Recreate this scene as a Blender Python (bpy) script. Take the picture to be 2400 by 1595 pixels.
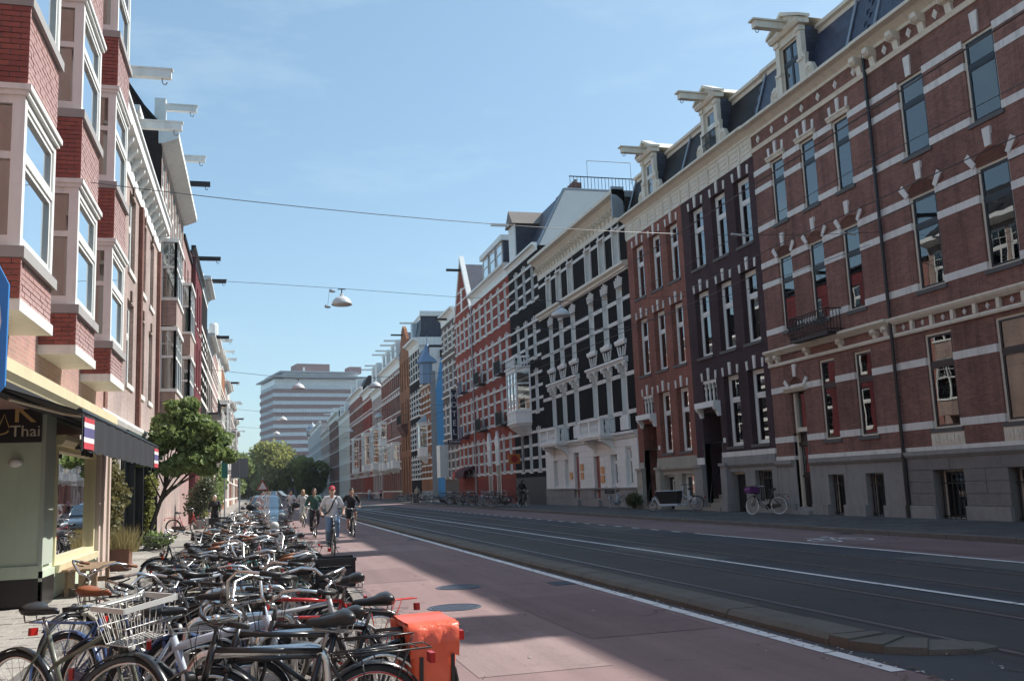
import bpy, bmesh, math, random
import numpy as np
from mathutils import Vector, Matrix
R = math.radians
rnd = random.Random(7)
S = bpy.context.scene
for o in list(bpy.data.objects):
    bpy.data.objects.remove(o)
COL = S.collection

# ---------------------------------------------------------------- camera
FPX, VPX, VPY, XV = 2200.0, 600.0, 1157.0, 620.0      # focal length and vanishing points in pixels of a 2400 x 1595 picture
def cam_axes():
    ax, ay = VPX - 1200, -(VPY - 797.5)
    a = XV - 1200
    yv = (-(ax * a) - FPX * FPX) / ay
    vy = Vector((ax, ay, -FPX)).normalized()
    vz = Vector((a, yv, -FPX)).normalized()
    return vy.cross(vz), vy, vz
vx_, vy_, vz_ = cam_axes()
cam = bpy.data.cameras.new('camera')
cam.sensor_width = 36
cam.lens = FPX * 36 / 2400
cam.clip_start = 0.1
cam.clip_end = 3000
co = bpy.data.objects.new('camera', cam)
COL.objects.link(co)
co.matrix_world = Matrix.Translation((0, 0, 1.6)) @ Matrix((vx_, vy_, vz_)).to_4x4()
S.camera = co

# ---------------------------------------------------------------- sky, sun, exposure
SUN = Vector((16.5, 4.3, 17.6)).normalized()
SUN_EL = math.asin(SUN.z)
SUN_AZ = math.atan2(SUN.x, SUN.y)
w = bpy.data.worlds.new('World')
S.world = w
w.use_nodes = True
nt = w.node_tree
nt.nodes.clear()
sky = nt.nodes.new('ShaderNodeTexSky')
sky.sky_type = 'NISHITA'
sky.sun_disc = False
sky.sun_elevation = SUN_EL
sky.sun_rotation = SUN_AZ
sky.altitude = 0
sky.air_density = 1.0
sky.dust_density = 0.9
sky.ozone_density = 1.3
bg = nt.nodes.new('ShaderNodeBackground')
bg.inputs[1].default_value = 0.15
wo = nt.nodes.new('ShaderNodeOutputWorld')
tc = nt.nodes.new('ShaderNodeTexCoord')
mp = nt.nodes.new('ShaderNodeMapping')
mp.inputs['Scale'].default_value = (1.2, 2.0, 5.0)
mp.inputs['Rotation'].default_value = (0.1, 0.25, 0.5)
nz = nt.nodes.new('ShaderNodeTexNoise')
nz.inputs['Scale'].default_value = 2.2
nz.inputs['Detail'].default_value = 7
nz.inputs['Roughness'].default_value = 0.62
rp = nt.nodes.new('ShaderNodeMapRange')
rp.inputs['From Min'].default_value = 0.54
rp.inputs['From Max'].default_value = 0.85
rp.inputs['To Max'].default_value = 0.42
mx = nt.nodes.new('ShaderNodeMix')
mx.data_type = 'RGBA'
mx.inputs['B'].default_value = (6.2, 6.6, 7.0, 1)
nt.links.new(tc.outputs['Generated'], mp.inputs['Vector'])
nt.links.new(mp.outputs[0], nz.inputs['Vector'])
nt.links.new(nz.outputs['Fac'], rp.inputs['Value'])
nt.links.new(rp.outputs[0], mx.inputs['Factor'])
nt.links.new(sky.outputs[0], mx.inputs['A'])
tn = nt.nodes.new('ShaderNodeMix')
tn.data_type = 'RGBA'
tn.blend_type = 'MULTIPLY'
tn.inputs['Factor'].default_value = 1
tn.inputs['B'].default_value = (0.99, 1.24, 1.33, 1)
gm_ = nt.nodes.new('ShaderNodeGamma')
gm_.inputs['Gamma'].default_value = 0.65
nt.links.new(mx.outputs['Result'], gm_.inputs['Color'])
nt.links.new(gm_.outputs[0], tn.inputs['A'])
nt.links.new(tn.outputs['Result'], bg.inputs[0])
nt.links.new(bg.outputs[0], wo.inputs[0])
sl = bpy.data.lights.new('sun', 'SUN')
sl.energy = 4.5
sl.angle = R(0.53)
sl.color = (1.0, 0.955, 0.89)
so = bpy.data.objects.new('sun', sl)
COL.objects.link(so)
so.rotation_euler = SUN.to_track_quat('Z', 'Y').to_euler()
so.location = (40, 10, 60)
vs = S.view_settings
vs.view_transform = 'Standard'
vs.look = 'None'
vs.gamma = 1
vs.exposure = 0.62
S.render.engine = 'CYCLES'
cy = S.cycles
cy.max_bounces = 6
cy.diffuse_bounces = 3
cy.glossy_bounces = 3
cy.transmission_bounces = 4
cy.transparent_max_bounces = 12
cy.use_denoising = True
cy.caustics_reflective = False
cy.caustics_refractive = False
# ================================================================ materials
def new_mat(name):
    m = bpy.data.materials.new(name)
    m.use_nodes = True
    t = m.node_tree
    t.nodes.clear()
    out = t.nodes.new('ShaderNodeOutputMaterial')
    b = t.nodes.new('ShaderNodeBsdfPrincipled')
    t.links.new(b.outputs[0], out.inputs[0])
    return m, t, b, out
def nd(t, typ, ins=None, **kw):
    n = t.nodes.new('ShaderNode' + typ)
    for k, v in kw.items():
        setattr(n, k, v)
    for k, v in (ins or {}).items():
        if isinstance(v, bpy.types.NodeSocket):
            t.links.new(v, n.inputs[k])
        else:
            n.inputs[k].default_value = v
    return n
def c4(c):
    return (c[0], c[1], c[2], 1)
def sc(c, k):
    return tuple(min(1, max(0, x * k)) for x in c)
def mixc(t, fac, a, b, mode='MIX'):
    n = nd(t, 'Mix', data_type='RGBA', blend_type=mode)
    for s, v in (('Factor', fac), ('A', a), ('B', b)):
        if isinstance(v, bpy.types.NodeSocket):
            t.links.new(v, n.inputs[s])
        else:
            n.inputs[s].default_value = c4(v) if s != 'Factor' else v
    return n.outputs['Result']
MATS = {}
def pm(name, col, rough=0.6, var=0.14, vs=1.4, fine=0.0, fs=60, bump=0.0, bs=40, metal=0.0, spec=0.5, coat=0.0, coords='pos', dirt=0.0):
    """plain paint / stone / metal: two octaves of colour variation, optional fine grain, bump and dirt"""
    if name in MATS:
        return MATS[name]
    m, t, b, out = new_mat(name)
    if coords == 'pos':
        vec = nd(t, 'NewGeometry').outputs['Position']
    else:
        vec = nd(t, 'TexCoord').outputs['Object']
    n1 = nd(t, 'TexNoise', {'Vector': vec, 'Scale': vs, 'Detail': 5, 'Roughness': 0.6})
    c = mixc(t, n1.outputs['Fac'], sc(col, 1 - var * 1.6), sc(col, 1 + var * 1.6))
    if fine:
        n2 = nd(t, 'TexNoise', {'Vector': vec, 'Scale': fs, 'Detail': 2, 'Roughness': 0.6})
        mr = nd(t, 'MapRange', {'Value': n2.outputs['Fac'], 'From Min': 0.3, 'From Max': 0.7, 'To Min': 1 - fine, 'To Max': 1 + fine})
        c = mixc(t, 1.0, c, mr.outputs[0], 'MULTIPLY')
    if dirt:
        n3 = nd(t, 'TexNoise', {'Vector': vec, 'Scale': 3.1, 'Detail': 8, 'Roughness': 0.7})
        mr = nd(t, 'MapRange', {'Value': n3.outputs['Fac'], 'From Min': 0.5, 'From Max': 0.72, 'To Min': 0.0, 'To Max': dirt})
        c = mixc(t, mr.outputs[0], c, (0.07, 0.06, 0.05))
        mpv = nd(t, 'Mapping', {'Vector': vec, 'Scale': (5.0, 5.0, 0.35)})
        n5 = nd(t, 'TexNoise', {'Vector': mpv.outputs[0], 'Scale': 1.0, 'Detail': 6, 'Roughness': 0.7})
        mr5 = nd(t, 'MapRange', {'Value': n5.outputs['Fac'], 'From Min': 0.5, 'From Max': 0.74, 'To Min': 0.0, 'To Max': min(.6, dirt * 2.2)})
        c = mixc(t, mr5.outputs[0], c, (0.16, 0.14, 0.12))
    t.links.new(c, b.inputs['Base Color'])
    b.inputs['Roughness'].default_value = rough
    b.inputs['Metallic'].default_value = metal
    b.inputs['Specular IOR Level'].default_value = spec
    b.inputs['Coat Weight'].default_value = coat
    if bump:
        n4 = nd(t, 'TexNoise', {'Vector': vec, 'Scale': bs, 'Detail': 4, 'Roughness': 0.65})
        bm_ = nd(t, 'Bump', {'Height': n4.outputs['Fac'], 'Strength': bump, 'Distance': 0.02})
        t.links.new(bm_.outputs[0], b.inputs['Normal'])
    MATS[name] = m
    return m
def brickm(name, c1, c2, mortar, bw=0.215, rh=0.066, ms=0.009, rough=0.85, stain=0.35, bump=0.5, vary=0.5, spec=0.3, sheen=0.0):
    if name in MATS:
        return MATS[name]
    m, t, b, out = new_mat(name)
    uv = nd(t, 'UVMap').outputs[0]
    pos = nd(t, 'NewGeometry').outputs['Position']
    br = nd(t, 'TexBrick', {'Vector': uv, 'Color1': c4(c1), 'Color2': c4(c2), 'Mortar': c4(mortar), 'Scale': 1.0, 'Mortar Size': ms, 'Mortar Smooth': 0.25, 'Bias': 0.0, 'Brick Width': bw, 'Row Height': rh})
    n1 = nd(t, 'TexNoise', {'Vector': pos, 'Scale': 0.5, 'Detail': 6, 'Roughness': 0.65})
    mr = nd(t, 'MapRange', {'Value': n1.outputs['Fac'], 'From Min': 0.3, 'From Max': 0.72, 'To Min': 1 - stain, 'To Max': 1 + stain * 0.6})
    c = mixc(t, 1.0, br.outputs['Color'], mr.outputs[0], 'MULTIPLY')
    n2 = nd(t, 'TexNoise', {'Vector': pos, 'Scale': 9.0, 'Detail': 3, 'Roughness': 0.7})
    mr2 = nd(t, 'MapRange', {'Value': n2.outputs['Fac'], 'From Min': 0.3, 'From Max': 0.7, 'To Min': 1 - 0.2 * vary, 'To Max': 1 + 0.2 * vary})
    c = mixc(t, 1.0, c, mr2.outputs[0], 'MULTIPLY')
    mpv = nd(t, 'Mapping', {'Vector': pos, 'Scale': (3.5, 3.5, 0.22)})
    n5 = nd(t, 'TexNoise', {'Vector': mpv.outputs[0], 'Scale': 1.0, 'Detail': 6, 'Roughness': 0.7})
    mr5 = nd(t, 'MapRange', {'Value': n5.outputs['Fac'], 'From Min': 0.46, 'From Max': 0.75, 'To Min': 1.06, 'To Max': 1 - stain * 1.1})
    c = mixc(t, 1.0, c, mr5.outputs[0], 'MULTIPLY')
    t.links.new(c, b.inputs['Base Color'])
    b.inputs['Roughness'].default_value = rough
    b.inputs['Specular IOR Level'].default_value = spec
    b.inputs['Sheen Weight'].default_value = sheen
    b.inputs['Sheen Roughness'].default_value = 0.45
    b.inputs['Sheen Tint'].default_value = (1, .95, .92, 1)
    inv = nd(t, 'Math', {0: 1.0, 1: br.outputs['Fac']}, operation='SUBTRACT')
    bp = nd(t, 'Bump', {'Height': inv.outputs[0], 'Strength': bump, 'Distance': 0.008})
    t.links.new(bp.outputs[0], b.inputs['Normal'])
    MATS[name] = m
    return m
def glassm(name, tint=(0.92, 0.95, 0.94), refl=1.0, ior=1.52):
    if name in MATS:
        return MATS[name]
    m = bpy.data.materials.new(name)
    m.use_nodes = True
    t = m.node_tree
    t.nodes.clear()
    out = t.nodes.new('ShaderNodeOutputMaterial')
    fr = nd(t, 'Fresnel', {'IOR': ior})
    pos = nd(t, 'NewGeometry').outputs['Position']
    nz_ = nd(t, 'TexNoise', {'Vector': pos, 'Scale': 1.3, 'Detail': 1})
    bp = nd(t, 'Bump', {'Height': nz_.outputs['Fac'], 'Strength': 0.025, 'Distance': 0.05})
    g = nd(t, 'BsdfGlossy', {'Color': (1, 1, 1, 1), 'Roughness': 0.01, 'Normal': bp.outputs[0]})
    tr = nd(t, 'BsdfTransparent', {'Color': c4(tint)})
    mu = nd(t, 'Math', {0: fr.outputs[0], 1: 3.0 * refl}, operation='MULTIPLY')
    mu.use_clamp = True
    ms = nd(t, 'MixShader', {0: mu.outputs[0], 1: tr.outputs[0], 2: g.outputs[0]})
    t.links.new(ms.outputs[0], out.inputs[0])
    MATS[name] = m
    return m
# stone, paint, metal
M_WHITE = pm('white_paint', (0.84, 0.845, 0.81), 0.5, 0.06, 0.9, dirt=0.10)
M_CREAM = pm('cream_paint', (0.74, 0.67, 0.55), 0.5, 0.07, 0.9, dirt=0.12)
M_BAND = pm('white_stone', (0.76, 0.73, 0.68), 0.75, 0.09, 1.1, fine=0.06, dirt=0.16)
M_SILL = pm('dark_stone_sill', (0.11, 0.105, 0.10), 0.7, 0.12, 2.0, fine=0.1)
M_PLINTH = pm('grey_stone', (0.30, 0.29, 0.28), 0.85, 0.16, 0.8, fine=0.16, fs=90, bump=0.25, bs=30, dirt=0.25)
M_PLINTH2 = pm('grey_brown_stone', (0.22, 0.205, 0.19), 0.85, 0.2, 0.9, fine=0.2, fs=70, bump=0.5, bs=24, dirt=0.3)
M_DARKWOOD = pm('dark_green_black_paint', (0.016, 0.02, 0.028), 0.3, 0.1, 2.0)
M_BLACK = pm('black_paint', (0.012, 0.012, 0.014), 0.35, 0.2, 3.0)
M_IRON = pm('black_iron', (0.015, 0.015, 0.017), 0.5, 0.2, 4.0)
M_ZINC = pm('zinc_grey', (0.34, 0.38, 0.42), 0.45, 0.14, 2.0, metal=0.5)
M_SLATE = brickm('slate_roof', (0.030, 0.038, 0.066), (0.048, 0.058, 0.095), (0.015, 0.017, 0.025), bw=0.3, rh=0.16, ms=0.012, rough=0.45, stain=0.3, bump=0.5, spec=0.5)
M_SLATE2 = brickm('dark_slate_roof', (0.020, 0.019, 0.020), (0.034, 0.031, 0.032), (0.01, 0.01, 0.01), bw=0.3, rh=0.16, ms=0.012, rough=0.55, stain=0.3, bump=0.5)
M_GLASS = glassm('window_glass')
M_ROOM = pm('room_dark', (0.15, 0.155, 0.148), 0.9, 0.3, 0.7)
M_CURT = pm('curtain_white', (0.62, 0.61, 0.57), 0.9, 0.08, 3.0)
M_BLIND = pm('blind_white', (0.70, 0.70, 0.68), 0.6, 0.05, 3.0)
M_CHROME = pm('bright_metal', (0.55, 0.55, 0.54), 0.28, 0.1, 6.0, metal=1.0)
BR_BROWN = brickm('brown_brick', (0.30, 0.130, 0.102), (0.21, 0.090, 0.072), (0.23, 0.17, 0.14))
BR_PURPLE = brickm('purple_painted_brick', (0.085, 0.054, 0.058), (0.075, 0.046, 0.052), (0.062, 0.041, 0.045), stain=0.22, bump=0.3, rough=0.9, spec=0.15)
BR_RED = brickm('red_brick', (0.34, 0.115, 0.080), (0.26, 0.088, 0.064), (0.22, 0.14, 0.11))
BR_BLACK = brickm('black_painted_brick', (0.022, 0.020, 0.021), (0.017, 0.016, 0.017), (0.014, 0.013, 0.013), stain=0.3, bump=0.3, rough=0.95, spec=0.08, sheen=0.02)
BR_HOTEL = brickm('red_painted_brick', (0.33, 0.062, 0.036), (0.29, 0.053, 0.032), (0.24, 0.045, 0.03), stain=0.2, bump=0.3)
BR_TAUPE = brickm('taupe_painted_brick', (0.16, 0.12, 0.10), (0.14, 0.105, 0.09), (0.12, 0.09, 0.08), stain=0.2, bump=0.3)
BR_ORANGE = brickm('orange_brick', (0.36, 0.14, 0.06), (0.30, 0.11, 0.05), (0.26, 0.15, 0.09))
BR_LRED = brickm('bright_red_brick', (0.40, 0.14, 0.105), (0.29, 0.09, 0.07), (0.34, 0.24, 0.21), stain=0.25, sheen=.6)
BR_LBROWN = brickm('grey_brown_brick', (0.44, 0.30, 0.25), (0.34, 0.225, 0.185), (0.40, 0.33, 0.30), sheen=.35)
BR_GREY = brickm('grey_brick', (0.24, 0.21, 0.19), (0.19, 0.165, 0.15), (0.17, 0.155, 0.14))
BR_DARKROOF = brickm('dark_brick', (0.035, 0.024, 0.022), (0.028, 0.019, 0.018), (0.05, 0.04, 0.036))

# ================================================================ mesh helper
class MB:
    def __init__(s):
        s.v, s.f, s.m = [], [], []
    def add(s, vs, fs, mi=0):
        o = len(s.v)
        s.v.extend(vs)
        s.f.extend([tuple(i + o for i in f) for f in fs])
        s.m.extend([mi] * len(fs))
        return s
    def box(s, x0, x1, y0, y1, z0, z1, mi=0):
        vs = [(x, y, z) for z in (z0, z1) for y in (y0, y1) for x in (x0, x1)]
        return s.add(vs, [(0, 2, 3, 1), (4, 5, 7, 6), (0, 1, 5, 4), (2, 6, 7, 3), (0, 4, 6, 2), (1, 3, 7, 5)], mi)
    def tube(s, pts, r, n=6, mi=0, closed=False, caps=True):
        pts = [Vector(p) for p in pts]
        k = len(pts)
        rs = r if isinstance(r, (list, tuple)) else [r] * k
        vs = []
        up = None
        for i in range(k):
            if closed:
                d = pts[(i + 1) % k] - pts[i - 1]
            else:
                d = pts[min(i + 1, k - 1)] - pts[max(i - 1, 0)]
            if d.length < 1e-9:
                d = Vector((0, 0, 1))
            d.normalize()
            if up is None:
                up = Vector((0, 0, 1)) if abs(d.z) < 0.9 else Vector((1, 0, 0))
            a = d.cross(up)
            if a.length < 1e-6:
                a = d.cross(Vector((0.3, 0.9, 0.2)))
            a.normalize()
            b_ = a.cross(d).normalized()
            up = b_
            for j in range(n):
                an = 2 * math.pi * j / n
                vs.append(tuple(pts[i] + rs[i] * (math.cos(an) * a + math.sin(an) * b_)))
        fs = []
        for i in range(k if closed else k - 1):
            i2 = (i + 1) % k
            for j in range(n):
                j2 = (j + 1) % n
                fs.append((i * n + j, i2 * n + j, i2 * n + j2, i * n + j2))
        if not closed and caps:
            fs.append(tuple(range(n)))
            fs.append(tuple((k - 1) * n + j for j in reversed(range(n))))
        return s.add(vs, fs, mi)
    def lathe(s, prof, n=12, c=(0, 0, 0), axis='z', mi=0, closed=False):
        """prof: (radius, height) along the axis"""
        vs = []
        for r, h in prof:
            for j in range(n):
                a = 2 * math.pi * j / n
                p = (r * math.cos(a), r * math.sin(a), h)
                if axis == 'x':
                    p = (p[2], p[0], p[1])
                elif axis == 'y':
                    p = (p[1], p[2], p[0])
                vs.append((p[0] + c[0], p[1] + c[1], p[2] + c[2]))
        fs = []
        k = len(prof)
        for i in range(k if closed else k - 1):
            i2 = (i + 1) % k
            for j in range(n):
                j2 = (j + 1) % n
                fs.append((i * n + j, i * n + j2, i2 * n + j2, i2 * n + j))
        if not closed:
            fs.append(tuple(reversed(range(n))))
            fs.append(tuple((k - 1) * n + j for j in range(n)))
        return s.add(vs, fs, mi)
    def prism(s, poly, fn, d0, d1, mi=0):
        """poly of 2D points, fn(a, b, d) -> xyz"""
        n = len(poly)
        vs = [fn(a, b, d0) for a, b in poly] + [fn(a, b, d1) for a, b in poly]
        fs = [tuple(range(n)), tuple(reversed(range(n, 2 * n)))] + [(i, i + n, (i + 1) % n + n, (i + 1) % n) for i in range(n)]
        return s.add(vs, fs, mi)
    def ball(s, c, r, n=10, k=6, mi=0):
        r = r if isinstance(r, (tuple, list)) else (r, r, r)
        vs = [(c[0], c[1], c[2] - r[2])]
        for i in range(1, k):
            th = math.pi * i / k
            for j in range(n):
                a = 2 * math.pi * j / n
                vs.append((c[0] + r[0] * math.sin(th) * math.cos(a), c[1] + r[1] * math.sin(th) * math.sin(a), c[2] - r[2] * math.cos(th)))
        vs.append((c[0], c[1], c[2] + r[2]))
        fs = [(0, 1 + (j + 1) % n, 1 + j) for j in range(n)]
        for i in range(k - 2):
            for j in range(n):
                a, b_ = 1 + i * n + j, 1 + i * n + (j + 1) % n
                fs.append((a, b_, b_ + n, a + n))
        e = len(vs) - 1
        fs += [(e, 1 + (k - 2) * n + j, 1 + (k - 2) * n + (j + 1) % n) for j in range(n)]
        return s.add(vs, fs, mi)
    def mesh(s, name, mats, off=(0, 0, 0), smooth=False, uv=False):
        me = bpy.data.meshes.new(name)
        if off != (0, 0, 0):
            vs = [(a - off[0], b - off[1], c - off[2]) for a, b, c in s.v]
        else:
            vs = s.v
        me.from_pydata(vs, [], s.f)
        mats = mats if isinstance(mats, (list, tuple)) else [mats] if mats else []
        for m in mats:
            me.materials.append(m)
        if len(mats) > 1:
            me.polygons.foreach_set('material_index', s.m)
        if smooth:
            me.polygons.foreach_set('use_smooth', [True] * len(s.f))
        if uv:
            ul = me.uv_layers.new(name='UVMap')
            nl = len(me.loops)
            vi = np.empty(nl, dtype=np.int32)
            me.loops.foreach_get('vertex_index', vi)
            V = np.array(s.v, dtype=np.float64)[vi]
            pn = np.empty(len(me.polygons) * 3)
            me.polygons.foreach_get('normal', pn)
            pn = np.abs(pn.reshape(-1, 3))
            cnt = np.empty(len(me.polygons), dtype=np.int32)
            me.polygons.foreach_get('loop_total', cnt)
            N = np.repeat(pn, cnt, axis=0)
            ax = np.where(N[:, 2] > 0.75, 2, np.where(N[:, 0] >= N[:, 1], 0, 1))
            U = np.where(ax == 0, V[:, 1], V[:, 0])
            W = np.where(ax == 2, V[:, 1], V[:, 2])
            ul.data.foreach_set('uv', np.stack([U, W], 1).ravel())
        return me
    def build(s, name, mats, parent=None, smooth=False, uv=False):
        off = tuple(parent.location) if parent is not None and parent.parent is None else (0, 0, 0)
        if parent is not None and parent.parent is not None:
            off = tuple(parent.location + parent.parent.location)
        return link(name, s.mesh(name, mats, off, smooth, uv), parent)
def link(name, me, parent=None, loc=None):
    fuse = None
    if isinstance(me, tuple):
        _, me, *fuse = me
    o = bpy.data.objects.new(name, me)
    COL.objects.link(o)
    if fuse:
        m = o.modifiers.new('fuse', 'REMESH')
        m.mode = 'VOXEL'
        m.voxel_size = fuse[0]
        m.use_smooth_shade = True
        if fuse[1]:
            s_ = o.modifiers.new('soften', 'SMOOTH')
            s_.factor = .5
            s_.iterations = fuse[1]
    if parent is not None:
        o.parent = parent
    if loc is not None:
        o.location = loc
    return o
def tag(o, label=None, cat=None, group=None, kind=None):
    for k, v in (('label', label), ('category', cat), ('group', group), ('kind', kind)):
        if v:
            o[k] = v
    return o
def thing(name, label, cat, loc=(0, 0, 0), group=None, rot=None):
    o = link(name, None, None, loc)
    if rot is not None:
        o.rotation_euler = rot
    return tag(o, label, cat, group)
def copy_tree(o, parent=None):
    c = o.copy()
    COL.objects.link(c)
    if parent is not None:
        c.parent = parent
        c.matrix_parent_inverse = o.matrix_parent_inverse.copy()
    for ch in o.children:
        copy_tree(ch, c)
    return c
# ================================================================ ground, road, pavements
def asphalt(name, col, grain=0.35, patch=0.2, rough=0.85, fs=170):
    m, t, b, out = new_mat(name)
    pos = nd(t, 'NewGeometry').outputs['Position']
    n1 = nd(t, 'TexNoise', {'Vector': pos, 'Scale': 0.35, 'Detail': 7, 'Roughness': 0.65})
    c = mixc(t, n1.outputs['Fac'], sc(col, 1 - patch * 1.7), sc(col, 1 + patch * 1.7))
    n2 = nd(t, 'TexNoise', {'Vector': pos, 'Scale': fs, 'Detail': 2, 'Roughness': 0.8})
    mr = nd(t, 'MapRange', {'Value': n2.outputs['Fac'], 'From Min': 0.3, 'From Max': 0.7, 'To Min': 1 - grain, 'To Max': 1 + grain})
    c = mixc(t, 1.0, c, mr.outputs[0], 'MULTIPLY')
    # wear streaks along the street and darker drips / spots
    mpn = nd(t, 'Mapping', {'Vector': pos, 'Scale': (2.2, 0.07, 1)})
    n3 = nd(t, 'TexNoise', {'Vector': mpn.outputs[0], 'Scale': 1.0, 'Detail': 5, 'Roughness': 0.6})
    mr3 = nd(t, 'MapRange', {'Value': n3.outputs['Fac'], 'From Min': 0.35, 'From Max': 0.7, 'To Min': 0.84, 'To Max': 1.1})
    c = mixc(t, 1.0, c, mr3.outputs[0], 'MULTIPLY')
    v = nd(t, 'TexVoronoi', {'Vector': pos, 'Scale': 1.7})
    mr4 = nd(t, 'MapRange', {'Value': v.outputs['Distance'], 'From Min': 0.02, 'From Max': 0.06, 'To Min': 0.75, 'To Max': 1.0})
    c = mixc(t, 1.0, c, mr4.outputs[0], 'MULTIPLY')
    vc = nd(t, 'TexVoronoi', {'Vector': nd(t, 'VectorMath', {0: pos, 1: nd(t, 'TexNoise', {'Vector': pos, 'Scale': 1.1, 'Detail': 4}).outputs['Color']}, operation='ADD').outputs[0], 'Scale': 0.33}, feature='DISTANCE_TO_EDGE')
    mrc = nd(t, 'MapRange', {'Value': vc.outputs['Distance'], 'From Min': 0.002, 'From Max': 0.007, 'To Min': 0.62, 'To Max': 1.0})
    n6 = nd(t, 'TexNoise', {'Vector': pos, 'Scale': 0.22, 'Detail': 2})
    mk = nd(t, 'MapRange', {'Value': n6.outputs['Fac'], 'From Min': 0.48, 'From Max': 0.56, 'To Min': 0.0, 'To Max': 1.0})
    c = mixc(t, mk.outputs[0], c, mixc(t, 1.0, c, mrc.outputs[0], 'MULTIPLY'))
    n7 = nd(t, 'TexNoise', {'Vector': pos, 'Scale': 2.6, 'Detail': 6, 'Roughness': 0.75})
    mr7 = nd(t, 'MapRange', {'Value': n7.outputs['Fac'], 'From Min': 0.56, 'From Max': 0.74, 'To Min': 1.0, 'To Max': 0.72})
    c = mixc(t, 1.0, c, mr7.outputs[0], 'MULTIPLY')
    t.links.new(c, b.inputs['Base Color'])
    b.inputs['Roughness'].default_value = rough
    b.inputs['Specular IOR Level'].default_value = 0.35
    bp = nd(t, 'Bump', {'Height': n2.outputs['Fac'], 'Strength': 0.35, 'Distance': 0.006})
    t.links.new(bp.outputs[0], b.inputs['Normal'])
    MATS[name] = m
    return m
M_ASPH = asphalt('asphalt', (0.075, 0.079, 0.088), 0.4, 0.28)
M_RED = asphalt('red_asphalt', (0.25, 0.172, 0.165), 0.34, 0.17)
M_PAVE = asphalt('paving_grey', (0.13, 0.125, 0.12), 0.25, 0.2, fs=90)
M_APRON = brickm('clinker_paving', (0.30, 0.265, 0.24), (0.24, 0.21, 0.19), (0.13, 0.115, 0.10), bw=0.2, rh=0.1, ms=0.008)
M_TILE = pm('concrete_tile', (0.37, 0.345, 0.31), 0.85, 0.14, 2.3, fine=0.12, fs=140, bump=0.2, bs=90, dirt=0.2)
M_KERB = pm('kerb_concrete', (0.15, 0.145, 0.125), 0.9, 0.22, 1.6, fine=0.3, fs=110, bump=0.7, bs=60, dirt=0.35)
M_KERB2 = pm('kerb_grey', (0.15, 0.14, 0.13), 0.9, 0.2, 1.6, fine=0.2, fs=110, bump=0.4, bs=60, dirt=0.3)
M_LINE = pm('road_paint_white', (0.80, 0.80, 0.78), 0.7, 0.07, 2.5, fine=0.08, fs=120, dirt=0.07)
M_RAIL = pm('rail_steel', (0.34, 0.36, 0.40), 0.32, 0.1, 3.0, metal=0.9)
M_GROOVE = pm('rail_groove', (0.03, 0.024, 0.022), 0.8, 0.2, 3.0)
M_COVER = pm('cast_iron_cover', (0.11, 0.125, 0.16), 0.5, 0.2, 6.0, metal=0.4)

def sheet(name, x0, x1, y0, y1, z, mat, uv=False):
    return tag(MB().add([(x0, y0, z), (x1, y0, z), (x1, y1, z), (x0, y1, z)], [(0, 1, 2, 3)]).build(name, mat, None, uv=uv), kind='structure')
sheet('ground', -900, 900, -300, 1500, -0.03, M_PAVE)
sheet('road', 1.5, 14.85, -25, 420, 0.0, M_ASPH)
M_TRACK = asphalt('track_asphalt', (0.078, 0.074, 0.072), 0.4, 0.3)
sheet('track_bed', 5.95, 8.05, -25, 420, 0.002, M_TRACK)
sheet('track_bed', 8.98, 11.08, -25, 420, 0.002, M_TRACK)
for px0, px1, py0, py1 in ((8.1, 8.95, 17, 21.5), (11.1, 11.95, 12, 15), (5.64, 5.94, 12, 18), (11.1, 11.95, 28, 33)):
    sheet('asphalt_patch', px0, px1, py0, py1, 0.0025, MATS['paving_grey'])
sheet('cycle_path', 1.6, 5.03, -25, 420, 0.005, M_RED)
sheet('cycle_lane', 12.07, 14.74, -25, 420, 0.005, M_RED)
sheet('parking_strip', -2.0, 1.56, -25, 260, 0.003, M_APRON, uv=True)
M_PAVT = brickm('paving_tiles', (0.15, 0.145, 0.14), (0.115, 0.11, 0.108), (0.06, 0.057, 0.054), bw=0.3, rh=0.3, ms=0.01, stain=.4)
pav = tag(MB().box(14.97, 19.6, -25, 420, -0.1, 0.12).build('pavement_right', M_PAVT, uv=True), kind='structure')
M_PAVL = brickm('paving_tiles_pale', (0.36, 0.335, 0.30), (0.31, 0.285, 0.255), (0.18, 0.165, 0.15), bw=0.3, rh=0.3, ms=0.008, stain=.3)
pavl = tag(MB().box(-4.6, -2.1, 26.0, 260, -0.1, 0.08).box(-4.6, -2.1, -25, 7.4, -0.1, 0.08).box(-4.6, -2.1, 7.4, 26.0, -0.1, 0.068).build('pavement_left', M_PAVL, uv=True), kind='structure')
# paving tiles on the near stretch of the left pavement
tm = MB().add([(-.147, -.147, .0), (.147, -.147, .0), (.147, .147, .0), (-.147, .147, .0), (-.142, -.142, .016), (.142, -.142, .016), (.142, .142, .016), (-.142, .142, .016)],
              [(4, 5, 6, 7), (0, 1, 5, 4), (1, 2, 6, 5), (2, 3, 7, 6), (3, 0, 4, 7)]).mesh('paving_tile', M_TILE)
th = tm.copy()
for v in th.vertices:
    v.co.x *= .48
for j in range(62):
    for i in range(8):
        if j > 36 and i < 3:
            continue
        y = 7.55 + 0.3 * j
        x = -2.25 - 0.3 * i + (0.0 if j % 2 else 0.15)
        half = i == 0 and j % 2 == 0
        o = link('paving_tile', th if half else tm, pavl, (-2.175 if half else x, y, 0.064 + rnd.uniform(-.003, .003)))
        o.rotation_euler = (rnd.uniform(-.006, .006), rnd.uniform(-.006, .006), rnd.uniform(-.006, .006))
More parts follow.
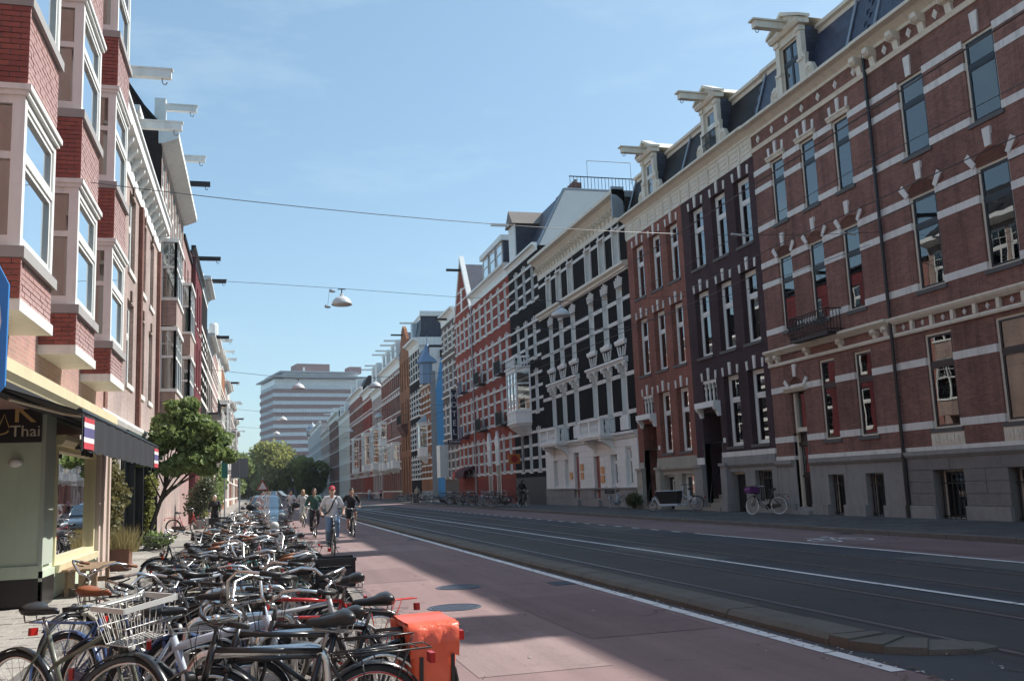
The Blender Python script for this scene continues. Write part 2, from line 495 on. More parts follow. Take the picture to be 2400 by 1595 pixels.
# kerbs: separate stones
def kerb(name, x0, x1, h, y0, y1, mat, step=1.0, indiv=60, bev=0.03):
    k = tag(link(name, None, None, ((x0 + x1) / 2, y0, 0)), kind='structure')
    hw, L = (x1 - x0) / 2, step - 0.012
    poly = [(-hw, -0.1), (hw, -0.1), (hw, h - bev), (hw - bev, h), (-hw + bev, h), (-hw, h - bev)]
    me = MB().prism(poly, lambda a, b, d: (a, d, b), 0, L).mesh('kerb_stone', mat)
    y = y0
    n = 0
    rest = MB()
    while y < y1:
        if n < indiv:
            o = link('kerb_stone', me, k, (rnd.uniform(-.004, .004), y - y0, rnd.uniform(-.006, .006)))
            o.rotation_euler = (0, 0, rnd.uniform(-.004, .004))
        else:
            rest.prism([(a + (x0 + x1) / 2, b) for a, b in poly], lambda a, b, d: (a, d, b), y, y + L)
        y += step
        n += 1
    if rest.v:
        tag(rest.build('kerb_run', mat, k), kind='stuff')
    return k
kb = kerb('kerb_separator', 5.14, 5.62, 0.10, 8.0, 150, M_KERB, 1.0, 60, 0.05)
# the separator's end turns away into the carriageway
outer = [(5.14, 7.99), (5.17, 7.72), (5.30, 7.42), (5.58, 7.18), (5.95, 7.06), (6.26, 7.12)]
inner = [(5.62, 7.99), (5.66, 7.86), (5.76, 7.72), (5.92, 7.60), (6.10, 7.53), (6.30, 7.42)]
for i in range(5):
    q = [outer[i], outer[i + 1], inner[i + 1], inner[i]]
    m_ = (sum(p[0] for p in q) / 4, sum(p[1] for p in q) / 4)
    q = [(m_[0] + (p[0] - m_[0]) * .985, m_[1] + (p[1] - m_[1]) * .985) for p in q]
    MB().prism(q, lambda a, b, d: (a, b, d), -0.05, 0.098 - .017 * i).build('kerb_nose_stone', M_KERB, kb)
kerb('kerb_right', 14.76, 14.96, 0.125, -20, 230, M_KERB2, 1.0, 80, 0.02)
kerb('kerb_left', -2.09, -1.98, 0.085, -5, 200, M_KERB2, 1.0, 50, 0.015)
# painted lines
def line(name, x, wd, segs, z=0.011):
    mb = MB()
    for a, b in segs:
        j = rnd.uniform(-.006, .006)
        mb.add([(x - wd / 2 + j, a, z), (x + wd / 2 + j, a, z), (x + wd / 2 + j, b, z), (x - wd / 2 + j, b, z)], [(0, 1, 2, 3)])
    return tag(mb.build(name, M_LINE), kind='structure')
def segs(y0, y1, on, gap):
    r, y = [], y0
    while y < y1:
        r.append((y, y + on))
        y += on + gap
    return r
line('cycle_path_line', 4.93, 0.14, segs(6.72, 120, 0.93, 0.025))
line('tram_line', 8.45, 0.11, segs(2.0, 200, 2.4, 0.03))
line('cycle_lane_line', 12.0, 0.12, segs(3.0, 16.4, 1.4, 0.03) + segs(17.2, 23.0, 1.4, 0.03) + segs(24.2, 150, 0.62, 0.95))
line('parking_line', 1.56, 0.10, [(4.5, 8.35)])
line('crossing_line', 6.6, 7.0, [(78.0, 78.9)])
# tram rails
for i, x in enumerate((6.27, 7.705, 9.3, 10.735)):
    mb = MB().box(x - 0.032, x + 0.032, -20, 300, -0.02, 0.007).box(x + 0.033, x + 0.085, -20, 300, -0.02, 0.0055, 1).box(x - 0.10, x - 0.033, -20, 300, -0.02, 0.0035, 1)
    tag(mb.build('tram_rail', [M_RAIL, M_GROOVE]), kind='structure')
# manhole covers
def manhole(x, y, r, label):
    t = thing('manhole_cover', label, 'manhole cover', (x, y, 0.005))
    MB().lathe([(r, 0), (r, .009), (r * .93, .009), (r * .93, 0.001)], 36, closed=True).build('rim', M_COVER).parent = t
    mb = MB().lathe([(r * .92, -.001), (r * .92, .003)], 36)
    k = int(r / 0.055)
    for i in range(-k, k + 1):
        for j in range(-k, k + 1):
            if math.hypot(i, j) * 0.055 < r * 0.85:
                cx_, cy_ = i * .055, j * .055
                mb.box(cx_ - .017, cx_ + .017, cy_ - .017, cy_ + .017, .002, .008)
    mb.build('lid', M_COVER).parent = t
manhole(3.12, 15.1, 0.36, 'farther round cast iron manhole cover at the shadow edge on the red cycle path')
manhole(2.55, 12.65, 0.36, 'nearer round cast iron manhole cover on the red cycle path')
# bicycle symbol on the right lane
bs = MB()
def flat(p, q, wd=0.07, z=0.011):
    a, b = Vector((p[0], p[1], 0)), Vector((q[0], q[1], 0))
    n = (b - a).cross(Vector((0, 0, 1))).normalized() * wd / 2
    bs.add([(v.x, v.y, z) for v in (a - n, b - n, b + n, a + n)], [(0, 1, 2, 3)])
def ring(cx_, cy_, r):
    for i in range(20):
        a0, a1 = 2 * math.pi * i / 20, 2 * math.pi * (i + 1) / 20
        bs.add([(cx_ + k * math.cos(a), cy_ + 1.9 * k * math.sin(a), 0.011) for k, a in ((r, a0), (r, a1), (r - .06, a1), (r - .06, a0))], [(0, 1, 2, 3)])
bx_, by_ = 13.15, 19.6
ring(bx_ - .42, by_, .3)
ring(bx_ + .42, by_, .3)
for p, q in (((-.42, 0), (-.12, 0)), ((-.12, 0), (-.22, .75)), ((-.22, .75), (.28, .85)), ((.28, .85), (.42, 0)), ((-.12, 0), (.28, .85)), ((-.42, 0), (-.22, .75)), ((.28, .85), (.24, 1.15)), ((.24, 1.15), (.45, 1.2)), ((-.35, .95), (-.1, .95))):
    flat((bx_ + p[0], by_ + p[1]), (bx_ + q[0], by_ + q[1]))
tag(bs.build('cycle_symbol', M_LINE), kind='structure')
# fallen leaves and scraps along the kerbs
lt = MB()
rl = random.Random(31)
for k in range(900):
    c = rl.random()
    y = 6 + 40 * rl.random() ** 1.6
    x = 5.1 - abs(rl.gauss(0, .12)) if c < .5 else (rl.uniform(1.6, 5.0) if c < .62 else (14.72 - abs(rl.gauss(0, .15)) if c < .85 else 5.66 + abs(rl.gauss(0, .1))))
    a, s_ = rl.uniform(0, 6.28), rl.uniform(.012, .032)
    z = 0.012 + rl.uniform(0, .006)
    lt.add([(x + s_ * math.cos(a), y + s_ * math.sin(a), z), (x - s_ * .6 * math.sin(a), y + s_ * .6 * math.cos(a), z + .006), (x - s_ * math.cos(a), y - s_ * math.sin(a), z), (x + s_ * .6 * math.sin(a), y - s_ * .6 * math.cos(a), z + .004)], [(0, 1, 2, 3)], rl.choice((0, 0, 1)))
tag(lt.build('leaf_litter', [pm('dry_leaf', (.16, .10, .05), .8, .3, 3), pm('paper_scrap', (.5, .48, .44), .8)]), 'dry leaves and scraps scattered along the road kerbs', 'litter', kind='stuff')
# repairs in the cycle path and gully grates by the separator
M_RED2 = asphalt('red_asphalt_repair', (0.215, 0.145, 0.14), 0.4, 0.2)
M_RED3 = asphalt('red_asphalt_faded', (0.275, 0.20, 0.19), 0.4, 0.2)
for px0, px1, py0, py1, m in ((3.3, 4.75, 9.4, 13.2, M_RED2), (1.75, 2.9, 16.6, 19.4, M_RED2), (2.4, 4.4, 24.5, 27.0, M_RED3), (1.8, 3.0, 8.0, 10.2, M_RED3), (12.4, 14.2, 14.0, 18.2, M_RED2), (12.6, 14.4, 24.0, 29.5, M_RED3)):
    sheet('asphalt_repair', px0, px1, py0, py1, 0.0085, m)
for k, (x, y) in enumerate(((4.68, 14.6), (4.68, 29.5), (14.52, 21.4))):
    t = thing('gully_grate', ('iron gully grate by the separator on the near cycle path', 'second iron gully grate by the separator farther along', 'iron gully grate at the right kerb')[k], 'drain grate', (x, y, .006), 'gully grates')
    link('frame', MB().box(-.17, .17, -.22, -.2, 0, .012).box(-.17, .17, .2, .22, 0, .012).box(-.17, -.15, -.2, .2, 0, .012).box(.15, .17, -.2, .2, 0, .012).mesh('frame', M_COVER), t)
    for i in range(6):
        link('grate_bar', MB().box(-.15, .15, -.17 + .062 * i, -.14 + .062 * i, 0, .01).mesh('grate_bar', M_COVER), t)
    link('pit', MB().box(-.15, .15, -.2, .2, -.001, .003).mesh('pit', M_GROOVE), t)
# ================================================================ facade helper
def rndbrick(name, c1, c2, rough=0.85, sheen=0.9):
    m, t, b, out = new_mat(name)
    oi = nd(t, 'ObjectInfo')
    pos = nd(t, 'NewGeometry').outputs['Position']
    n1 = nd(t, 'TexNoise', {'Vector': pos, 'Scale': 14.0, 'Detail': 3})
    ad = nd(t, 'Math', {0: oi.outputs['Random'], 1: n1.outputs['Fac']}, operation='ADD')
    mr = nd(t, 'MapRange', {'Value': ad.outputs[0], 'From Min': 0.2, 'From Max': 1.6})
    t.links.new(mixc(t, mr.outputs[0], c1, c2), b.inputs['Base Color'])
    b.inputs['Roughness'].default_value = rough
    b.inputs['Sheen Weight'].default_value = sheen
    b.inputs['Sheen Roughness'].default_value = 0.5
    b.inputs['Sheen Tint'].default_value = (1, .94, .9, 1)
    n2 = nd(t, 'TexNoise', {'Vector': pos, 'Scale': 120.0, 'Detail': 2})
    bp = nd(t, 'Bump', {'Height': n2.outputs['Fac'], 'Strength': 0.3, 'Distance': 0.004})
    t.links.new(bp.outputs[0], b.inputs['Normal'])
    return m
M_SLATE1 = rndbrick('roof_slate', (0.026, 0.034, 0.062), (0.055, 0.066, 0.105), .42, 0)
class Fac:
    """facade coordinates: u along the street (Y), v up (Z), d out of the wall towards the street"""
    def __init__(s, side, x0):
        s.side, s.x0 = side, x0
    def p(s, u, v, d):
        return (s.x0 - d, u, v) if s.side > 0 else (s.x0 + d, u, v)
    def box(s, mb, u0, u1, v0, v1, d0, d1, mi=0):
        a, b = (s.x0 - d1, s.x0 - d0) if s.side > 0 else (s.x0 + d0, s.x0 + d1)
        mb.box(min(a, b), max(a, b), u0, u1, v0, v1, mi)
        return mb
    def prism(s, mb, poly, d0, d1, mi=0):
        return mb.prism(poly, lambda a, b, d: s.p(a, b, d), d0, d1, mi)
    def prof(s, mb, poly, u0, u1, mi=0):
        """profile (d, v) swept along u"""
        return mb.prism(poly, lambda a, b, d: s.p(d, b, a), u0, u1, mi)
    def wall(s, mb, u0, u1, v0, v1, ops, depth=0.25, d=0.0, mi=0, mi_rev=None):
        """flat wall with rectangular openings and their reveals"""
        us = sorted(set([u0, u1] + [q for o in ops for q in o[:2] if u0 < q < u1]))
        vs_ = sorted(set([v0, v1] + [q for o in ops for q in o[2:4] if v0 < q < v1]))
        for i in range(len(us) - 1):
            j = 0
            while j < len(vs_) - 1:
                um = (us[i] + us[i + 1]) / 2
                solid = lambda jj: not any(o[0] < um < o[1] and o[2] < (vs_[jj] + vs_[jj + 1]) / 2 < o[3] for o in ops)
                if not solid(j):
                    j += 1
                    continue
                k = j
                while k + 1 < len(vs_) - 1 and solid(k + 1):
                    k += 1
                q = [s.p(us[i], vs_[j], d), s.p(us[i + 1], vs_[j], d), s.p(us[i + 1], vs_[k + 1], d), s.p(us[i], vs_[k + 1], d)]
                mb.add(q, [(0, 1, 2, 3)], mi)
                j = k + 1
        for o in ops:
            a, b, c, e = o[:4]
            r = mi if mi_rev is None else mi_rev
            for q in ([(a, c), (a, e)], [(b, c), (b, e)], [(a, c), (b, c)], [(a, e), (b, e)]):
                (ua, va), (ub, vb) = q
                mb.add([s.p(ua, va, d), s.p(ub, vb, d), s.p(ub, vb, d - depth), s.p(ua, va, d - depth)], [(0, 1, 2, 3)], r)
        return mb
RF = Fac(1, 19.0)
WCACHE = {}
def window(f, parent, u0, u1, v0, v1, style='T', frame=M_WHITE, sash=None, fd=0.2, fw=0.09, sw=0.055, transom=0.66, sill=None, sillh=0.12, glass=M_GLASS, curtain=0, split=1, name='window', sub=True):
    """window > sash, pane, sill, curtain; frame sits fd behind the wall face. style T: transom; G: grid bars in the top light"""
    W, H = round(u1 - u0, 3), round(v1 - v0, 3)
    sash = sash or frame
    key = (f.side, W, H, style, frame.name, sash.name, fd, fw, sw, transom, sill.name if sill else '', sillh, split, curtain, sub)
    g = Fac(f.side, 0.0)
    if key not in WCACHE:
        L = []
        fr = MB()
        for a, b, c, e in ((0, fw, 0, H), (W - fw, W, 0, H), (fw, W - fw, H - fw, H), (fw, W - fw, 0, fw * .8)):
            g.box(fr, a, b, c, e, -fd - .08, -fd)
        main = fr.mesh('window', frame)
        sh = MB()
        lights = []
        a0, a1, b0, b1 = fw, W - fw, fw * .8, H - fw
        tv = b0 + (b1 - b0) * transom
        if 0 < transom < 1:
            g.box(sh, a0, a1, tv - .05, tv + .05, -fd - .075, -fd - .004)
            rows = [(b0, tv - .05), (tv + .05, b1)]
        else:
            rows = [(b0, b1)]
        for ri, (c, e) in enumerate(rows):
            n = split if not (style == 'G' and ri == len(rows) - 1) else 1
            for i in range(n):
                x0_ = a0 + (a1 - a0) * i / n
                x1_ = a0 + (a1 - a0) * (i + 1) / n
                for p in ((x0_, x0_ + sw, c, e), (x1_ - sw, x1_, c, e), (x0_ + sw, x1_ - sw, c, c + sw), (x0_ + sw, x1_ - sw, e - sw, e)):
                    g.box(sh, *p, -fd - .07, -fd - .014)
                if style == 'G' and ri == len(rows) - 1:
                    m_ = (x0_ + x1_) / 2
                    g.box(sh, m_ - .014, m_ + .014, c + sw, e - sw, -fd - .06, -fd - .02)
                    g.box(sh, x0_ + sw, x1_ - sw, (c + e) / 2 - .014, (c + e) / 2 + .014, -fd - .058, -fd - .022)
                lights.append((x0_ + sw, x1_ - sw, c + sw, e - sw))
        L.append(('sash', sh.mesh('sash', sash)))
        for q in lights:
            L.append(('pane', g.box(MB(), *q, -fd - .045, -fd - .039).mesh('pane', glass)))
        if sill is not None:
            L.append(('sill', g.box(MB(), -.07, W + .07, -sillh, 0.0, -fd - .02, 0.055).mesh('sill', sill)))
        if curtain == 1:      # side drapes
            cm = MB()
            for a, b in ((a0, a0 + W * .28), (a1 - W * .28, a1)):
                n = 10
                vs_ = []
                for i in range(n + 1):
                    x = a + (b - a) * i / n
                    dd = -fd - .22 + .03 * math.sin(i * 2.3)
                    vs_ += [g.p(x, b0, dd), g.p(x, b1, dd)]
                cm.add(vs_, [(2 * i, 2 * i + 2, 2 * i + 3, 2 * i + 1) for i in range(n)])
            L.append(('curtain', cm.mesh('curtain', M_CURT)))
        elif curtain == 2:    # venetian blind
            bm_ = MB()
            n = int((b1 - b0) / .075)
            for i in range(n):
                z = b0 + .03 + i * .075
                bm_.add([g.p(a0 + .02, z, -fd - .17), g.p(a1 - .02, z, -fd - .17), g.p(a1 - .02, z + .045, -fd - .13), g.p(a0 + .02, z + .045, -fd - .13)], [(0, 1, 2, 3)])
            L.append(('blind', bm_.mesh('blind', M_BLIND)))
        elif curtain == 3:    # half net curtain
            n = 16
            vs_ = []
            for i in range(n + 1):
                x = a0 + (a1 - a0) * i / n
                dd = -fd - .2 + .02 * math.sin(i * 1.9)
                vs_ += [g.p(x, b0, dd), g.p(x, b0 + (b1 - b0) * .97, dd)]
            L.append(('curtain', MB().add(vs_, [(2 * i, 2 * i + 2, 2 * i + 3, 2 * i + 1) for i in range(n)]).mesh('curtain', M_CURT)))
        WCACHE[key] = (main, L)
    main, L = WCACHE[key]
    base = Vector((f.x0, u0, v0)) - (parent.location if parent else Vector())
    o = link(name, main, parent, base)
    for n, me in L:
        link(n, me, o)
    return o
def wedge_mesh(f, w0, w1, h, t, mat, key):
    k = ('wedge', f.side, w0, w1, h, t, mat.name, key)
    if k not in WCACHE:
        g = Fac(f.side, 0.0)
        WCACHE[k] = g.prism(MB(), [(-w0 / 2, 0), (w0 / 2, 0), (w1 / 2, h), (-w1 / 2, h)], -0.01, t).mesh('keystone', mat)
    return WCACHE[k]
def wedges(f, parent, u0, u1, v, spec, mat=M_BAND, t=0.035, side_h=0.38, mid_h=0.52, w=0.14, splay=0.16, arch=0.0):
    """wedge stones over an opening: spec = list of positions 0..1; the middle one is larger"""
    for s_ in spec:
        mid = abs(s_ - 0.5) < 0.01
        a = (s_ - 0.5) * 2
        u = u0 + (u1 - u0) * s_
        rise = arch * (1 - a * a)
        me = wedge_mesh(f, w * (1.0 if mid else .8), w * (1.45 if mid else 1.05), mid_h if mid else side_h, t + (.02 if mid else 0), mat, mid)
        o = link('keystone', me, parent, Vector((f.x0, u, v + rise)) - parent.location)
        ang = a * splay
        o.rotation_euler = (-ang, 0, 0)
def bar(f, parent, name, u0, u1, v0, v1, d0, d1, mat):
    return f.box(MB(), u0, u1, v0, v1, d0, d1).build(name, mat, parent)
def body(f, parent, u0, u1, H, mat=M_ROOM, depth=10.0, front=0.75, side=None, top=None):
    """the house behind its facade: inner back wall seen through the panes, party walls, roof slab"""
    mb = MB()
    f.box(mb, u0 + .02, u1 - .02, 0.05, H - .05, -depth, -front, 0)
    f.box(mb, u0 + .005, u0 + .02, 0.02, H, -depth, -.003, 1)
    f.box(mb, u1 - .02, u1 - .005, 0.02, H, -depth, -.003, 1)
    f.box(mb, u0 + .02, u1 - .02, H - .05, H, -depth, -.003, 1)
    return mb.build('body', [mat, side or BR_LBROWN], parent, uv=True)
def cornice(f, parent, u0, u1, v0, v1, out, mat, name='cornice'):
    h = v1 - v0
    poly = [(-.02, v0), (.06, v0), (.06, v0 + h * .25), (out * .4, v0 + h * .5), (out * .55, v0 + h * .62), (out, v0 + h * .68), (out, v0 + h * .92), (out * .9, v1), (-.02, v1)]
    return f.prof(MB(), poly, u0, u1).build(name, mat, parent)
def mansard(f, parent, u0, u1, v0, v1, back, mat, depth=9.5, trim=M_CREAM, d0=-.1, th=.28, slates=False):
    mb = MB()
    poly = [(d0, v0), (d0 - back, v1), (-depth, v1), (-depth, v0)]
    f.prof(mb, poly, u0, u1)
    o = mb.build('roof', mat, parent, uv=True)
    q = d0 - back
    if slates:
        # separate slates laid in half bond on the front slope
        L = math.hypot(back, v1 - v0)
        ang = math.atan2(back, v1 - v0)
        sw_, sh_ = .42, .235
        g = Fac(f.side, 0)
        me = g.box(MB(), .006, sw_ - .006, 0, sh_ + .03, 0.0, .014).mesh('slate', M_SLATE1)
        rows_ = int((L - .3) / sh_)
        for r_ in range(rows_):
            u = u0 + .02 - (sw_ / 2 if r_ % 2 else 0)
            while u < u1 - .2:
                if u >= u0:
                    z = v0 + r_ * sh_ * math.cos(ang)
                    d = d0 - r_ * sh_ * math.sin(ang) + .012
                    s_ = link('slate', me, o, Vector(f.p(u, z, d)) - parent.location - o.location)
                    s_.rotation_euler = (0, f.side * ang + rnd.uniform(-.006, .006) - f.side * .02, 0)
                u += sw_
    if trim:
        f.prof(MB(), [(q - .05, v1 - th), (q + .12, v1 - th), (q + .12, v1 - th * .45), (q + .25, v1 - th * .3), (q + .25, v1 + .05), (q - .3, v1 + .05)], u0, u1).build('roof_trim', trim, o)
    return o
# ================================================================ right side, nearest houses
def dormer(f, parent, uc, v0, wd=1.6, h=2.3, gl=M_CREAM, sash=M_WHITE, beam=True, scroll=True, rail=False, d=0.05):
    """white dormer with posts, scroll wings, pediment and hoisting beam"""
    o = link('dormer', None, parent, Vector((f.x0, uc, v0)) - parent.location)
    def B(mb, name, mat, uv=False):
        me = mb.mesh(name, mat, (f.x0, uc, v0), uv=uv)
        return link(name, me, o)
    u0, u1 = uc - wd / 2, uc + wd / 2
    cheek = MB()
    f.box(cheek, u0 + .05, u1 - .05, v0, v0 + h, -2.0, d - .2)
    B(cheek, 'cheek', M_SLATE, True)
    fr = MB()
    for a, b in ((u0, u0 + .26), (u1 - .26, u1)):
        f.box(fr, a, b, v0, v0 + h, d - .2, d)
        f.box(fr, a - .04, b + .04, v0 + h * .42, v0 + h * .42 + .1, d - .2, d + .05)
        f.box(fr, a - .03, b + .03, v0 + h - .22, v0 + h - .04, d - .2, d + .05)
    f.box(fr, u0 + .26, u1 - .26, v0 + h - .3, v0 + h, d - .2, d - .02)
    B(fr, 'surround', gl)
    ped = MB()
    f.prof(ped, [(d - .3, v0 + h), (d + .12, v0 + h), (d + .2, v0 + h + .12), (d + .2, v0 + h + .2), (d - .3, v0 + h + .2)], u0 - .16, u1 + .16)
    f.prism(ped, [(u0 - .2, v0 + h + .2), (u1 + .2, v0 + h + .2), (uc, v0 + h + .72)], d - .3, d + .06)
    for s_ in (-1, 1):
        e = uc + s_ * (wd / 2 + .24)
        f.prism(ped, [(e, v0 + h + .2), (e, v0 + h + .31), (uc, v0 + h + .86), (uc, v0 + h + .72)], d - .3, d + .22)
    f.prism(ped, [(u0 - .16, v0 + h + .2), (uc, v0 + h + .76), (u1 + .16, v0 + h + .2)], -2.2, d - .3)
    B(ped, 'pediment', gl)
    if scroll:
        for s_ in (-1, 1):
            e = uc + s_ * wd / 2
            pts = [(0, 0), (.52, 0), (.60, .18), (.60, .45), (.48, .68), (.30, .76), (.16, .72), (.13, .95), (.18, 1.2), (.08, 1.12), (.0, 1.35)]
            mb = MB()
            f.prism(mb, [(e + s_ * a, v0 + b) for a, b in pts], d - .16, d - .01)
            cu, cv = e + s_ * .33, v0 + .38
            for rr in (.2, .1):
                n = 16
                for i in range(n):
                    a0_, a1_ = 2 * math.pi * i / n, 2 * math.pi * (i + 1) / n
                    f.prism(mb, [(cu + k * math.cos(q), cv + 1.2 * k * math.sin(q)) for k, q in ((rr, a0_), (rr, a1_), (rr - .045, a1_), (rr - .045, a0_))], d - .01, d + .03)
            B(mb, 'scroll', gl)
    wn = window(Fac(f.side, f.x0 - f.side * (d - .0)), parent, u0 + .26, u1 - .26, v0 + .05, v0 + h - .3, frame=gl, sash=sash, fd=.12, fw=.06, transom=.64, curtain=3 if sash is M_DARKWOOD else 0, split=2 if sash is M_DARKWOOD else 1)
    wl = wn.location.copy()
    wn.parent = o
    wn.location = wl - o.location
    if beam:
        mb = MB()
        f.box(mb, uc - .13, uc + .13, v0 + h + .14, v0 + h + .42, d - .3, d + 1.35)
        f.box(mb, uc - .19, uc + .19, v0 + h + .40, v0 + h + .46, d - .1, d + 1.45)
        B(mb, 'hoisting_beam', gl)
        hk = MB().tube([f.p(uc, v0 + h + .16 - .02 * i, d + 1.15) for i in range(5)] + [f.p(uc, v0 + h + .06 - .09 * math.sin(a), d + 1.15 + .07 * (1 - math.cos(a))) for a in (0.4, 1.0, 1.6, 2.2, 2.8, 3.4)], .016, 6)
        B(hk, 'hook', M_ZINC)
    if rail:
        mb = MB()
        for i in range(11):
            u = u0 + .2 + (wd - .4) * i / 10
            f.box(mb, u - .012, u + .012, v0 + .05, v0 + .95, d + .06, d + .085)
        for z in (.1, .5, .93):
            f.box(mb, u0 + .14, u1 - .14, v0 + z, v0 + z + .03, d + .055, d + .09)
        B(mb, 'railing', M_IRON)
    return o
def bands(f, parent, u0, u1, levels, ops, mat=M_BAND, proud=0.022, ret=0.2, h=0.22):
    """stone courses that stop at openings and turn into the reveal; one object per run"""
    for v in levels:
        hh = h
        if isinstance(v, tuple):
            v, hh = v
        cuts = sorted([(o[0], o[1]) for o in ops if o[2] < v + hh * .5 < o[3]])
        e = u0
        runs = []
        for a, b in cuts:
            if a > e:
                runs.append((e, a, e > u0 + .001, True))
            e = b
        if u1 > e:
            runs.append((e, u1, e > u0 + .001, False))
        for a, b, ra, rb in runs:
            mb = f.box(MB(), a + (0 if ra else 0), b, v, v + hh, -.01, proud)
            if ra:
                f.box(mb, a - .006, a - .0005, v, v + hh, -ret, proud)
            if rb:
                f.box(mb, b + .0005, b + .006, v, v + hh, -ret, proud)
            mb.build('stone_band', mat, parent)
def bars_window(f, parent, u0, u1, v0, v1, frame=M_CREAM):
    w_ = window(f, parent, u0, u1, v0, v1, frame=frame, sash=M_DARKWOOD, fd=.3, fw=.06, transom=0, curtain=0)
    key = ('bars', f.side, round(u1 - u0, 3), round(v1 - v0, 3))
    if key not in WCACHE:
        g = Fac(f.side, 0)
        mb = MB()
        n = 6
        for i in range(n):
            u = .1 + (u1 - u0 - .2) * i / (n - 1)
            g.box(mb, u - .012, u + .012, 0, (v1 - v0) * .97, -.14, -.116)
        for z in (.08, (v1 - v0) * .72):
            g.box(mb, .02, u1 - u0 - .02, z, z + .03, -.145, -.11)
        c = (u1 - u0) / 2
        for i in range(12):
            a0_, a1_ = math.pi * i / 6, math.pi * (i + 1) / 6
            g.prism(mb, [(c + k * math.cos(q), (v1 - v0) * .85 + k * math.sin(q)) for k, q in ((.11, a0_), (.11, a1_), (.085, a1_), (.085, a0_))], -.145, -.115)
        WCACHE[key] = mb.mesh('window_bars', M_IRON)
    link('window_bars', WCACHE[key], w_)
    return w_
def diamond(f, parent, u, v, s_=.17, mat=M_BAND):
    k = ('dia', f.side, s_, mat.name)
    if k not in WCACHE:
        g = Fac(f.side, 0)
        mb = g.prism(MB(), [(-s_ * .75, 0), (0, -s_), (s_ * .75, 0), (0, s_)], 0, .03)
        g.prism(mb, [(-s_ * .35, 0), (0, -s_ * .5), (s_ * .35, 0), (0, s_ * .5)], .02, .055)
        WCACHE[k] = mb.mesh('diamond_stone', mat)
    return link('diamond_stone', WCACHE[k], parent, Vector((f.x0, u, v)) - parent.location)
def console(f, parent, u, v0, v1, out=.34, wd=.24, mat=M_CREAM):
    k = ('cons', f.side, round(v1 - v0, 2), out, wd, mat.name)
    if k not in WCACHE:
        g = Fac(f.side, 0)
        H = v1 - v0
        pts = [(0, 0), (.07, .0), (.10, H * .3), (.12, H * .5), (out * .7, H * .58), (out, H * .75), (out, H), (0, H)]
        mb = g.prof(MB(), pts, -wd / 2, wd / 2)
        g.prof(mb, [(0, H * .45), (out * .9, H * .55), (out * .95, H * .9), (0, H * .9)], -wd / 2 - .03, -wd / 2)
        g.prof(mb, [(0, H * .45), (out * .9, H * .55), (out * .95, H * .9), (0, H * .9)], wd / 2, wd / 2 + .03)
        WCACHE[k] = mb.mesh('console', mat)
    return link('console', WCACHE[k], parent, Vector((f.x0, u, v0)) - parent.location)
def seg_arch(f, parent, u0, u1, v, rise, brick):
    """recessed brick tympanum under a segmental relieving arch with a projecting brick ring"""
    n = 10
    c = (u0 + u1) / 2
    hw = (u1 - u0) / 2 + .06
    arc = [(c + hw * math.cos(a), v + rise * math.sin(a)) for a in [math.pi * i / n for i in range(n + 1)]]
    f.prism(MB(), arc, -.05, .012).build('tympanum', M_TYMP, parent, uv=True)
    mb = MB()
    for i in range(n):
        (a0_, b0_), (a1_, b1_) = arc[i], arc[i + 1]
        k = .36
        d0 = Vector((a0_ - c, (b0_ - v) * 1.3 + .25)).normalized() * k
        d1 = Vector((a1_ - c, (b1_ - v) * 1.3 + .25)).normalized() * k
        f.prism(mb, [(a0_, b0_), (a0_ + d0.x, b0_ + d0.y), (a1_ + d1.x, b1_ + d1.y), (a1_, b1_)], -.01, .03)
    mb.build('arch', brick, parent, uv=True)
M_TYMP = brickm('tympanum_brick', (0.17, 0.065, 0.04), (0.14, 0.05, 0.032), (0.12, 0.07, 0.05))
def downpipe(f, parent, u, v0, v1, d=.12, r=.055, mat=M_BLACK):
    mb = MB().tube([f.p(u, v0, d), f.p(u, v1, d)], r, 10)
    for z in np.arange(v0 + 1.2, v1, 2.4):
        mb.tube([f.p(u, z, d), f.p(u, z + .07, d)], r * 1.35, 10)
    mb.tube([f.p(u, v0, d), f.p(u, v0 + 1.9, d)], r * 1.3, 10)
    return mb.build('downpipe', mat, parent)
def blocks(f, parent, u0, u1, v0, v1, ops, rows, mat, depth=.12, bl=1.1, name='stone_block'):
    """ashlar courses as separate stones, cut at openings"""
    hh = (v1 - v0) / rows
    for r_ in range(rows):
        a, b = v0 + r_ * hh, v0 + (r_ + 1) * hh
        cuts = sorted([(o[0], o[1]) for o in ops if o[2] < (a + b) / 2 < o[3]])
        e = u0
        runs = []
        for p, q in cuts:
            if p > e:
                runs.append((e, p))
            e = max(e, q)
        if u1 > e:
            runs.append((e, u1))
        for p, q in runs:
            n = max(1, round((q - p) / bl))
            for i in range(n):
                s0, s1 = p + (q - p) * i / n, p + (q - p) * (i + 1) / n
                f.box(MB(), s0 + .006, s1 - .006, a + .006, b - .006, -.3, depth + rnd.uniform(-.008, .008)).build(name, mat, parent)

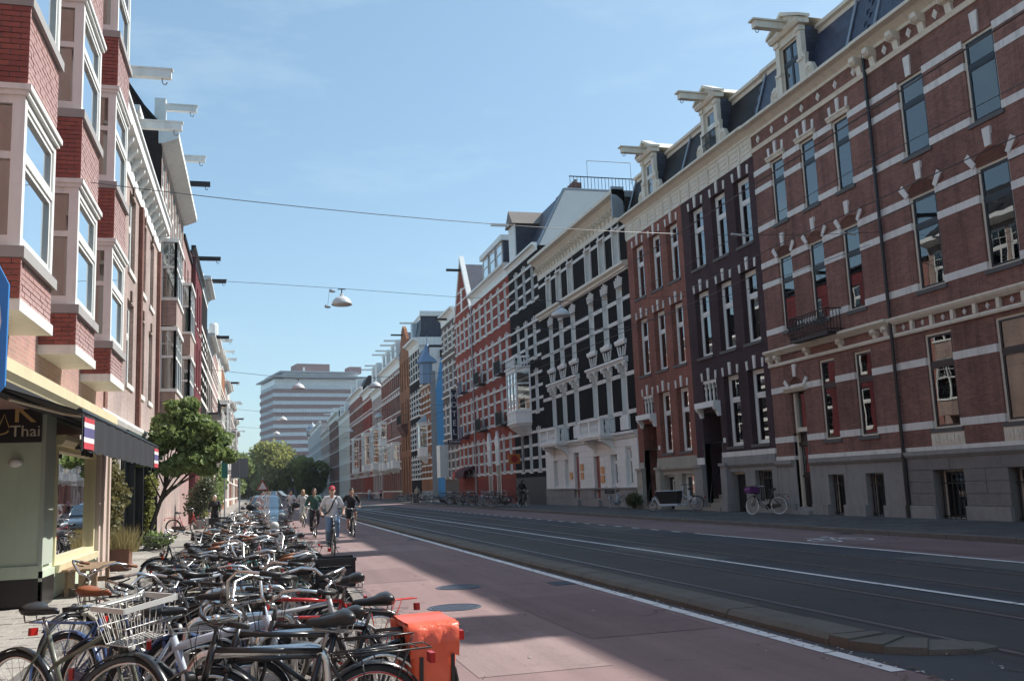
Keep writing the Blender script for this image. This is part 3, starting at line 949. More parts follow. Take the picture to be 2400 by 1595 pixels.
# ---- brown brick house cut by the right edge of the picture
def house_b1():
    f, u0, u1 = RF, 17.75, 24.6
    H = thing('brick_house', 'brown brick house with wide windows and carved panels at the right picture edge', 'house', (19, 21, 0))
    cols = [(22.08, 23.22), (19.3, 20.45)]
    ops = [(a, b, 10.85, 13.25) for a, b in cols] + [(a, b, 6.76, 9.62) for a, b in cols] + [(a, b, 2.68, 5.45) for a, b in cols]
    bops = [(22.12, 23.35, .1, 1.5), (19.3, 20.5, .1, 1.5)]
    mb = MB()
    f.wall(mb, u0, u1, 2.05, 15.0, ops)
    mb.build('wall', BR_BROWN, H, uv=True)
    mb = MB()
    f.wall(mb, u0, u1, 0, 2.05, bops, .35, d=.02)
    mb.build('plinth_wall', M_PLINTH2, H)
    body(f, H, u0, u1, 15.0)
    blocks(f, H, u0, u1, .5, 1.85, bops, 4, M_PLINTH2, .07, .95)
    blocks(f, H, u0, u1, .1, .5, bops, 1, M_PLINTH, .13, 1.2)
    f.prof(MB(), [(-.01, 1.85), (.08, 1.85), (.16, 1.95), (.16, 2.06), (-.01, 2.06)], u0, u1).build('plinth_moulding', M_PLINTH, H)
    for i, o in enumerate(ops):
        window(f, H, *o, frame=M_CREAM, sash=M_DARKWOOD, sill=M_SILL, curtain=(3, 3, 3, 3, 1, 3)[i], transom=.68, sw=.055, fw=.07, fd=.06)
    for o in bops:
        bars_window(f, H, *o)
    bands(f, H, u0, u1, [13.09, 12.44, 10.86, 9.43, 8.63, 6.78, 4.55, 2.70], ops)
    bands(f, H, u0, u1, [(2.07, .12)], [], proud=.05)
    for a, b in cols:
        wedges(f, H, a, b, 13.27, [.5], mid_h=.62, w=.2)
        seg_arch(f, H, a, b, 9.65, .36, BR_BROWN)
        wedges(f, H, a, b, 9.68, [-.02, .5, 1.02], arch=.36, mid_h=.52, side_h=.44, w=.2, splay=.6, t=.06)
    for uc in (22.65, 19.87):
        mb = MB()
        for k in range(4):
            uu = uc - .62 + .31 * k
            f.prism(mb, [(uu + .02, 2.22), (uu + .29, 2.22), (uu + .29, 2.52), (uu + .02, 2.52)], 0, .05)
            f.prism(mb, [(uu + .1, 2.3), (uu + .21, 2.3), (uu + .155, 2.45)], .05, .08)
        f.box(mb, uc - .66, uc + .66, 2.18, 2.56, 0, .03)
        mb.build('carved_panel', M_CREAM, H)
    f.prof(MB(), [(-.01, 5.56), (.07, 5.56), (.09, 5.62), (.07, 5.68), (-.01, 5.68)], u0, u1).build('moulding', M_CREAM, H)
    f.prof(MB(), [(-.01, 5.95), (.08, 5.95), (.16, 6.03), (.2, 6.1), (.2, 6.16), (-.01, 6.2)], u0, u1).build('moulding', M_CREAM, H)
    for k in range(9):
        bar(f, H, 'bracket', u1 - .2 - .86 * k, u1 - .08 - .86 * k, 5.68, 5.95, -.01, .1, M_CREAM)
        diamond(f, H, u1 - .56 - .86 * k, 5.82, .09)
    f.prof(MB(), [(-.01, 14.12), (.07, 14.12), (.10, 14.2), (.13, 14.26), (-.01, 14.28)], u0, u1).build('moulding', M_CREAM, H)
    for k in range(8):
        console(f, H, u1 - .45 - 1.15 * k, 14.28, 14.85)
        diamond(f, H, u1 - 1.0 - 1.15 * k, 14.56, .16)
    cornice(f, H, u0, u1, 14.8, 15.25, .55, M_CREAM)
    mansard(f, H, u0, u1, 15.25, 17.6, .75, M_SLATE, slates=True)
    # wide glazed roof dormer
    window(Fac(1, 19.35), H, 21.6, 23.35, 15.3, 17.15, frame=M_ZINC, sash=M_DARKWOOD, fd=.0, transom=0, curtain=3, name='dormer_window')
    f.box(MB(), 21.45, 23.5, 17.15, 17.3, -1.6, -.25).build('dormer_roof', M_ZINC, H)
    downpipe(f, H, 24.5, .1, 14.85)
    MB().tube([f.p(24.2, 15.3, -.05), f.p(24.2, 17.5, -.8)], .05, 8).build('roof_pipe', M_ZINC, H)
house_b1()

# ---- brown brick house with the ornate dormer
def house_b2():
    f, u0, u1 = RF, 24.62, 31.88
    H = thing('brick_house', 'brown brick house with iron balcony, dark front door and scrolled white dormer', 'house', (19, 28.2, 0))
    cols = [(25.74, 26.66), (27.74, 28.66), (29.76, 30.68)]
    top = [(a, b, 10.9, 13.37) for a, b in cols]
    mid = [(a, b, 6.8, 9.62) for a, b in cols]
    low = [(a, b, 2.67, 5.42) for a, b in cols[:2]]
    door = (29.72, 30.6, .35, 4.48)
    bops = [(25.67, 26.58, .1, 1.48), (27.75, 28.64, .1, 1.48)]
    ops = top + mid + low
    f.wall(MB(), u0, u1, 2.05, 15.0, ops + [door]).build('wall', BR_BROWN, H, uv=True)
    f.wall(MB(), u0, u1, 0, 2.05, bops + [(29.72, 30.6, .1, 3)], .35, d=.03).build('plinth_wall', M_PLINTH, H)
    body(f, H, u0, u1, 15.0)
    blocks(f, H, u0, u1, .1, .48, bops + [(29.6, 30.72, 0, 1)], 1, M_PLINTH, .14, 1.2)
    for a, b in ((u0, 29.6), (30.72, u1)):
        f.prof(MB(), [(-.01, 1.82), (.07, 1.82), (.15, 1.92), (.15, 2.05), (-.01, 2.05)], a, b).build('plinth_moulding', M_PLINTH, H)
    for i, o in enumerate(ops):
        window(f, H, *o, frame=M_CREAM, sash=M_DARKWOOD, sill=M_SILL, curtain=2 if i < 3 else (3 if i in (3, 5, 6) else 1), transom=.68, sw=.05, fw=.07, fd=.06)
    for o in bops:
        bars_window(f, H, *o)
    bands(f, H, u0, u1, [13.15, 12.44, 10.9, 9.43, 8.63, 6.8, 4.55, 2.70], ops + [door])
    bands(f, H, u0, u1, [(2.06, .14)], [door], proud=.05)
    for a, b in cols:
        f.prof(MB(), [(0, 13.38), (.06, 13.38), (.1, 13.46), (.14, 13.5), (.14, 13.55), (0, 13.56)], a - .14, b + .14).build('window_hood', M_CREAM, H)
        wedges(f, H, a, b, 13.56, [0, .5, 1], mid_h=.5, side_h=.36, w=.13, splay=.1)
        seg_arch(f, H, a, b, 9.65, .3, BR_BROWN)
        wedges(f, H, a, b, 9.68, [-.02, .5, 1.02], arch=.3, mid_h=.48, side_h=.4, w=.17, splay=.6, t=.06)
    seg_arch(f, H, 29.8, 30.5, 4.72, .3, BR_BROWN)
    wedges(f, H, 29.72, 30.6, 4.75, [-.05, .5, 1.05], arch=.3, mid_h=.45, side_h=.36, w=.16, splay=.7, t=.06)
    f.prof(MB(), [(0, 4.5), (.08, 4.5), (.14, 4.58), (.18, 4.62), (.18, 4.68), (0, 4.7)], 29.5, 30.85).build('door_hood', M_CREAM, H)
    # front door
    D = link('door', f.box(f.box(f.box(MB(), 29.72, 29.84, .35, 4.48, -.26, -.1), 30.48, 30.6, .35, 4.48, -.26, -.1), 29.84, 30.48, 3.05, 3.2, -.26, -.1).box(0, 0, 0, 0, 0, 0).mesh('door', M_CREAM, tuple(H.location)), H)
    def dp(name, mat, *bx):
        mb = MB()
        for q in bx:
            f.box(mb, *q)
        return link(name, mb.mesh(name, mat, tuple(H.location)), D)
    dp('door_leaf', M_BLACK, (29.84, 30.48, .4, 3.05, -.3, -.2), (29.9, 30.14, .6, 1.35, -.2, -.17), (30.2, 30.42, .6, 1.35, -.2, -.17), (29.84, 30.48, 2.55, 2.68, -.2, -.1), (29.86, 30.46, 1.42, 1.5, -.2, -.14))
    dp('pane', M_GLASS, (29.95, 30.37, 1.6, 2.5, -.198, -.19))
    dp('pane', M_GLASS, (29.84, 30.48, 3.2, 4.42, -.22, -.21))
    dp('handle', M_CHROME, (29.92, 29.95, 1.35, 1.65, -.2, -.12))
    f.box(MB(), 29.6, 30.72, .1, .24, -.3, .3).build('step', M_PLINTH, H)
    f.box(MB(), 29.62, 30.7, .24, .36, -.3, .05).build('step', M_PLINTH, H)
    # moulding with consoles, balcony
    f.prof(MB(), [(-.01, 5.56), (.07, 5.56), (.09, 5.62), (.07, 5.68), (-.01, 5.68)], u0, u1).build('moulding', M_CREAM, H)
    f.prof(MB(), [(-.01, 5.95), (.1, 5.95), (.2, 6.03), (.28, 6.1), (.28, 6.18), (-.01, 6.2)], u0, u1).build('moulding', M_CREAM, H)
    for u in (24.8, 25.35, 27.2, 29.2, 31.2, 31.75):
        console(f, H, u, 5.62, 5.96, .2, .2)
    B_ = link('balcony', f.box(MB(), 27.05, 29.35, 6.12, 6.22, 0, .62).mesh('balcony', M_IRON, tuple(H.location)), H)
    mb = MB()
    for i in range(24):
        u = 27.08 + 2.24 * i / 23
        z0 = 6.22
        pts = [(u, z0, .60), (u + .03, z0 + .25, .68), (u - .02, z0 + .5, .62), (u, z0 + .78, .60)]
        mb.tube([f.p(a, b, c) for a, b, c in pts], .014, 5)
        if i % 2 == 0:
            ring_ = [f.p(u + .05 + .05 * math.cos(q), z0 + .4 + .09 * math.sin(q), .66) for q in [k * math.pi / 4 for k in range(8)]]
            mb.tube(ring_, .011, 4, closed=True)
            ring_ = [f.p(u + .05 + .04 * math.cos(q), z0 + .17 + .05 * math.sin(q), .66) for q in [k * math.pi / 4 for k in range(8)]]
            mb.tube(ring_, .011, 4, closed=True)
    for s_ in (27.08, 29.32):
        for i in range(5):
            dd = .08 + .5 * i / 4
            mb.tube([f.p(s_, 6.22, dd), f.p(s_, 7.0, dd)], .013, 5)
    for z in (6.3, 7.0):
        mb.tube([f.p(27.06, z, 0), f.p(27.06, z, .61), f.p(29.34, z, .61), f.p(29.34, z, 0)], .022, 5)
    link('balcony_railing', mb.mesh('balcony_railing', M_IRON, tuple(H.location)), B_)
    # top: moulding, diamonds, cornice, roof
    f.prof(MB(), [(-.01, 14.12), (.07, 14.12), (.10, 14.2), (.13, 14.26), (-.01, 14.28)], u0, u1).build('moulding', M_CREAM, H)
    for k in range(7):
        diamond(f, H, 25.2 + 1.03 * k, 14.56, .16)
    console(f, H, 24.85, 14.28, 14.85)
    cornice(f, H, u0, u1, 14.8, 15.25, .52, M_CREAM)
    mansard(f, H, u0, u1, 15.25, 17.6, .75, M_SLATE, slates=True)
    dormer(f, H, 28.75, 15.27, 1.7, 2.35, sash=M_DARKWOOD)
    for u in (25.6, 31.6):
        MB().tube([f.p(u, 15.3, -.02), f.p(u, 17.5, -.75)], .05, 8).build('roof_pipe', M_ZINC, H)
house_b2()

# ---- the pair with the shared panelled frieze: purple house and red house
def house_pair(name, label, u0, u1, brick, du, stone_base, door_u, cornL):
    f = RF
    H = thing(name, label, 'house', (19, (u0 + u1) / 2, 0))
    cols = [(32.35 + du, 33.6 + du), (34.36 + du, 35.64 + du), (36.42 + du, 37.76 + du)]
    ops = [(a, b, 10.75, 13.5) for a, b in cols] + [(a, b, 6.76, 9.68) for a, b in cols] + [(a, b, 2.76, 5.7) for a, b in cols[:2]]
    portal = (36.14 + du, 37.8 + du, .1, 4.3)
    tri = (36.3 + du, 37.55 + du, 4.75, 5.7)
    base = [(34.36 + du, 35.6 + du, .12, 1.72), (32.3 + du, 33.58 + du, .55, 1.74)]
    f.wall(MB(), u0, u1, 2.1, 15.0, ops + [portal, tri], .3).build('wall', brick, H, uv=True)
    f.wall(MB(), u0, u1, 0, 2.1, base + [(portal[0], portal[1], .1, 3)], .4, d=.03).build('plinth_wall', stone_base, H)
    body(f, H, u0, u1, 15.0, front=1.1)
    f.wall(MB(), portal[0] - .001, portal[1] + .001, .1, 4.3, [], d=-1.05).build('porch_wall', pm('porch_grey', (.16, .15, .14), .8), H)
    for s_ in (0, 1):
        f.box(MB(), portal[s_] - .01 * (1 - 2 * s_) - .02, portal[s_] - .01 * (1 - 2 * s_) + .0, .1, 4.3, -1.05, -.28).build('porch_wall', brick, H, uv=True)
    f.box(MB(), portal[0], portal[1], 4.3, 4.34, -1.05, -.28).build('porch_ceiling', M_WHITE, H)
    for i, (a, b, c, e) in enumerate(ops):
        # dark reveal on the far side: frame stands toward the near side
        window(f, H, a, b, c, e, frame=M_WHITE, fd=.24, fw=.12, sw=.06, transom=.67, sill=M_SILL, sillh=.12, curtain=1 if rnd.random() < .45 else 0)
        wedges(f, H, a + .03, b - .03, e + .01, [0, .5, 1], mid_h=.52, side_h=.36, w=.14, splay=.09)
        if c < 8:
            bar(f, H, 'window_catch', a + .25, a + .5, c + .75, c + .79, -.26, -.2, M_IRON)
    wedges(f, H, tri[0], tri[1], tri[3] + .01, [0, .5, 1], mid_h=.52, side_h=.36, w=.14, splay=.09)
    # triple colonnettes over the porch
    cm = MB()
    for k in range(4):
        u = tri[0] + .1 + (tri[1] - tri[0] - .2) * k / 3
        cm.lathe([(.07, 0), (.07, .06), (.045, .1), (.06, .35), (.045, .55), (.08, .62), (.08, .68)], 10, f.p(u, tri[2], -.1))
    f.box(cm, tri[0], tri[1], tri[3] - .12, tri[3], -.2, -.02)
    for k in range(3):
        ua, ub = tri[0] + .1 + (tri[1] - tri[0] - .2) * k / 3, tri[0] + .1 + (tri[1] - tri[0] - .2) * (k + 1) / 3
        for s_ in (0, 1):
            e_, m_ = (ua, (ua + ub) / 2) if s_ == 0 else (ub, (ua + ub) / 2)
            f.prism(cm, [(e_, tri[2] + .68), (e_, tri[3] - .1), (m_, tri[3] - .1), (e_ + (m_ - e_) * .45, tri[3] - .14)], -.16, -.04)
    cm.build('colonnette_window', M_BAND, H)
    f.box(MB(), tri[0], tri[1], tri[2], tri[3], -.4, -.34).build('pane', M_GLASS, H)
    hd = MB()
    f.box(hd, 36.05 + du, 37.85 + du, 4.5, 4.75, -.02, .34)
    for u in (36.15 + du, 37.75 + du):
        f.prof(hd, [(0, 4.1), (.1, 4.1), (.16, 4.3), (.3, 4.42), (.3, 4.5), (0, 4.5)], u - .1, u + .1)
    hd.build('porch_hood', M_WHITE, H)
    # steps up into the porch
    for k in range(5):
        f.box(MB(), portal[0] + .03, portal[1] - .03, .1 + .17 * k, .27 + .17 * k, -1.05, .32 - .27 * k).build('step', pm('step_stone', (.30, .27, .22), .8, .15, 2), H)
    f.box(MB(), portal[0] + .1, portal[1] - .1, .95, 3.4, -1.04, -.98).build('inner_door', M_BLACK, H)
    f.box(MB(), portal[0] + .1, portal[1] - .1, 3.4, 3.5, -1.05, -.95).build('door_transom', M_BLACK, H)
    mb = MB().tube([f.p(portal[1] - .5, .3, .2), f.p(portal[1] - .35, 1.25, -.05), f.p(portal[1] - .16, 1.6, -.3), f.p(portal[1] - .12, 2.2, -.8)], .022, 6)
    mb.build('handrail', M_IRON, H)
    f.prof(MB(), [(-.01, 2.34), (.06, 2.34), (.06, 2.54), (-.01, 2.54)], u0, portal[0]).build('plinth_band', M_BAND if du < 3 else stone_base, H)
    f.prof(MB(), [(-.01, 2.1), (.09, 2.1), (.09, 2.34), (-.01, 2.34)], u0, portal[0]).build('plinth_course', stone_base, H)
    f.prof(MB(), [(-.01, 1.9), (.08, 1.9), (.15, 2.0), (.15, 2.1), (-.01, 2.1)], u0, portal[0]).build('plinth_moulding', stone_base, H)
    f.prof(MB(), [(-.01, 2.1), (.05, 2.1), (.05, 2.4), (-.01, 2.4)], portal[1], u1).build('plinth_band', M_BAND if du < 3 else stone_base, H)
    for a, b in ((portal[1], u1), (portal[0] - .52, portal[0])):
        f.box(MB(), a + .01, b - .01, .1, 2.08, 0, .2).build('pier', stone_base, H)
        f.box(MB(), a - .03, b + .03, .1, .48, 0, .26).build('pier_base', stone_base, H)
        f.box(MB(), a - .03, b + .03, 1.98, 2.1, 0, .27).build('pier_cap', stone_base, H)
    blocks(f, H, u0, portal[0] - .55, .1, .5, base, 1, stone_base, .1, 1.3)
    if du < 3:
        for o in base[1:]:
            bars_window(f, H, *o)
    else:
        window(f, H, *base[1], frame=M_WHITE, fd=.2, transom=0)
    D = f.box(f.box(MB(), base[0][0], base[0][0] + .12, .12, 1.72, -.3, -.18), base[0][0], base[0][1], 1.62, 1.72, -.3, -.18).build('basement_door', M_WHITE if du > 3 else M_CREAM, H)
    f.box(MB(), base[0][0] + .14, base[0][1] - .02, .12, 1.6, -.36, -.3).build('basement_door_leaf', M_BLACK, H)
    if du > 3:
        window(f, H, base[0][0] + .3, base[0][1] - .35, .65, 1.5, frame=M_WHITE, fd=.29, transom=0)
    f.box(MB(), portal[0] - .33, portal[0] - .16, 2.95, 3.15, 0, .03).build('house_number', M_WHITE, H)
    # frieze, cornice, mansard, dormer
    f.box(MB(), u0, u1, 14.06, 14.95, -.01, .03).build('frieze', M_CREAM, H)
    for k in range(7):
        a = u0 + .12 + .94 * k
        mb = MB()
        for q in ((a, a + .72, 14.28, 14.32), (a, a + .72, 14.66, 14.7), (a, a + .04, 14.32, 14.66), (a + .68, a + .72, 14.32, 14.66), (a + .12, a + .6, 14.45, 14.53)):
            f.box(mb, *q, .03, .055)
        f.box(mb, a + .77, a + .89, 14.15, 14.8, .03, .065)
        mb.build('frieze_panel', M_CREAM, H)
    cornice(f, H, u0, u1, 14.88, 15.3, .5, M_CREAM)
    mansard(f, H, u0, u1, 15.3, 17.55, .75, M_SLATE2)
    dormer(f, H, 35.15 + du, 15.32, 1.5, 2.25, rail=du < 3)
    for u in (32.9 + du, 37.0 + du):
        th = math.atan2(.75, 2.25)
        o = window(RF, H, 0, .62, 0, 1.05, frame=M_DARKWOOD, fd=-.06, fw=.05, transom=0, name='roof_window')
        o.location = Vector((19.3, u - .3, 15.55)) - H.location
        o.rotation_euler = (0, .31, 0)
    MB().tube([f.p(u1 - .12, 15.3, -.02), f.p(u1 - .12, 17.5, -.75)], .05, 8).build('roof_pipe', M_ZINC, H)
M_PLCREAM = pm('cream_plinth', (.40, .37, .31), .8, .14, 1.0, fine=.1, dirt=.2)
house_pair('terraced_house', 'dark purple brick house with recessed white windows and porch with small columns', 31.9, 38.55, BR_PURPLE, 0.0, M_PLINTH, 36.9, True)
house_pair('terraced_house', 'red brick house with recessed white windows beside the cargo bicycle', 38.55, 45.2, BR_RED, 6.7, M_PLCREAM, 43.7, True)
# ================================================================ right side, striped houses further along
def simple_window(f, parent, u0, u1, v0, v1, frame=M_WHITE, fd=.18, fw=.1, transom=.66, name='window', glass=None):
    W, H_ = round(u1 - u0, 2), round(v1 - v0, 2)
    key = ('sw', f.side, W, H_, frame.name, fd, fw, transom)
    if key not in WCACHE:
        g = Fac(f.side, 0.0)
        mb = MB()
        tv = H_ * transom
        for q in ((0, fw, 0, H_), (W - fw, W, 0, H_), (fw, W - fw, H_ - fw, H_), (fw, W - fw, 0, fw), (fw, W - fw, tv - .05, tv + .05)):
            g.box(mb, *q, -fd - .08, -fd)
        WCACHE[key] = (mb.mesh('window', frame), g.box(MB(), fw, W - fw, fw, H_ - fw, -fd - .05, -fd - .044).mesh('pane', M_GLASS))
    a, b = WCACHE[key]
    o = link(name, a, parent, Vector((f.x0, u0, v0)) - parent.location)
    link('pane', b, o)
    return o
def arch_stones(f, parent, u0, u1, v, n=3, mat=M_BAND, mid=.5, side=.34, w=.13, splay=.1, t=.04):
    key = ('as', f.side, round(u1 - u0, 2), n, mat.name, mid, side, w, splay)
    if key not in WCACHE:
        g = Fac(f.side, 0.0)
        mb = MB()
        W = u1 - u0
        for i in range(n):
            s_ = i / (n - 1) if n > 1 else .5
            a = (s_ - .5) * 2
            h = side + (mid - side) * (1 - abs(a)) if n > 3 else (mid if abs(a) < .1 else side)
            c = W * s_
            dx = math.sin(a * splay) * h
            ww = w * (1.0 if abs(a) > .1 else 1.25)
            g.prism(mb, [(c - ww / 2, 0), (c + ww / 2, 0), (c + dx + ww * .62, h), (c + dx - ww * .62, h)], -.01, t)
        WCACHE[key] = mb.mesh('arch_stones', mat)
    o = link('arch_stones', WCACHE[key], parent, Vector((f.x0, u0, v)) - parent.location)
    o['kind'] = 'stuff'
    return o
def house(name, label, u0, u1, H_, brick, cols, rows, f=RF, band=(), bh=.2, bandmat=M_BAND, stones=3, frame=M_WHITE, rev=None, plinth=None, corn=None, roof=None, fd=.2, full=True, low=2.0, curtp=.3, group=None, cat='house', transom=.66, fw=.1, smid=.5, sside=.34, sw_=.13, side=None, extra_ops=(), sill=M_BAND, wall_from=None):
    h = thing(name, label, cat, (f.x0, (u0 + u1) / 2, 0), group)
    ops = [(a, b, c, e) for c, e in rows for a, b in cols if not any(x[0] < (a + b) / 2 < x[1] and x[2] < (c + e) / 2 < x[3] for x in extra_ops)]
    mb = MB()
    f.wall(mb, u0, u1, wall_from if wall_from is not None else low if plinth else 0, H_, ops + [x for x in extra_ops if len(x) > 4 and x[4]], fd + .1, mi_rev=1 if rev else None)
    mb.build('wall', [brick, rev or brick], h, uv=True)
    if plinth:
        f.box(MB(), u0, u1, 0, low, -.3, .03).build('plinth', plinth, h)
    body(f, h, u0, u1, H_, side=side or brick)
    for o in ops:
        if full:
            window(f, h, *o, frame=frame, fd=fd, fw=fw, transom=transom, sill=sill, sillh=.12, curtain=1 if rnd.random() < curtp else 0)
        else:
            simple_window(f, h, *o, frame=frame, fd=fd, fw=fw)
        if stones:
            arch_stones(f, h, o[0], o[1], o[3] + .01, stones, bandmat, smid, sside, sw_)
    lv = []
    for c, e in rows:
        for r_ in band:
            lv.append((c + (e - c) * r_ - bh / 2, bh))
    if full:
        bands(f, h, u0, u1, lv, ops, bandmat, ret=fd)
    else:
        for v, hh in lv:
            mb = MB()
            e0 = u0
            for a, b in sorted(set((o[0], o[1]) for o in ops if o[2] < v + hh / 2 < o[3])) + [(u1, u1)]:
                if a > e0:
                    f.box(mb, e0, a, v, v + hh, -.01, .02)
                e0 = b
            mb.build('stone_band', bandmat, h)
    if corn:
        v0, v1, out, m = corn[:4]
        if len(corn) > 4:
            f.box(MB(), u0, u1, corn[4], v0 + .02, -.01, .04).build('frieze', m, h)
        cornice(f, h, u0, u1, v0, v1, out, m)
    if roof:
        mansard(f, h, u0, u1, H_, roof[0], roof[1], roof[2], trim=roof[3] if len(roof) > 3 else M_WHITE)
    return h
def balcony(f, h, u0, u1, v0, out=.9, hh=.85, mat=M_WHITE):
    o = link('balcony', None, h, Vector((f.x0, (u0 + u1) / 2, v0)) - h.location)
    off = (f.x0, (u0 + u1) / 2, v0)
    mb = f.box(MB(), u0 - .05, u1 + .05, v0 - .16, v0, 0, out + .05)
    f.box(mb, u0, u1, v0 - .26, v0 - .16, 0, out - .02)
    link('slab', mb.mesh('slab', mat, off), o)
    for u in (u0 + .45, u1 - .45):
        mb = f.prof(MB(), [(0, v0 - 1.0), (.12, v0 - 1.0), (.2, v0 - .75), (.45, v0 - .55), (out - .1, v0 - .4), (out - .1, v0 - .26), (0, v0 - .26)], u - .16, u + .16)
        link('bracket', mb.mesh('bracket', mat, off), o)
    mb = MB()
    for q in (u0, (u0 + u1) / 2 - .12, u1 - .24):
        f.box(mb, q, q + .24, v0, v0 + hh, out - .2, out)
    f.box(mb, u0 - .04, u1 + .04, v0 + hh - .1, v0 + hh, out - .24, out + .04)
    for q in (u0, u1 - .2):
        f.box(mb, q, q + .2, v0 + hh - .1, v0 + hh, 0, out - .24)
    link('rail', mb.mesh('rail', mat, off), o)
    mb = MB()
    prof = [(.04, 0), (.05, .08), (.03, .14), (.06, .3), (.05, .42), (.025, .55), (.045, .66), (.04, hh - .1)]
    n = int((u1 - u0) / .16)
    for i in range(1, n):
        u = u0 + (u1 - u0) * i / n
        mb.lathe(prof, 6, f.p(u, v0, out - .1))
    for q in (u0 + .1, u1 - .1):
        for i in range(5):
            mb.lathe(prof, 6, f.p(q, v0, .1 + (out - .35) * i / 4))
    link('balusters', mb.mesh('balusters', mat, off), o)
    return o
def erker(f, h, u0, u1, v0, v1, out, mat=M_WHITE, ncol=3, sill_h=.75, taper=.35, glass=M_GLASS, corbel=.8, top='flat', frame=.12, transom=.68):
    """box bay with splayed sides, glazed front and sides, panelled apron and corbel"""
    o = link('bay_window', None, h, Vector((f.x0, (u0 + u1) / 2, v0)) - h.location)
    off = (f.x0, (u0 + u1) / 2, v0)
    pl = [(u0, 0), (u0 + taper, out), (u1 - taper, out), (u1, 0)]
    def ring_(mb, va, vb, grow=0.0, mi=0):
        q = [(pl[0][0] - grow, -.05), (pl[1][0] - grow, out + grow), (pl[2][0] + grow, out + grow), (pl[3][0] + grow, -.05)]
        mb.prism(q, lambda a, d, z: f.p(a, z, d), va, vb, mi)
    ap = MB()
    ring_(ap, v0, v0 + sill_h)
    ring_(ap, v0 + sill_h, v0 + sill_h + .1, .05)
    ring_(ap, v0 - .05, v0 + .06, .04)
    for i in range(ncol):
        a = pl[1][0] + (pl[2][0] - pl[1][0]) * i / ncol
        b = pl[1][0] + (pl[2][0] - pl[1][0]) * (i + 1) / ncol
        f.box(ap, a + .1, b - .1, v0 + .15, v0 + sill_h - .1, out, out + .025)
    link('apron', ap.mesh('apron', mat, off), o)
    hd = MB()
    ring_(hd, v1 - .32, v1 - .1)
    ring_(hd, v1 - .1, v1, .1)
    link('head', hd.mesh('head', mat, off), o)
    if corbel:
        cb = MB()
        q = [(pl[0][0], -.05), (pl[1][0], out), (pl[2][0], out), (pl[3][0], -.05)]
        c = ((u0 + u1) / 2, 0)
        lv = [(1.0, 0.0), (.88, .25), (.6, .55), (.35, .8), (.2, 1.0)]
        for (k0, z0), (k1, z1) in zip(lv, lv[1:]):
            A = [f.p(c[0] + (a - c[0]) * (k0 * .5 + .5), v0 - z0 * corbel, max(-.05, d * k0)) for a, d in q]
            B = [f.p(c[0] + (a - c[0]) * (k1 * .5 + .5), v0 - z1 * corbel, max(-.05, d * k1)) for a, d in q]
            cb.add(A + B, [(0, 1, 5, 4), (1, 2, 6, 5), (2, 3, 7, 6), (0, 4, 7, 3), (4, 5, 6, 7), (0, 3, 2, 1)])
        link('corbel', cb.mesh('corbel', mat, off), o)
    va, vb = v0 + sill_h + .1, v1 - .32
    fr = MB()
    segs_ = []
    for i in range(ncol):
        segs_.append(((pl[1][0] + (pl[2][0] - pl[1][0]) * i / ncol, out), (pl[1][0] + (pl[2][0] - pl[1][0]) * (i + 1) / ncol, out)))
    segs_ += [(pl[0], pl[1]), (pl[2], pl[3])]
    def obox(mb, p, q, s0, s1, va_, vb_, t0, t1):
        p, q = Vector((p[0], p[1], 0)), Vector((q[0], q[1], 0))
        d = (q - p).normalized()
        n = Vector((-d.y, d.x, 0))
        L = (q - p).length
        c_ = [p + d * s0 + n * t0, p + d * s1 + n * t0, p + d * s1 + n * t1, p + d * s0 + n * t1]
        mb.prism([(a.x, a.y) for a in c_], lambda a, b, z: f.p(a, z, b), va_, vb_)
    for p, q in segs_:
        L = math.hypot(q[0] - p[0], q[1] - p[1])
        tv = va + (vb - va) * transom
        w_ = min(frame, L * .2)
        for s0, s1, z0, z1 in ((0, w_, va, vb), (L - w_, L, va, vb), (w_, L - w_, va, va + w_), (w_, L - w_, vb - w_, vb), (w_, L - w_, tv - .05, tv + .05)):
            obox(fr, p, q, s0, s1, z0, z1, -.12, 0)
        pn = MB()
        obox(pn, p, q, w_, L - w_, va + w_, vb - w_, -.07, -.062)
        link('pane', pn.mesh('pane', glass, off), o)
    link('bay_frame', fr.mesh('bay_frame', mat, off), o)
    if top == 'rail':
        mb = MB()
        for s in ((pl[0], pl[1]), (pl[1], pl[2]), (pl[2], pl[3])):
            L = math.hypot(s[1][0] - s[0][0], s[1][1] - s[0][1])
            n = max(2, int(L / .22))
            for i in range(n + 1):
                a = s[0][0] + (s[1][0] - s[0][0]) * i / n
                d = s[0][1] + (s[1][1] - s[0][1]) * i / n
                mb.lathe([(.05, 0), (.03, .12), (.06, .3), (.03, .55), (.05, .62)], 6, f.p(a, v1, d - .03))
            obox(mb, s[0], s[1], 0, L, v1 + .62, v1 + .75, -.12, .04)
        link('balustrade', mb.mesh('balustrade', mat, off), o)
    elif top == 'roof':
        mb = MB()
        A = [f.p(a, v1, d) for a, d in ((u0 - .1, -.05), (pl[1][0] - .1, out + .1), (pl[2][0] + .1, out + .1), (u1 + .1, -.05))]
        T = [f.p((u0 + u1) / 2 - .15, v1 + 1.0, -.05), f.p((u0 + u1) / 2 + .15, v1 + 1.0, -.05)]
        mb.add(A + T, [(0, 1, 4), (1, 2, 5, 4), (2, 3, 5), (0, 4, 5, 3), (0, 3, 2, 1)])
        link('bay_roof', mb.mesh('bay_roof', M_ZINC, off), o)
    return o

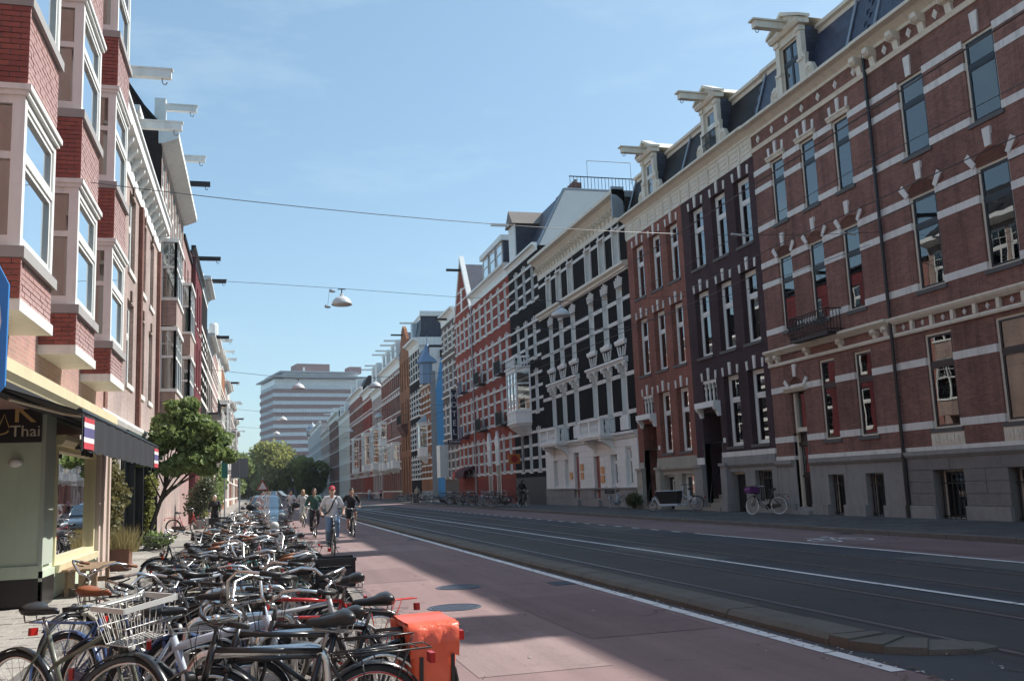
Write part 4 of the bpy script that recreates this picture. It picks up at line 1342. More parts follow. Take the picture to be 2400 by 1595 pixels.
# ---- black house with white cornice and balconies
def house_b5():
    f, u0, u1 = RF, 45.2, 61.35
    cols = [(46.25, 47.1), (48.45, 49.3), (50.75, 51.6), (54.05, 54.9), (56.4, 57.25), (58.6, 59.45)]
    rows = [(5.0, 7.72), (9.1, 11.9), (13.2, 15.1)]
    H = house('townhouse', 'black painted house with white cornice, two white balconies and white stuccoed ground floor', u0, u1, 16.6, BR_BLACK, cols, rows, band=(), stones=0, rev=M_WHITE, fd=.26, corn=(16.1, 16.95, .75, M_CREAM, 15.45), low=4.0, plinth=None, fw=.12, wall_from=4.0)
    bands(f, H, u0, u1, [(7.0, .22), (5.0, .22), (11.05, .22), (9.95, .2), (14.9, .18)], [(a, b, c, e) for a, b in cols for c, e in rows], ret=.25)
    for k in range(26):
        u = u0 + .4 + .62 * k
        f.prof(MB(), [(0, 15.75), (.1, 15.75), (.16, 15.95), (.5, 16.05), (.5, 16.12), (0, 16.12)], u - .08, u + .08).build('modillion', M_CREAM, H)
    for a, b in cols:
        arch_stones(f, H, a, b, 11.93, 5, mid=.62, side=.42, w=.12, splay=.22)
        # scrolled heads of the top row and its pilasters
        mb = MB()
        f.box(mb, a - .08, a + .02, 13.2, 15.1, -.02, .08)
        f.box(mb, b - .02, b + .08, 13.2, 15.1, -.02, .08)
        f.box(mb, a - .16, b + .16, 15.1, 15.2, -.02, .1)
        for s_ in (a - .02, b + .02):
            f.prism(mb, [(s_ - .08, 15.22), (s_ + .08, 15.22), (s_ + (.16 if s_ > a else -.16), 15.5), (s_ - (.02 if s_ > a else -.02), 15.5)], 0, .05)
        mb.build('pilaster_window', M_BAND, H)
        # fan of stones over the tall windows
        mb = MB()
        c = (a + b) / 2
        for t_, hh in ((-.55, .55), (-.2, .5), (.2, .5), (.55, .55)):
            f.prism(mb, [(c + t_ * .7 - .05, 8.15), (c + t_ * .7 + .05, 8.15), (c + t_ * 1.1 + .07, 8.15 + hh), (c + t_ * 1.1 - .05, 8.15 + hh)], 0, .05)
        mb.build('fan_stones', M_BAND, H)
        for u in (a - .1, b + .1):
            console(f, H, u, 7.3, 7.75, .26, .16, M_WHITE)
        f.prof(MB(), [(0, 8.75), (.1, 8.75), (.16, 8.88), (.16, 9.0), (0, 9.0)], a - .3, b + .3).build('apron_sill', M_WHITE, H)
        f.box(MB(), a - .15, b + .15, 4.2, 4.9, 0, .12).build('apron_panel', M_WHITE, H)
    for a, b in ((45.9, 52.0), (53.7, 59.8)):
        f.prof(MB(), [(0, 7.75), (.14, 7.75), (.2, 7.85), (.3, 7.92), (.3, 8.02), (0, 8.08)], a, b).build('hood', M_WHITE, H)
    f.prof(MB(), [(0, 12.6), (.1, 12.6), (.18, 12.8), (.34, 12.9), (.34, 13.05), (0, 13.12)], u0, u1).build('string_course', M_CREAM, H)
    f.prof(MB(), [(0, 3.75), (.08, 3.75), (.14, 3.9), (.26, 3.98), (.26, 4.1), (0, 4.14)], u0, u1).build('string_course', M_WHITE, H)
    # ground floor
    gops = [(46.1, 46.95, 1.28, 3.25), (48.2, 49.15, 1.28, 3.15), (50.9, 51.9, .5, 3.15), (54.5, 55.45, .5, 3.3), (56.5, 57.3, 1.28, 3.1), (58.75, 59.6, 1.28, 3.1)]
    f.wall(MB(), u0, u1, 0, 4.0, gops, .32, d=-.02).build('ground_floor_wall', M_WHITE, H)
    blocks(f, H, u0, u1, 1.15, 3.7, gops, 7, M_WHITE, .05, 2.5)
    blocks(f, H, u0, u1, .1, 1.1, gops, 2, M_PLINTH, .1, 1.6)
    f.box(MB(), u0, u1, 1.1, 1.17, -.1, .16).build('plinth_cap', M_PLINTH, H)
    for i, g in enumerate(gops):
        if g[2] > 1:
            window(f, H, *g, frame=M_WHITE, fd=.16, transom=.7)
        else:
            d_ = f.box(MB(), g[0] + .06, g[1] - .06, .5, 3.1, -.2, -.12).build('door', pm('red_door_paint', (.28, .035, .03), .35), H)
            f.box(MB(), g[0] - .15, g[1] + .15, .1, .5, -.3, .3).build('step', M_PLINTH, H)
    for a, z in ((50.2, 1.95), (50.2, 1.45), (53.7, 2.2), (53.7, 1.7), (55.75, 1.75)):
        f.box(MB(), a, a + .5, z, z + .4, .06, .1).build('name_plate', pm('orange_plate', (.62, .25, .06), .4), H)
    balcony(f, H, 48.3, 51.9, 4.12)
    balcony(f, H, 56.1, 59.8, 4.12)
    # roof deck behind the cornice
    f.box(MB(), u0, u1, 16.55, 16.9, -9, -.05).build('roof', M_ZINC, H)
    f.box(MB(), u0 + .0, u0 + .12, 15.4, 17.1, -.02, .7).build('cornice_end', M_ZINC, H)
house_b5()

# ---- second black house with white bay
def house_b6():
    f, u0, u1 = RF, 61.38, 69.2
    cols = [(62.4, 63.15), (64.55, 65.3), (66.7, 67.45)]
    rows = [(2.4, 5.1), (6.5, 9.15), (10.3, 12.85), (14.35, 16.95)]
    H = house('townhouse', 'narrow black house with white striped windows and white carved bay window', u0, u1, 18.1, BR_BLACK, cols, rows, band=(.03, .35, .68, 1.02), bh=.2, stones=3, rev=M_WHITE, fd=.24, corn=(17.75, 18.3, .4, M_WHITE), smid=.42, extra_ops=[(64, 69.1, 5.5, 10.2)], low=2.0, plinth=pm('dark_plinth', (.05, .05, .055), .7))
    erker(f, H, 64.3, 67.9, 5.9, 9.95, 1.0, top='rail', ncol=3, taper=.5, corbel=.9)
    f.box(MB(), 65.6, 67.4, .2, 4.9, -.3, -.1).build('shop_front', M_BLACK, H)
    # white end wall of the tall roof, slate front slope, chimney and deck railing
    mb = MB().prism([(19.15, 18.0), (21.3, 22.2), (30, 22.2), (30, 14), (19.15, 14)], lambda a, b, d: (a, d, b), 61.40, 61.75)
    mb.build('gable_wall', pm('white_roof_board', (.68, .68, .66), .6, .05), H)
    mb = MB().prism([(19.2, 18.05), (21.4, 22.25), (30, 22.25), (30, 14), (19.2, 14)], lambda a, b, d: (a, d, b), 61.76, 69.15)
    mb.build('roof', M_SLATE, H, uv=True)
    for q in (((19.0, 17.95), (21.25, 22.3)), ((21.25, 22.3), (30, 22.3))):
        MB().tube([(q[0][0], 61.45, q[0][1]), (q[1][0], 61.45, q[1][1])], .1, 4).build('roof_edge', M_ZINC, H)
    ch = MB().box(22.3, 23.0, 62.5, 66.5, 22.2, 23.2)
    co_ = ch.build('chimney', BR_BROWN, H, uv=True)
    mb = MB()
    for i in range(8):
        mb.lathe([(.14, 23.2), (.12, 23.5)], 8, (22.65, 62.8 + .5 * i, 0))
    mb.build('chimney_pots', M_PLINTH2, H)
    mb = MB()
    for i in range(30):
        mb.box(21.8 + .27 * i, 21.83 + .27 * i, 61.6, 61.63, 22.2, 23.3)
    mb.box(21.75, 30, 61.58, 61.65, 23.3, 23.36)
    mb.box(21.75, 30, 61.58, 61.65, 22.35, 22.4)
    mb.build('deck_railing', M_IRON, H)
    MB().tube([(23.2, 61.7, 22.2), (23.2, 61.7, 24.6), (26.6, 61.7, 24.6), (26.6, 61.7, 23)], .03, 6).build('mast', M_ZINC, H)
    # small white dormer
    mb = MB().box(18.9, 21.5, 66.3, 67.9, 18.3, 21.0)
    D = mb.build('dormer', M_SLATE, H, uv=True)
    MB().box(18.8, 18.9, 66.25, 67.95, 18.3, 21.0).build('dormer_front', M_WHITE, H)
    MB().prism([(66.0, 21.0), (68.2, 21.0), (67.1, 22.2)], lambda a, b, d: (d, a, b), 18.6, 21.8).build('dormer_roof', pm('roof_tile_grey', (.22, .19, .17), .85), H)
    simple_window(Fac(1, 18.8), H, 66.6, 67.6, 18.9, 20.6, fd=-.02)
    MB().box(17.2, 18.7, 67.0, 67.2, 21.0, 21.2).build('hoisting_beam', M_WHITE, H)
house_b6()

# ---- red striped hotel: wide part, gabled part, taupe part
GR_HOTEL = None
def hotel():
    f = RF
    rows = [(2.45, 5.1), (6.35, 9.05), (10.2, 12.95), (14.2, 16.95)]
    cols = [(70.05, 70.8), (72.2, 72.95), (74.6, 75.35), (76.75, 77.5), (78.9, 79.65), (81.05, 81.8)]
    H = house('hotel_building', 'wide red hotel house with white striped windows below a white cornice', 69.22, 82.4, 17.8, BR_HOTEL, cols, rows, band=(.02, .35, .68, 1.02), bh=.19, stones=3, rev=M_WHITE, fd=.22, corn=(18.1, 18.75, .5, M_WHITE, 17.7), smid=.45, plinth=BR_HOTEL, low=2.0, cat='hotel', fw=.12, side=BR_HOTEL)
    f.box(MB(), 69.22, 82.4, 17.8, 18.7, -9, -.05).build('roof_deck', M_SLATE2, H)
    # flat roofed white dormer block and a second one behind
    mb = MB().box(19.5, 24, 72.2, 79.5, 18.7, 21.3)
    mb.build('dormer', M_SLATE, H, uv=True)
    f.box(MB(), 72.0, 79.7, 21.3, 21.75, -5, -.25).build('dormer_roof', M_WHITE, H)
    for k in range(3):
        simple_window(Fac(1, 19.45), H, 72.5 + 2.4 * k, 74.4 + 2.4 * k, 18.9, 21.2, fd=-.03)
    f.box(MB(), 69.3, 72.0, 18.7, 20.2, -6, -1.5).build('zinc_dormer', M_ZINC, H)
    # pointed entrance hoods
    for u in (74.3, 77.1):
        mb = f.box(MB(), u - .6, u + .6, 3.1, 4.8, 0, .14)
        f.prism(mb, [(u - .7, 4.8), (u + .7, 4.8), (u, 5.9)], 0, .18)
        for k in range(3):
            f.box(mb, u - .5 + .38 * k, u - .3 + .38 * k, 3.2, 4.6, .14, .18)
        mb.build('entrance_hood', M_WHITE, H)
        f.box(MB(), u - .45, u + .45, .2, 3.0, -.1, .05).build('entrance_door', M_BLACK, H)
        for s_ in (-.6, .6):
            f.box(MB(), u + s_ - .05, u + s_ + .05, .1, 3.1, 0, .06).build('pilaster', M_WHITE, H)
    for u, z in ((71.4, 10.2), (78.6, 10.2), (71.4, 6.2), (78.6, 6.2)):
        mb = f.box(MB(), u - .9, u + .9, z - .1, z, 0, .7)
        for i in range(13):
            f.box(mb, u - .9 + .148 * i, u - .87 + .148 * i, z, z + .95, .66, .69)
        for s_ in (-.9, .88):
            for i in range(5):
                f.box(mb, u + s_, u + s_ + .02, z, z + .95, .1 + .13 * i, .13 + .13 * i)
        f.box(mb, u - .92, u + .92, z + .95, z + 1.0, .62, .72)
        f.box(mb, u - .85, u + .85, z + .15, z + .8, .64, .655)
        mb.build('iron_balcony', M_IRON, H)
    downpipe(f, H, 82.2, .1, 17.8, mat=M_ZINC)
    cols = [(83.4, 84.1), (85.35, 86.05), (87.2, 87.9), (88.9, 89.6)]
    G = house('hotel_building', 'red hotel house with a steep white edged gable', 82.45, 90.1, 17.6, BR_HOTEL, cols, rows, band=(.02, .35, .68, 1.02), bh=.19, stones=3, rev=M_WHITE, fd=.22, smid=.45, plinth=BR_HOTEL, low=2.0, cat='hotel', fw=.12, side=BR_HOTEL)
    f.prism(MB(), [(82.6, 17.6), (90.0, 17.6), (86.5, 23.1)], -.3, 0).build('gable', BR_HOTEL, G, uv=True)
    f.prism(MB(), [(82.7, 17.6), (89.9, 17.6), (86.5, 22.7)], -9, -.3).build('roof', M_SLATE, G, uv=True)
    for s_ in (82.5, 90.1):
        f.prism(MB(), [(s_, 17.6), (s_ + (.35 if s_ < 85 else -.35), 17.6), (86.5 + (.05 if s_ < 85 else -.05), 22.95), (86.5, 23.5)], -.34, .1).build('gable_edge', M_WHITE, G)
    for z in (18.0, 19.0, 20.0):
        k = (z - 17.6) / 5.5
        f.box(MB(), 82.6 + 3.9 * k + .3, 90.0 - 3.5 * k - .3, z, z + .16, -.01, .03).build('stone_band', M_BAND, G)
    f.box(MB(), 86.2, 86.8, 18.0, 20.3, -.05, .04).build('gable_window', M_WHITE, G)
    f.box(MB(), 86.35, 86.65, 22.0, 22.2, 0, 1.4).build('hoisting_beam', M_IRON, G)
    for u, z in ((85.7, 10.2), (85.7, 6.0)):
        mb = f.box(MB(), u - .8, u + .8, z - .1, z, 0, .7)
        f.box(mb, u - .8, u + .8, z, z + 1.0, .62, .68)
        mb.build('blue_banner_balcony', pm('navy_blue', (.02, .025, .08), .6), G)
    mb = f.prof(MB(), [(0, 3.0), (0, 3.35), (1.0, 2.9), (1.1, 2.3), (1.0, 2.3), (.9, 2.8)], 83.2, 87.0)
    mb.build('entrance_awning', pm('dark_red_canvas', (.06, .012, .014), .8), G)
    f.prof(MB(), [(.0, 3.0), (0, 3.35), (1.0, 2.9), (1.1, 2.3), (.0, 2.3)], 87.0, 88.2).build('awning_end', pm('red_canvas', (.42, .02, .02), .7), G)
    cols = [(91.2, 91.9), (93.4, 94.1), (95.4, 96.1)]
    T = house('hotel_building', 'taupe hotel house on the side street corner carrying the vertical blue sign', 90.12, 97.0, 18.3, BR_TAUPE, cols, [(2.4, 5.0), (6.9, 9.5), (11.35, 13.7), (15.4, 17.3)], band=(.02, .35, .68, 1.02), bh=.18, stones=3, rev=M_WHITE, fd=.22, corn=(18.6, 19.3, .5, M_WHITE, 18.2), smid=.5, plinth=pm('taupe_plinth', (.10, .09, .08), .8), low=2.0, cat='hotel', side=BR_TAUPE)
    f.box(MB(), 90.12, 97.0, 18.3, 19.2, -9, -.05).build('roof_deck', M_SLATE2, T)
    for z in (14.6, 10.6, 6.2):
        f.prof(MB(), [(0, z), (.12, z), (.18, z + .14), (0, z + .16)], 90.12, 97).build('string_course', M_WHITE, T)
    f.box(MB(), 95.0, 96.8, 2.5, 5.8, 0, .9).build('white_bay', M_WHITE, T)
    f.box(MB(), 93.6, 93.8, 18.5, 18.7, 0, 1.3).build('hoisting_beam', M_IRON, T)
    return T
hotel()
def text(name, s, size, loc, rot, mat, parent=None, ext=.01, align='CENTER'):
    c = bpy.data.curves.new(name, 'FONT')
    c.body = s
    c.size = size
    c.align_x = align
    c.align_y = 'CENTER'
    c.extrude = ext
    c.resolution_u = 2
    c.materials.append(mat)
    tmp = bpy.data.objects.new(name, c)
    COL.objects.link(tmp)
    me = bpy.data.meshes.new_from_object(tmp)
    bpy.data.objects.remove(tmp)
    o = link(name, me, parent, loc)
    o.rotation_euler = rot
    return o
M_NAVY = pm('navy_sign', (0.012, 0.014, 0.05), 0.3, .05)
M_LET = pm('sign_letter_white', (0.75, 0.75, 0.75), 0.5, .03)
hs = thing('hotel_sign', 'tall navy blue vertical sign with white letters hanging from the hotel', 'sign', (18.45, 89.0, 5.6))
MB().box(-.28, .28, -.12, .12, .45, 5.2).build('panel', M_NAVY).parent = hs
MB().box(-.34, -.28, -.14, .14, .4, 5.25).box(.28, .34, -.14, .14, .4, 5.25).build('edge', M_LET).parent = hs
MB().box(-.72, .75, -.12, .12, 0, .4).build('name_panel', M_NAVY).parent = hs
MB().box(.3, .6, -.03, .03, 1.2, 1.26).box(.3, .6, -.03, .03, 4.4, 4.46).build('bracket', M_IRON).parent = hs
for i, ch in enumerate('HOTEL'):
    text('letter', ch, .78, (0, -.14, 4.62 - .88 * i), (R(90), 0, 0), M_LET, hs)
text('lettering', 'SPHINX', .36, (.015, -.14, .2), (R(90), 0, 0), M_LET, hs)
os_ = thing('hanging_sign', 'orange hanging sign with red emblem on the black house', 'sign', (18.35, 67.2, 3.4))
MB().box(-.45, .45, -.06, .06, -.36, .36).build('panel', pm('orange_sign', (.5, .16, .03), .5)).parent = os_
MB().lathe([(.26, -.09), (.26, -.06)], 16, axis='y').build('emblem', pm('red_emblem', (.4, .02, .015), .5)).parent = os_
MB().box(.45, .65, -.02, .02, .2, .24).build('bracket', M_IRON).parent = os_
# ================================================================ right side, far end of the row
def far_right():
    f = RF
    M_BLUEW = pm('blue_wall', (.11, .36, .66), .7, .08)
    M_GREYW = pm('grey_render', (.28, .30, .32), .8, .1)
    # orange corner house with turret, side wall towards the alley painted blue
    cols = [(105.5, 106.2), (107.5, 108.2), (109.5, 110.2)]
    rows = [(2.6, 5.0), (6.4, 8.8), (10.0, 12.3), (13.6, 15.8)]
    H = house('corner_house', 'orange brick corner house with white bands and blue painted side wall', 104.4, 111.5, 17.3, BR_ORANGE, cols, rows, band=(.0, .3, .6, .95), bh=.2, stones=3, fd=.18, side=M_WHITE, plinth=M_GREYW, low=1.2, sside=.3, extra_ops=[(106.8, 109.2, 4.6, 9.6)])
    MB().box(19.0, 19.6, 104.32, 104.4, 0, 14.6).build('corner_render', M_GREYW, H)
    MB().prism([(19.62, 0), (23, 0), (23, 16.2), (20.3, 16.2), (19.62, 12.5)], lambda a, b, d: (a, d, b), 104.33, 104.4).build('blue_side_wall', M_BLUEW, H)
    MB().box(20.2, 21.4, 104.2, 104.9, 16.2, 17.0).build('chimney', M_BLACK, H)
    erker(f, H, 106.9, 109.1, 5.2, 9.0, .9, top='roof', ncol=1, taper=.4, corbel=.9)
    mb = MB()
    mb.lathe([(.95, 13.2), (.95, 15.4), (1.05, 15.5), (1.3, 15.6), (.05, 17.9), (.03, 18.8)], 8, (18.9, 105.2, 0))
    mb.build('turret', pm('turret_zinc', (.16, .25, .38), .5, .1), H)
    f.prof(MB(), [(0, 13.0), (.1, 13.0), (.16, 13.2), (0, 13.25)], 104.4, 111.5).build('string_course', M_WHITE, H)
    f.box(MB(), 104.4, 111.5, 17.3, 17.6, -9, 0).build('roof', M_SLATE, H)
    # black and white house with slate mansard
    cols = [(112.3, 113.0), (114.2, 114.9), (116.0, 116.7), (117.7, 118.4)]
    H = house('townhouse', 'black and white chequered house under a white cornice and slate mansard', 111.52, 119.0, 19.0, BR_BLACK, cols, [(2.6, 5.0), (6.2, 8.8), (10.2, 12.9), (14.6, 18.3)], band=(0, .25, .5, .75, 1.0), bh=.22, stones=3, rev=M_WHITE, fd=.2, corn=(18.7, 19.6, .8, M_WHITE, 18.2), side=M_WHITE, full=False)
    mansard(f, H, 111.52, 119.0, 19.5, 22.6, .6, M_SLATE, trim=M_WHITE, th=.5)
    MB().box(19.3, 27, 111.45, 111.52, 19.5, 22.3).build('slate_side', M_SLATE, H, uv=True)
    MB().box(19.0, 28, 111.2, 111.5, 18.6, 19.6).box(19.2, 28, 111.2, 111.5, 22.2, 22.8).build('side_cornice', M_WHITE, H)
    ar = MB().prism([(22.3, 19.7), (24.3, 19.7), (24.3, 21.2), (24.0, 21.8), (23.3, 22.1), (22.6, 21.8), (22.3, 21.2)], lambda a, b, d: (a, d, b), 111.1, 111.4)
    ar.build('arched_dormer', M_WHITE, H)
    MB().box(22.5, 24.1, 111.05, 111.1, 19.9, 21.4).build('pane', M_GLASS, H)
    f.box(MB(), 115.2, 116.6, 19.6, 22.0, -.5, .1).build('front_dormer', pm('pale_blue_dormer', (.42, .52, .6), .6), H)
    f.box(MB(), 115.8, 116.0, 22.0, 22.2, 0, 1.6).build('hoisting_beam', M_WHITE, H)
    # orange brick house with pointed gable
    cols = [(120.2, 121.0), (122.4, 123.2), (124.6, 125.4), (126.3, 126.9)]
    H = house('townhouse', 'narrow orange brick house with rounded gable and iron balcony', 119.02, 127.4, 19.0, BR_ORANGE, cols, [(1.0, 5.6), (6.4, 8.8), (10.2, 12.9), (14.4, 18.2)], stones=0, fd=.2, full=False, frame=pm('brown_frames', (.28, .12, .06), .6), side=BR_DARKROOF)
    f.prism(MB(), [(120.5, 19), (126.6, 19), (126.2, 21.0), (125.2, 22.6), (124.0, 23.1), (122.9, 22.6), (121.2, 21)], -.4, .0).build('gable', BR_ORANGE, H, uv=True)
    f.prism(MB(), [(120.8, 19), (126.3, 19), (124.0, 22.3)], -9, -.4).build('roof', M_SLATE, H, uv=True)
    f.box(MB(), 123.9, 124.1, 21.8, 22.0, 0, 1.6).build('hoisting_beam', M_IRON, H)
    mb = f.box(MB(), 121.5, 125.5, 9.6, 9.9, 0, .9)
    f.prof(mb, [(0, 8.3), (.3, 8.6), (.9, 9.6), (0, 9.6)], 121.5, 125.5)
    mb.build('balcony_corbel', pm('brown_stone', (.13, .05, .035), .7), H)
    mb = MB()
    for i in range(20):
        f.box(mb, 121.5 + .2 * i, 121.53 + .2 * i, 9.9, 11.0, .85, .88)
    f.box(mb, 121.5, 125.5, 11.0, 11.06, .83, .9)
    mb.build('balcony_railing', M_IRON, H)
    # two grey white houses with stacked white bays
    for k, (a, b, br, lb) in enumerate(((127.42, 137.2, BR_BROWN, 'brown brick house with white stacked bay windows next to the orange gable'), (137.22, 147.2, BR_RED, 'red brick house with white bays and pale blue dormers'))):
        cols = [(a + .9 + 1.95 * i, a + 1.75 + 1.95 * i) for i in range(5)]
        H = house('townhouse', lb, a, b, 18.6, br, cols, [(1.2, 4.2), (5.2, 7.6), (8.6, 11.2), (12.0, 14.4), (15.2, 17.4)], stones=3, band=(0, 1.0), bh=.16, fd=.2, full=False, corn=(18.6, 19.5, .6, M_WHITE, 18.0), extra_ops=[(a + 1.2, a + 8.5, 4.4, 11.3)])
        erker(f, H, a + 1.6, a + 4.2, 4.4, 7.9, .9, ncol=2, corbel=.7)
        erker(f, H, a + 5.2, a + 8.2, 4.4, 7.9, .9, ncol=2, corbel=.7)
        if k == 1:
            erker(f, H, a + 4.8, a + 8.2, 8.1, 11.6, .9, ncol=2, corbel=0)
        mansard(f, H, a, b, 19.4, 22.0, .9, M_SLATE, trim=M_WHITE)
        for u in (a + 2.2, a + 6.4):
            f.box(MB(), u, u + 1.6, 19.5, 22.2, -1.4, .1).build('dormer', M_WHITE, H)
            f.box(MB(), u + .3, u + 1.3, 19.8, 21.6, .1, .14).build('pane', M_GLASS, H)
            f.box(MB(), u + .7, u + .9, 22.0, 22.25, .1, 1.7).build('hoisting_beam', M_WHITE, H)
    specs = [(147.2, 160.0, BR_LBROWN, 17.0, 'grey brown brick house with white bays far along the right row', 6, M_WHITE, 21.5),
             (160.0, 174.0, BR_HOTEL, 18.4, 'dark red brick house with white striping in the far right row', 7, M_WHITE, 0),
             (174.0, 200.0, BR_RED, 19.8, 'long red brick house with white bays and cornice far down the street', 11, M_WHITE, 22.5),
             (200.0, 227.0, pm('cream_render', (.62, .58, .5), .7, .08), 17.6, 'cream rendered house far down the street', 9, M_WHITE, 20.5),
             (227.0, 257.0, BR_BROWN, 19.6, 'dark brown brick house with white bay far down the street', 10, M_WHITE, 21.5),
             (257.0, 290.0, BR_LBROWN, 17.4, 'brick house with pale stripes at the far end of the street', 11, M_BAND, 0),
             (290.0, 365.0, pm('pale_stone', (.40, .40, .40), .7, .14), 22.0, 'pale stone building with a dome at the end of the street', 18, M_WHITE, 0)]
    for (a, b, br, Hh, lb, n, tr, mz) in specs:
        w_ = (b - a) / n
        cols = [(a + w_ * (i + .28), a + w_ * (i + .72)) for i in range(n)]
        rows = [(1.0, 3.8), (4.8, 7.4), (8.4, 11.0), (12.0, 14.4)] + ([(15.2, 17.0)] if Hh > 18 else [])
        H = house('townhouse', lb, a + .02, b, Hh, br, cols, rows, stones=3 if b < 205 else 0, band=(0, 1.02) if b < 205 else (1.02,), bh=.16, fd=.2, full=False, rev=None, corn=(Hh - .2, Hh + .7, .7, tr, Hh - .7))
        if b < 210:
            erker(f, H, a + (b - a) * .3, a + (b - a) * .3 + 4.5, 4.8, 11.4, 1.0, ncol=3, corbel=1.0)
        if mz:
            mansard(f, H, a, b, Hh + .6, mz, 1.0, M_SLATE2, trim=None)
            for q in (.3, .7):
                u = a + (b - a) * q
                f.box(MB(), u, u + 2, Hh + .7, mz + .3, -1.5, .2).build('dormer', M_WHITE, H)
                f.box(MB(), u + .9, u + 1.1, mz - .2, mz + .05, .2, 2.0).build('hoisting_beam', M_WHITE, H)
        if a == 290.0:
            MB().lathe([(2.2, 21.5), (2.2, 23.2), (2.4, 23.3), (2.3, 24.2), (1.6, 25.4), (.3, 26.0), (.15, 26.8)], 14, (20, 352, 0)).build('dome', M_ZINC, H, smooth=True)
    # house just outside the picture on the right, it shades the near road
    for (a, b, lb) in ((-12.0, 3.2, 'brown brick house behind the viewer on the shaded side of the street'), (3.25, 10.4, 'brown brick house beside the viewer on the shaded side of the street'), (10.45, 17.7, 'brown brick house next to the right edge of the picture')):
        n = max(3, int((b - a) / 2.4))
        w_ = (b - a) / n
        cols = [(a + w_ * (i + .3), a + w_ * (i + .7)) for i in range(n)]
        H = house('brick_house', lb, a, b, 15.0, BR_BROWN, cols, [(2.7, 5.4), (6.8, 9.6), (10.9, 13.3)], stones=0, band=(0, .98), fd=.18, full=False, corn=(14.8, 15.25, .5, M_CREAM))
        mansard(f, H, a, b, 15.25, 17.6, .75, M_SLATE)
        dormer(f, H, (a + b) / 2 + (.9 if a > 5 else 0), 15.27, 1.6, 2.2)
far_right()
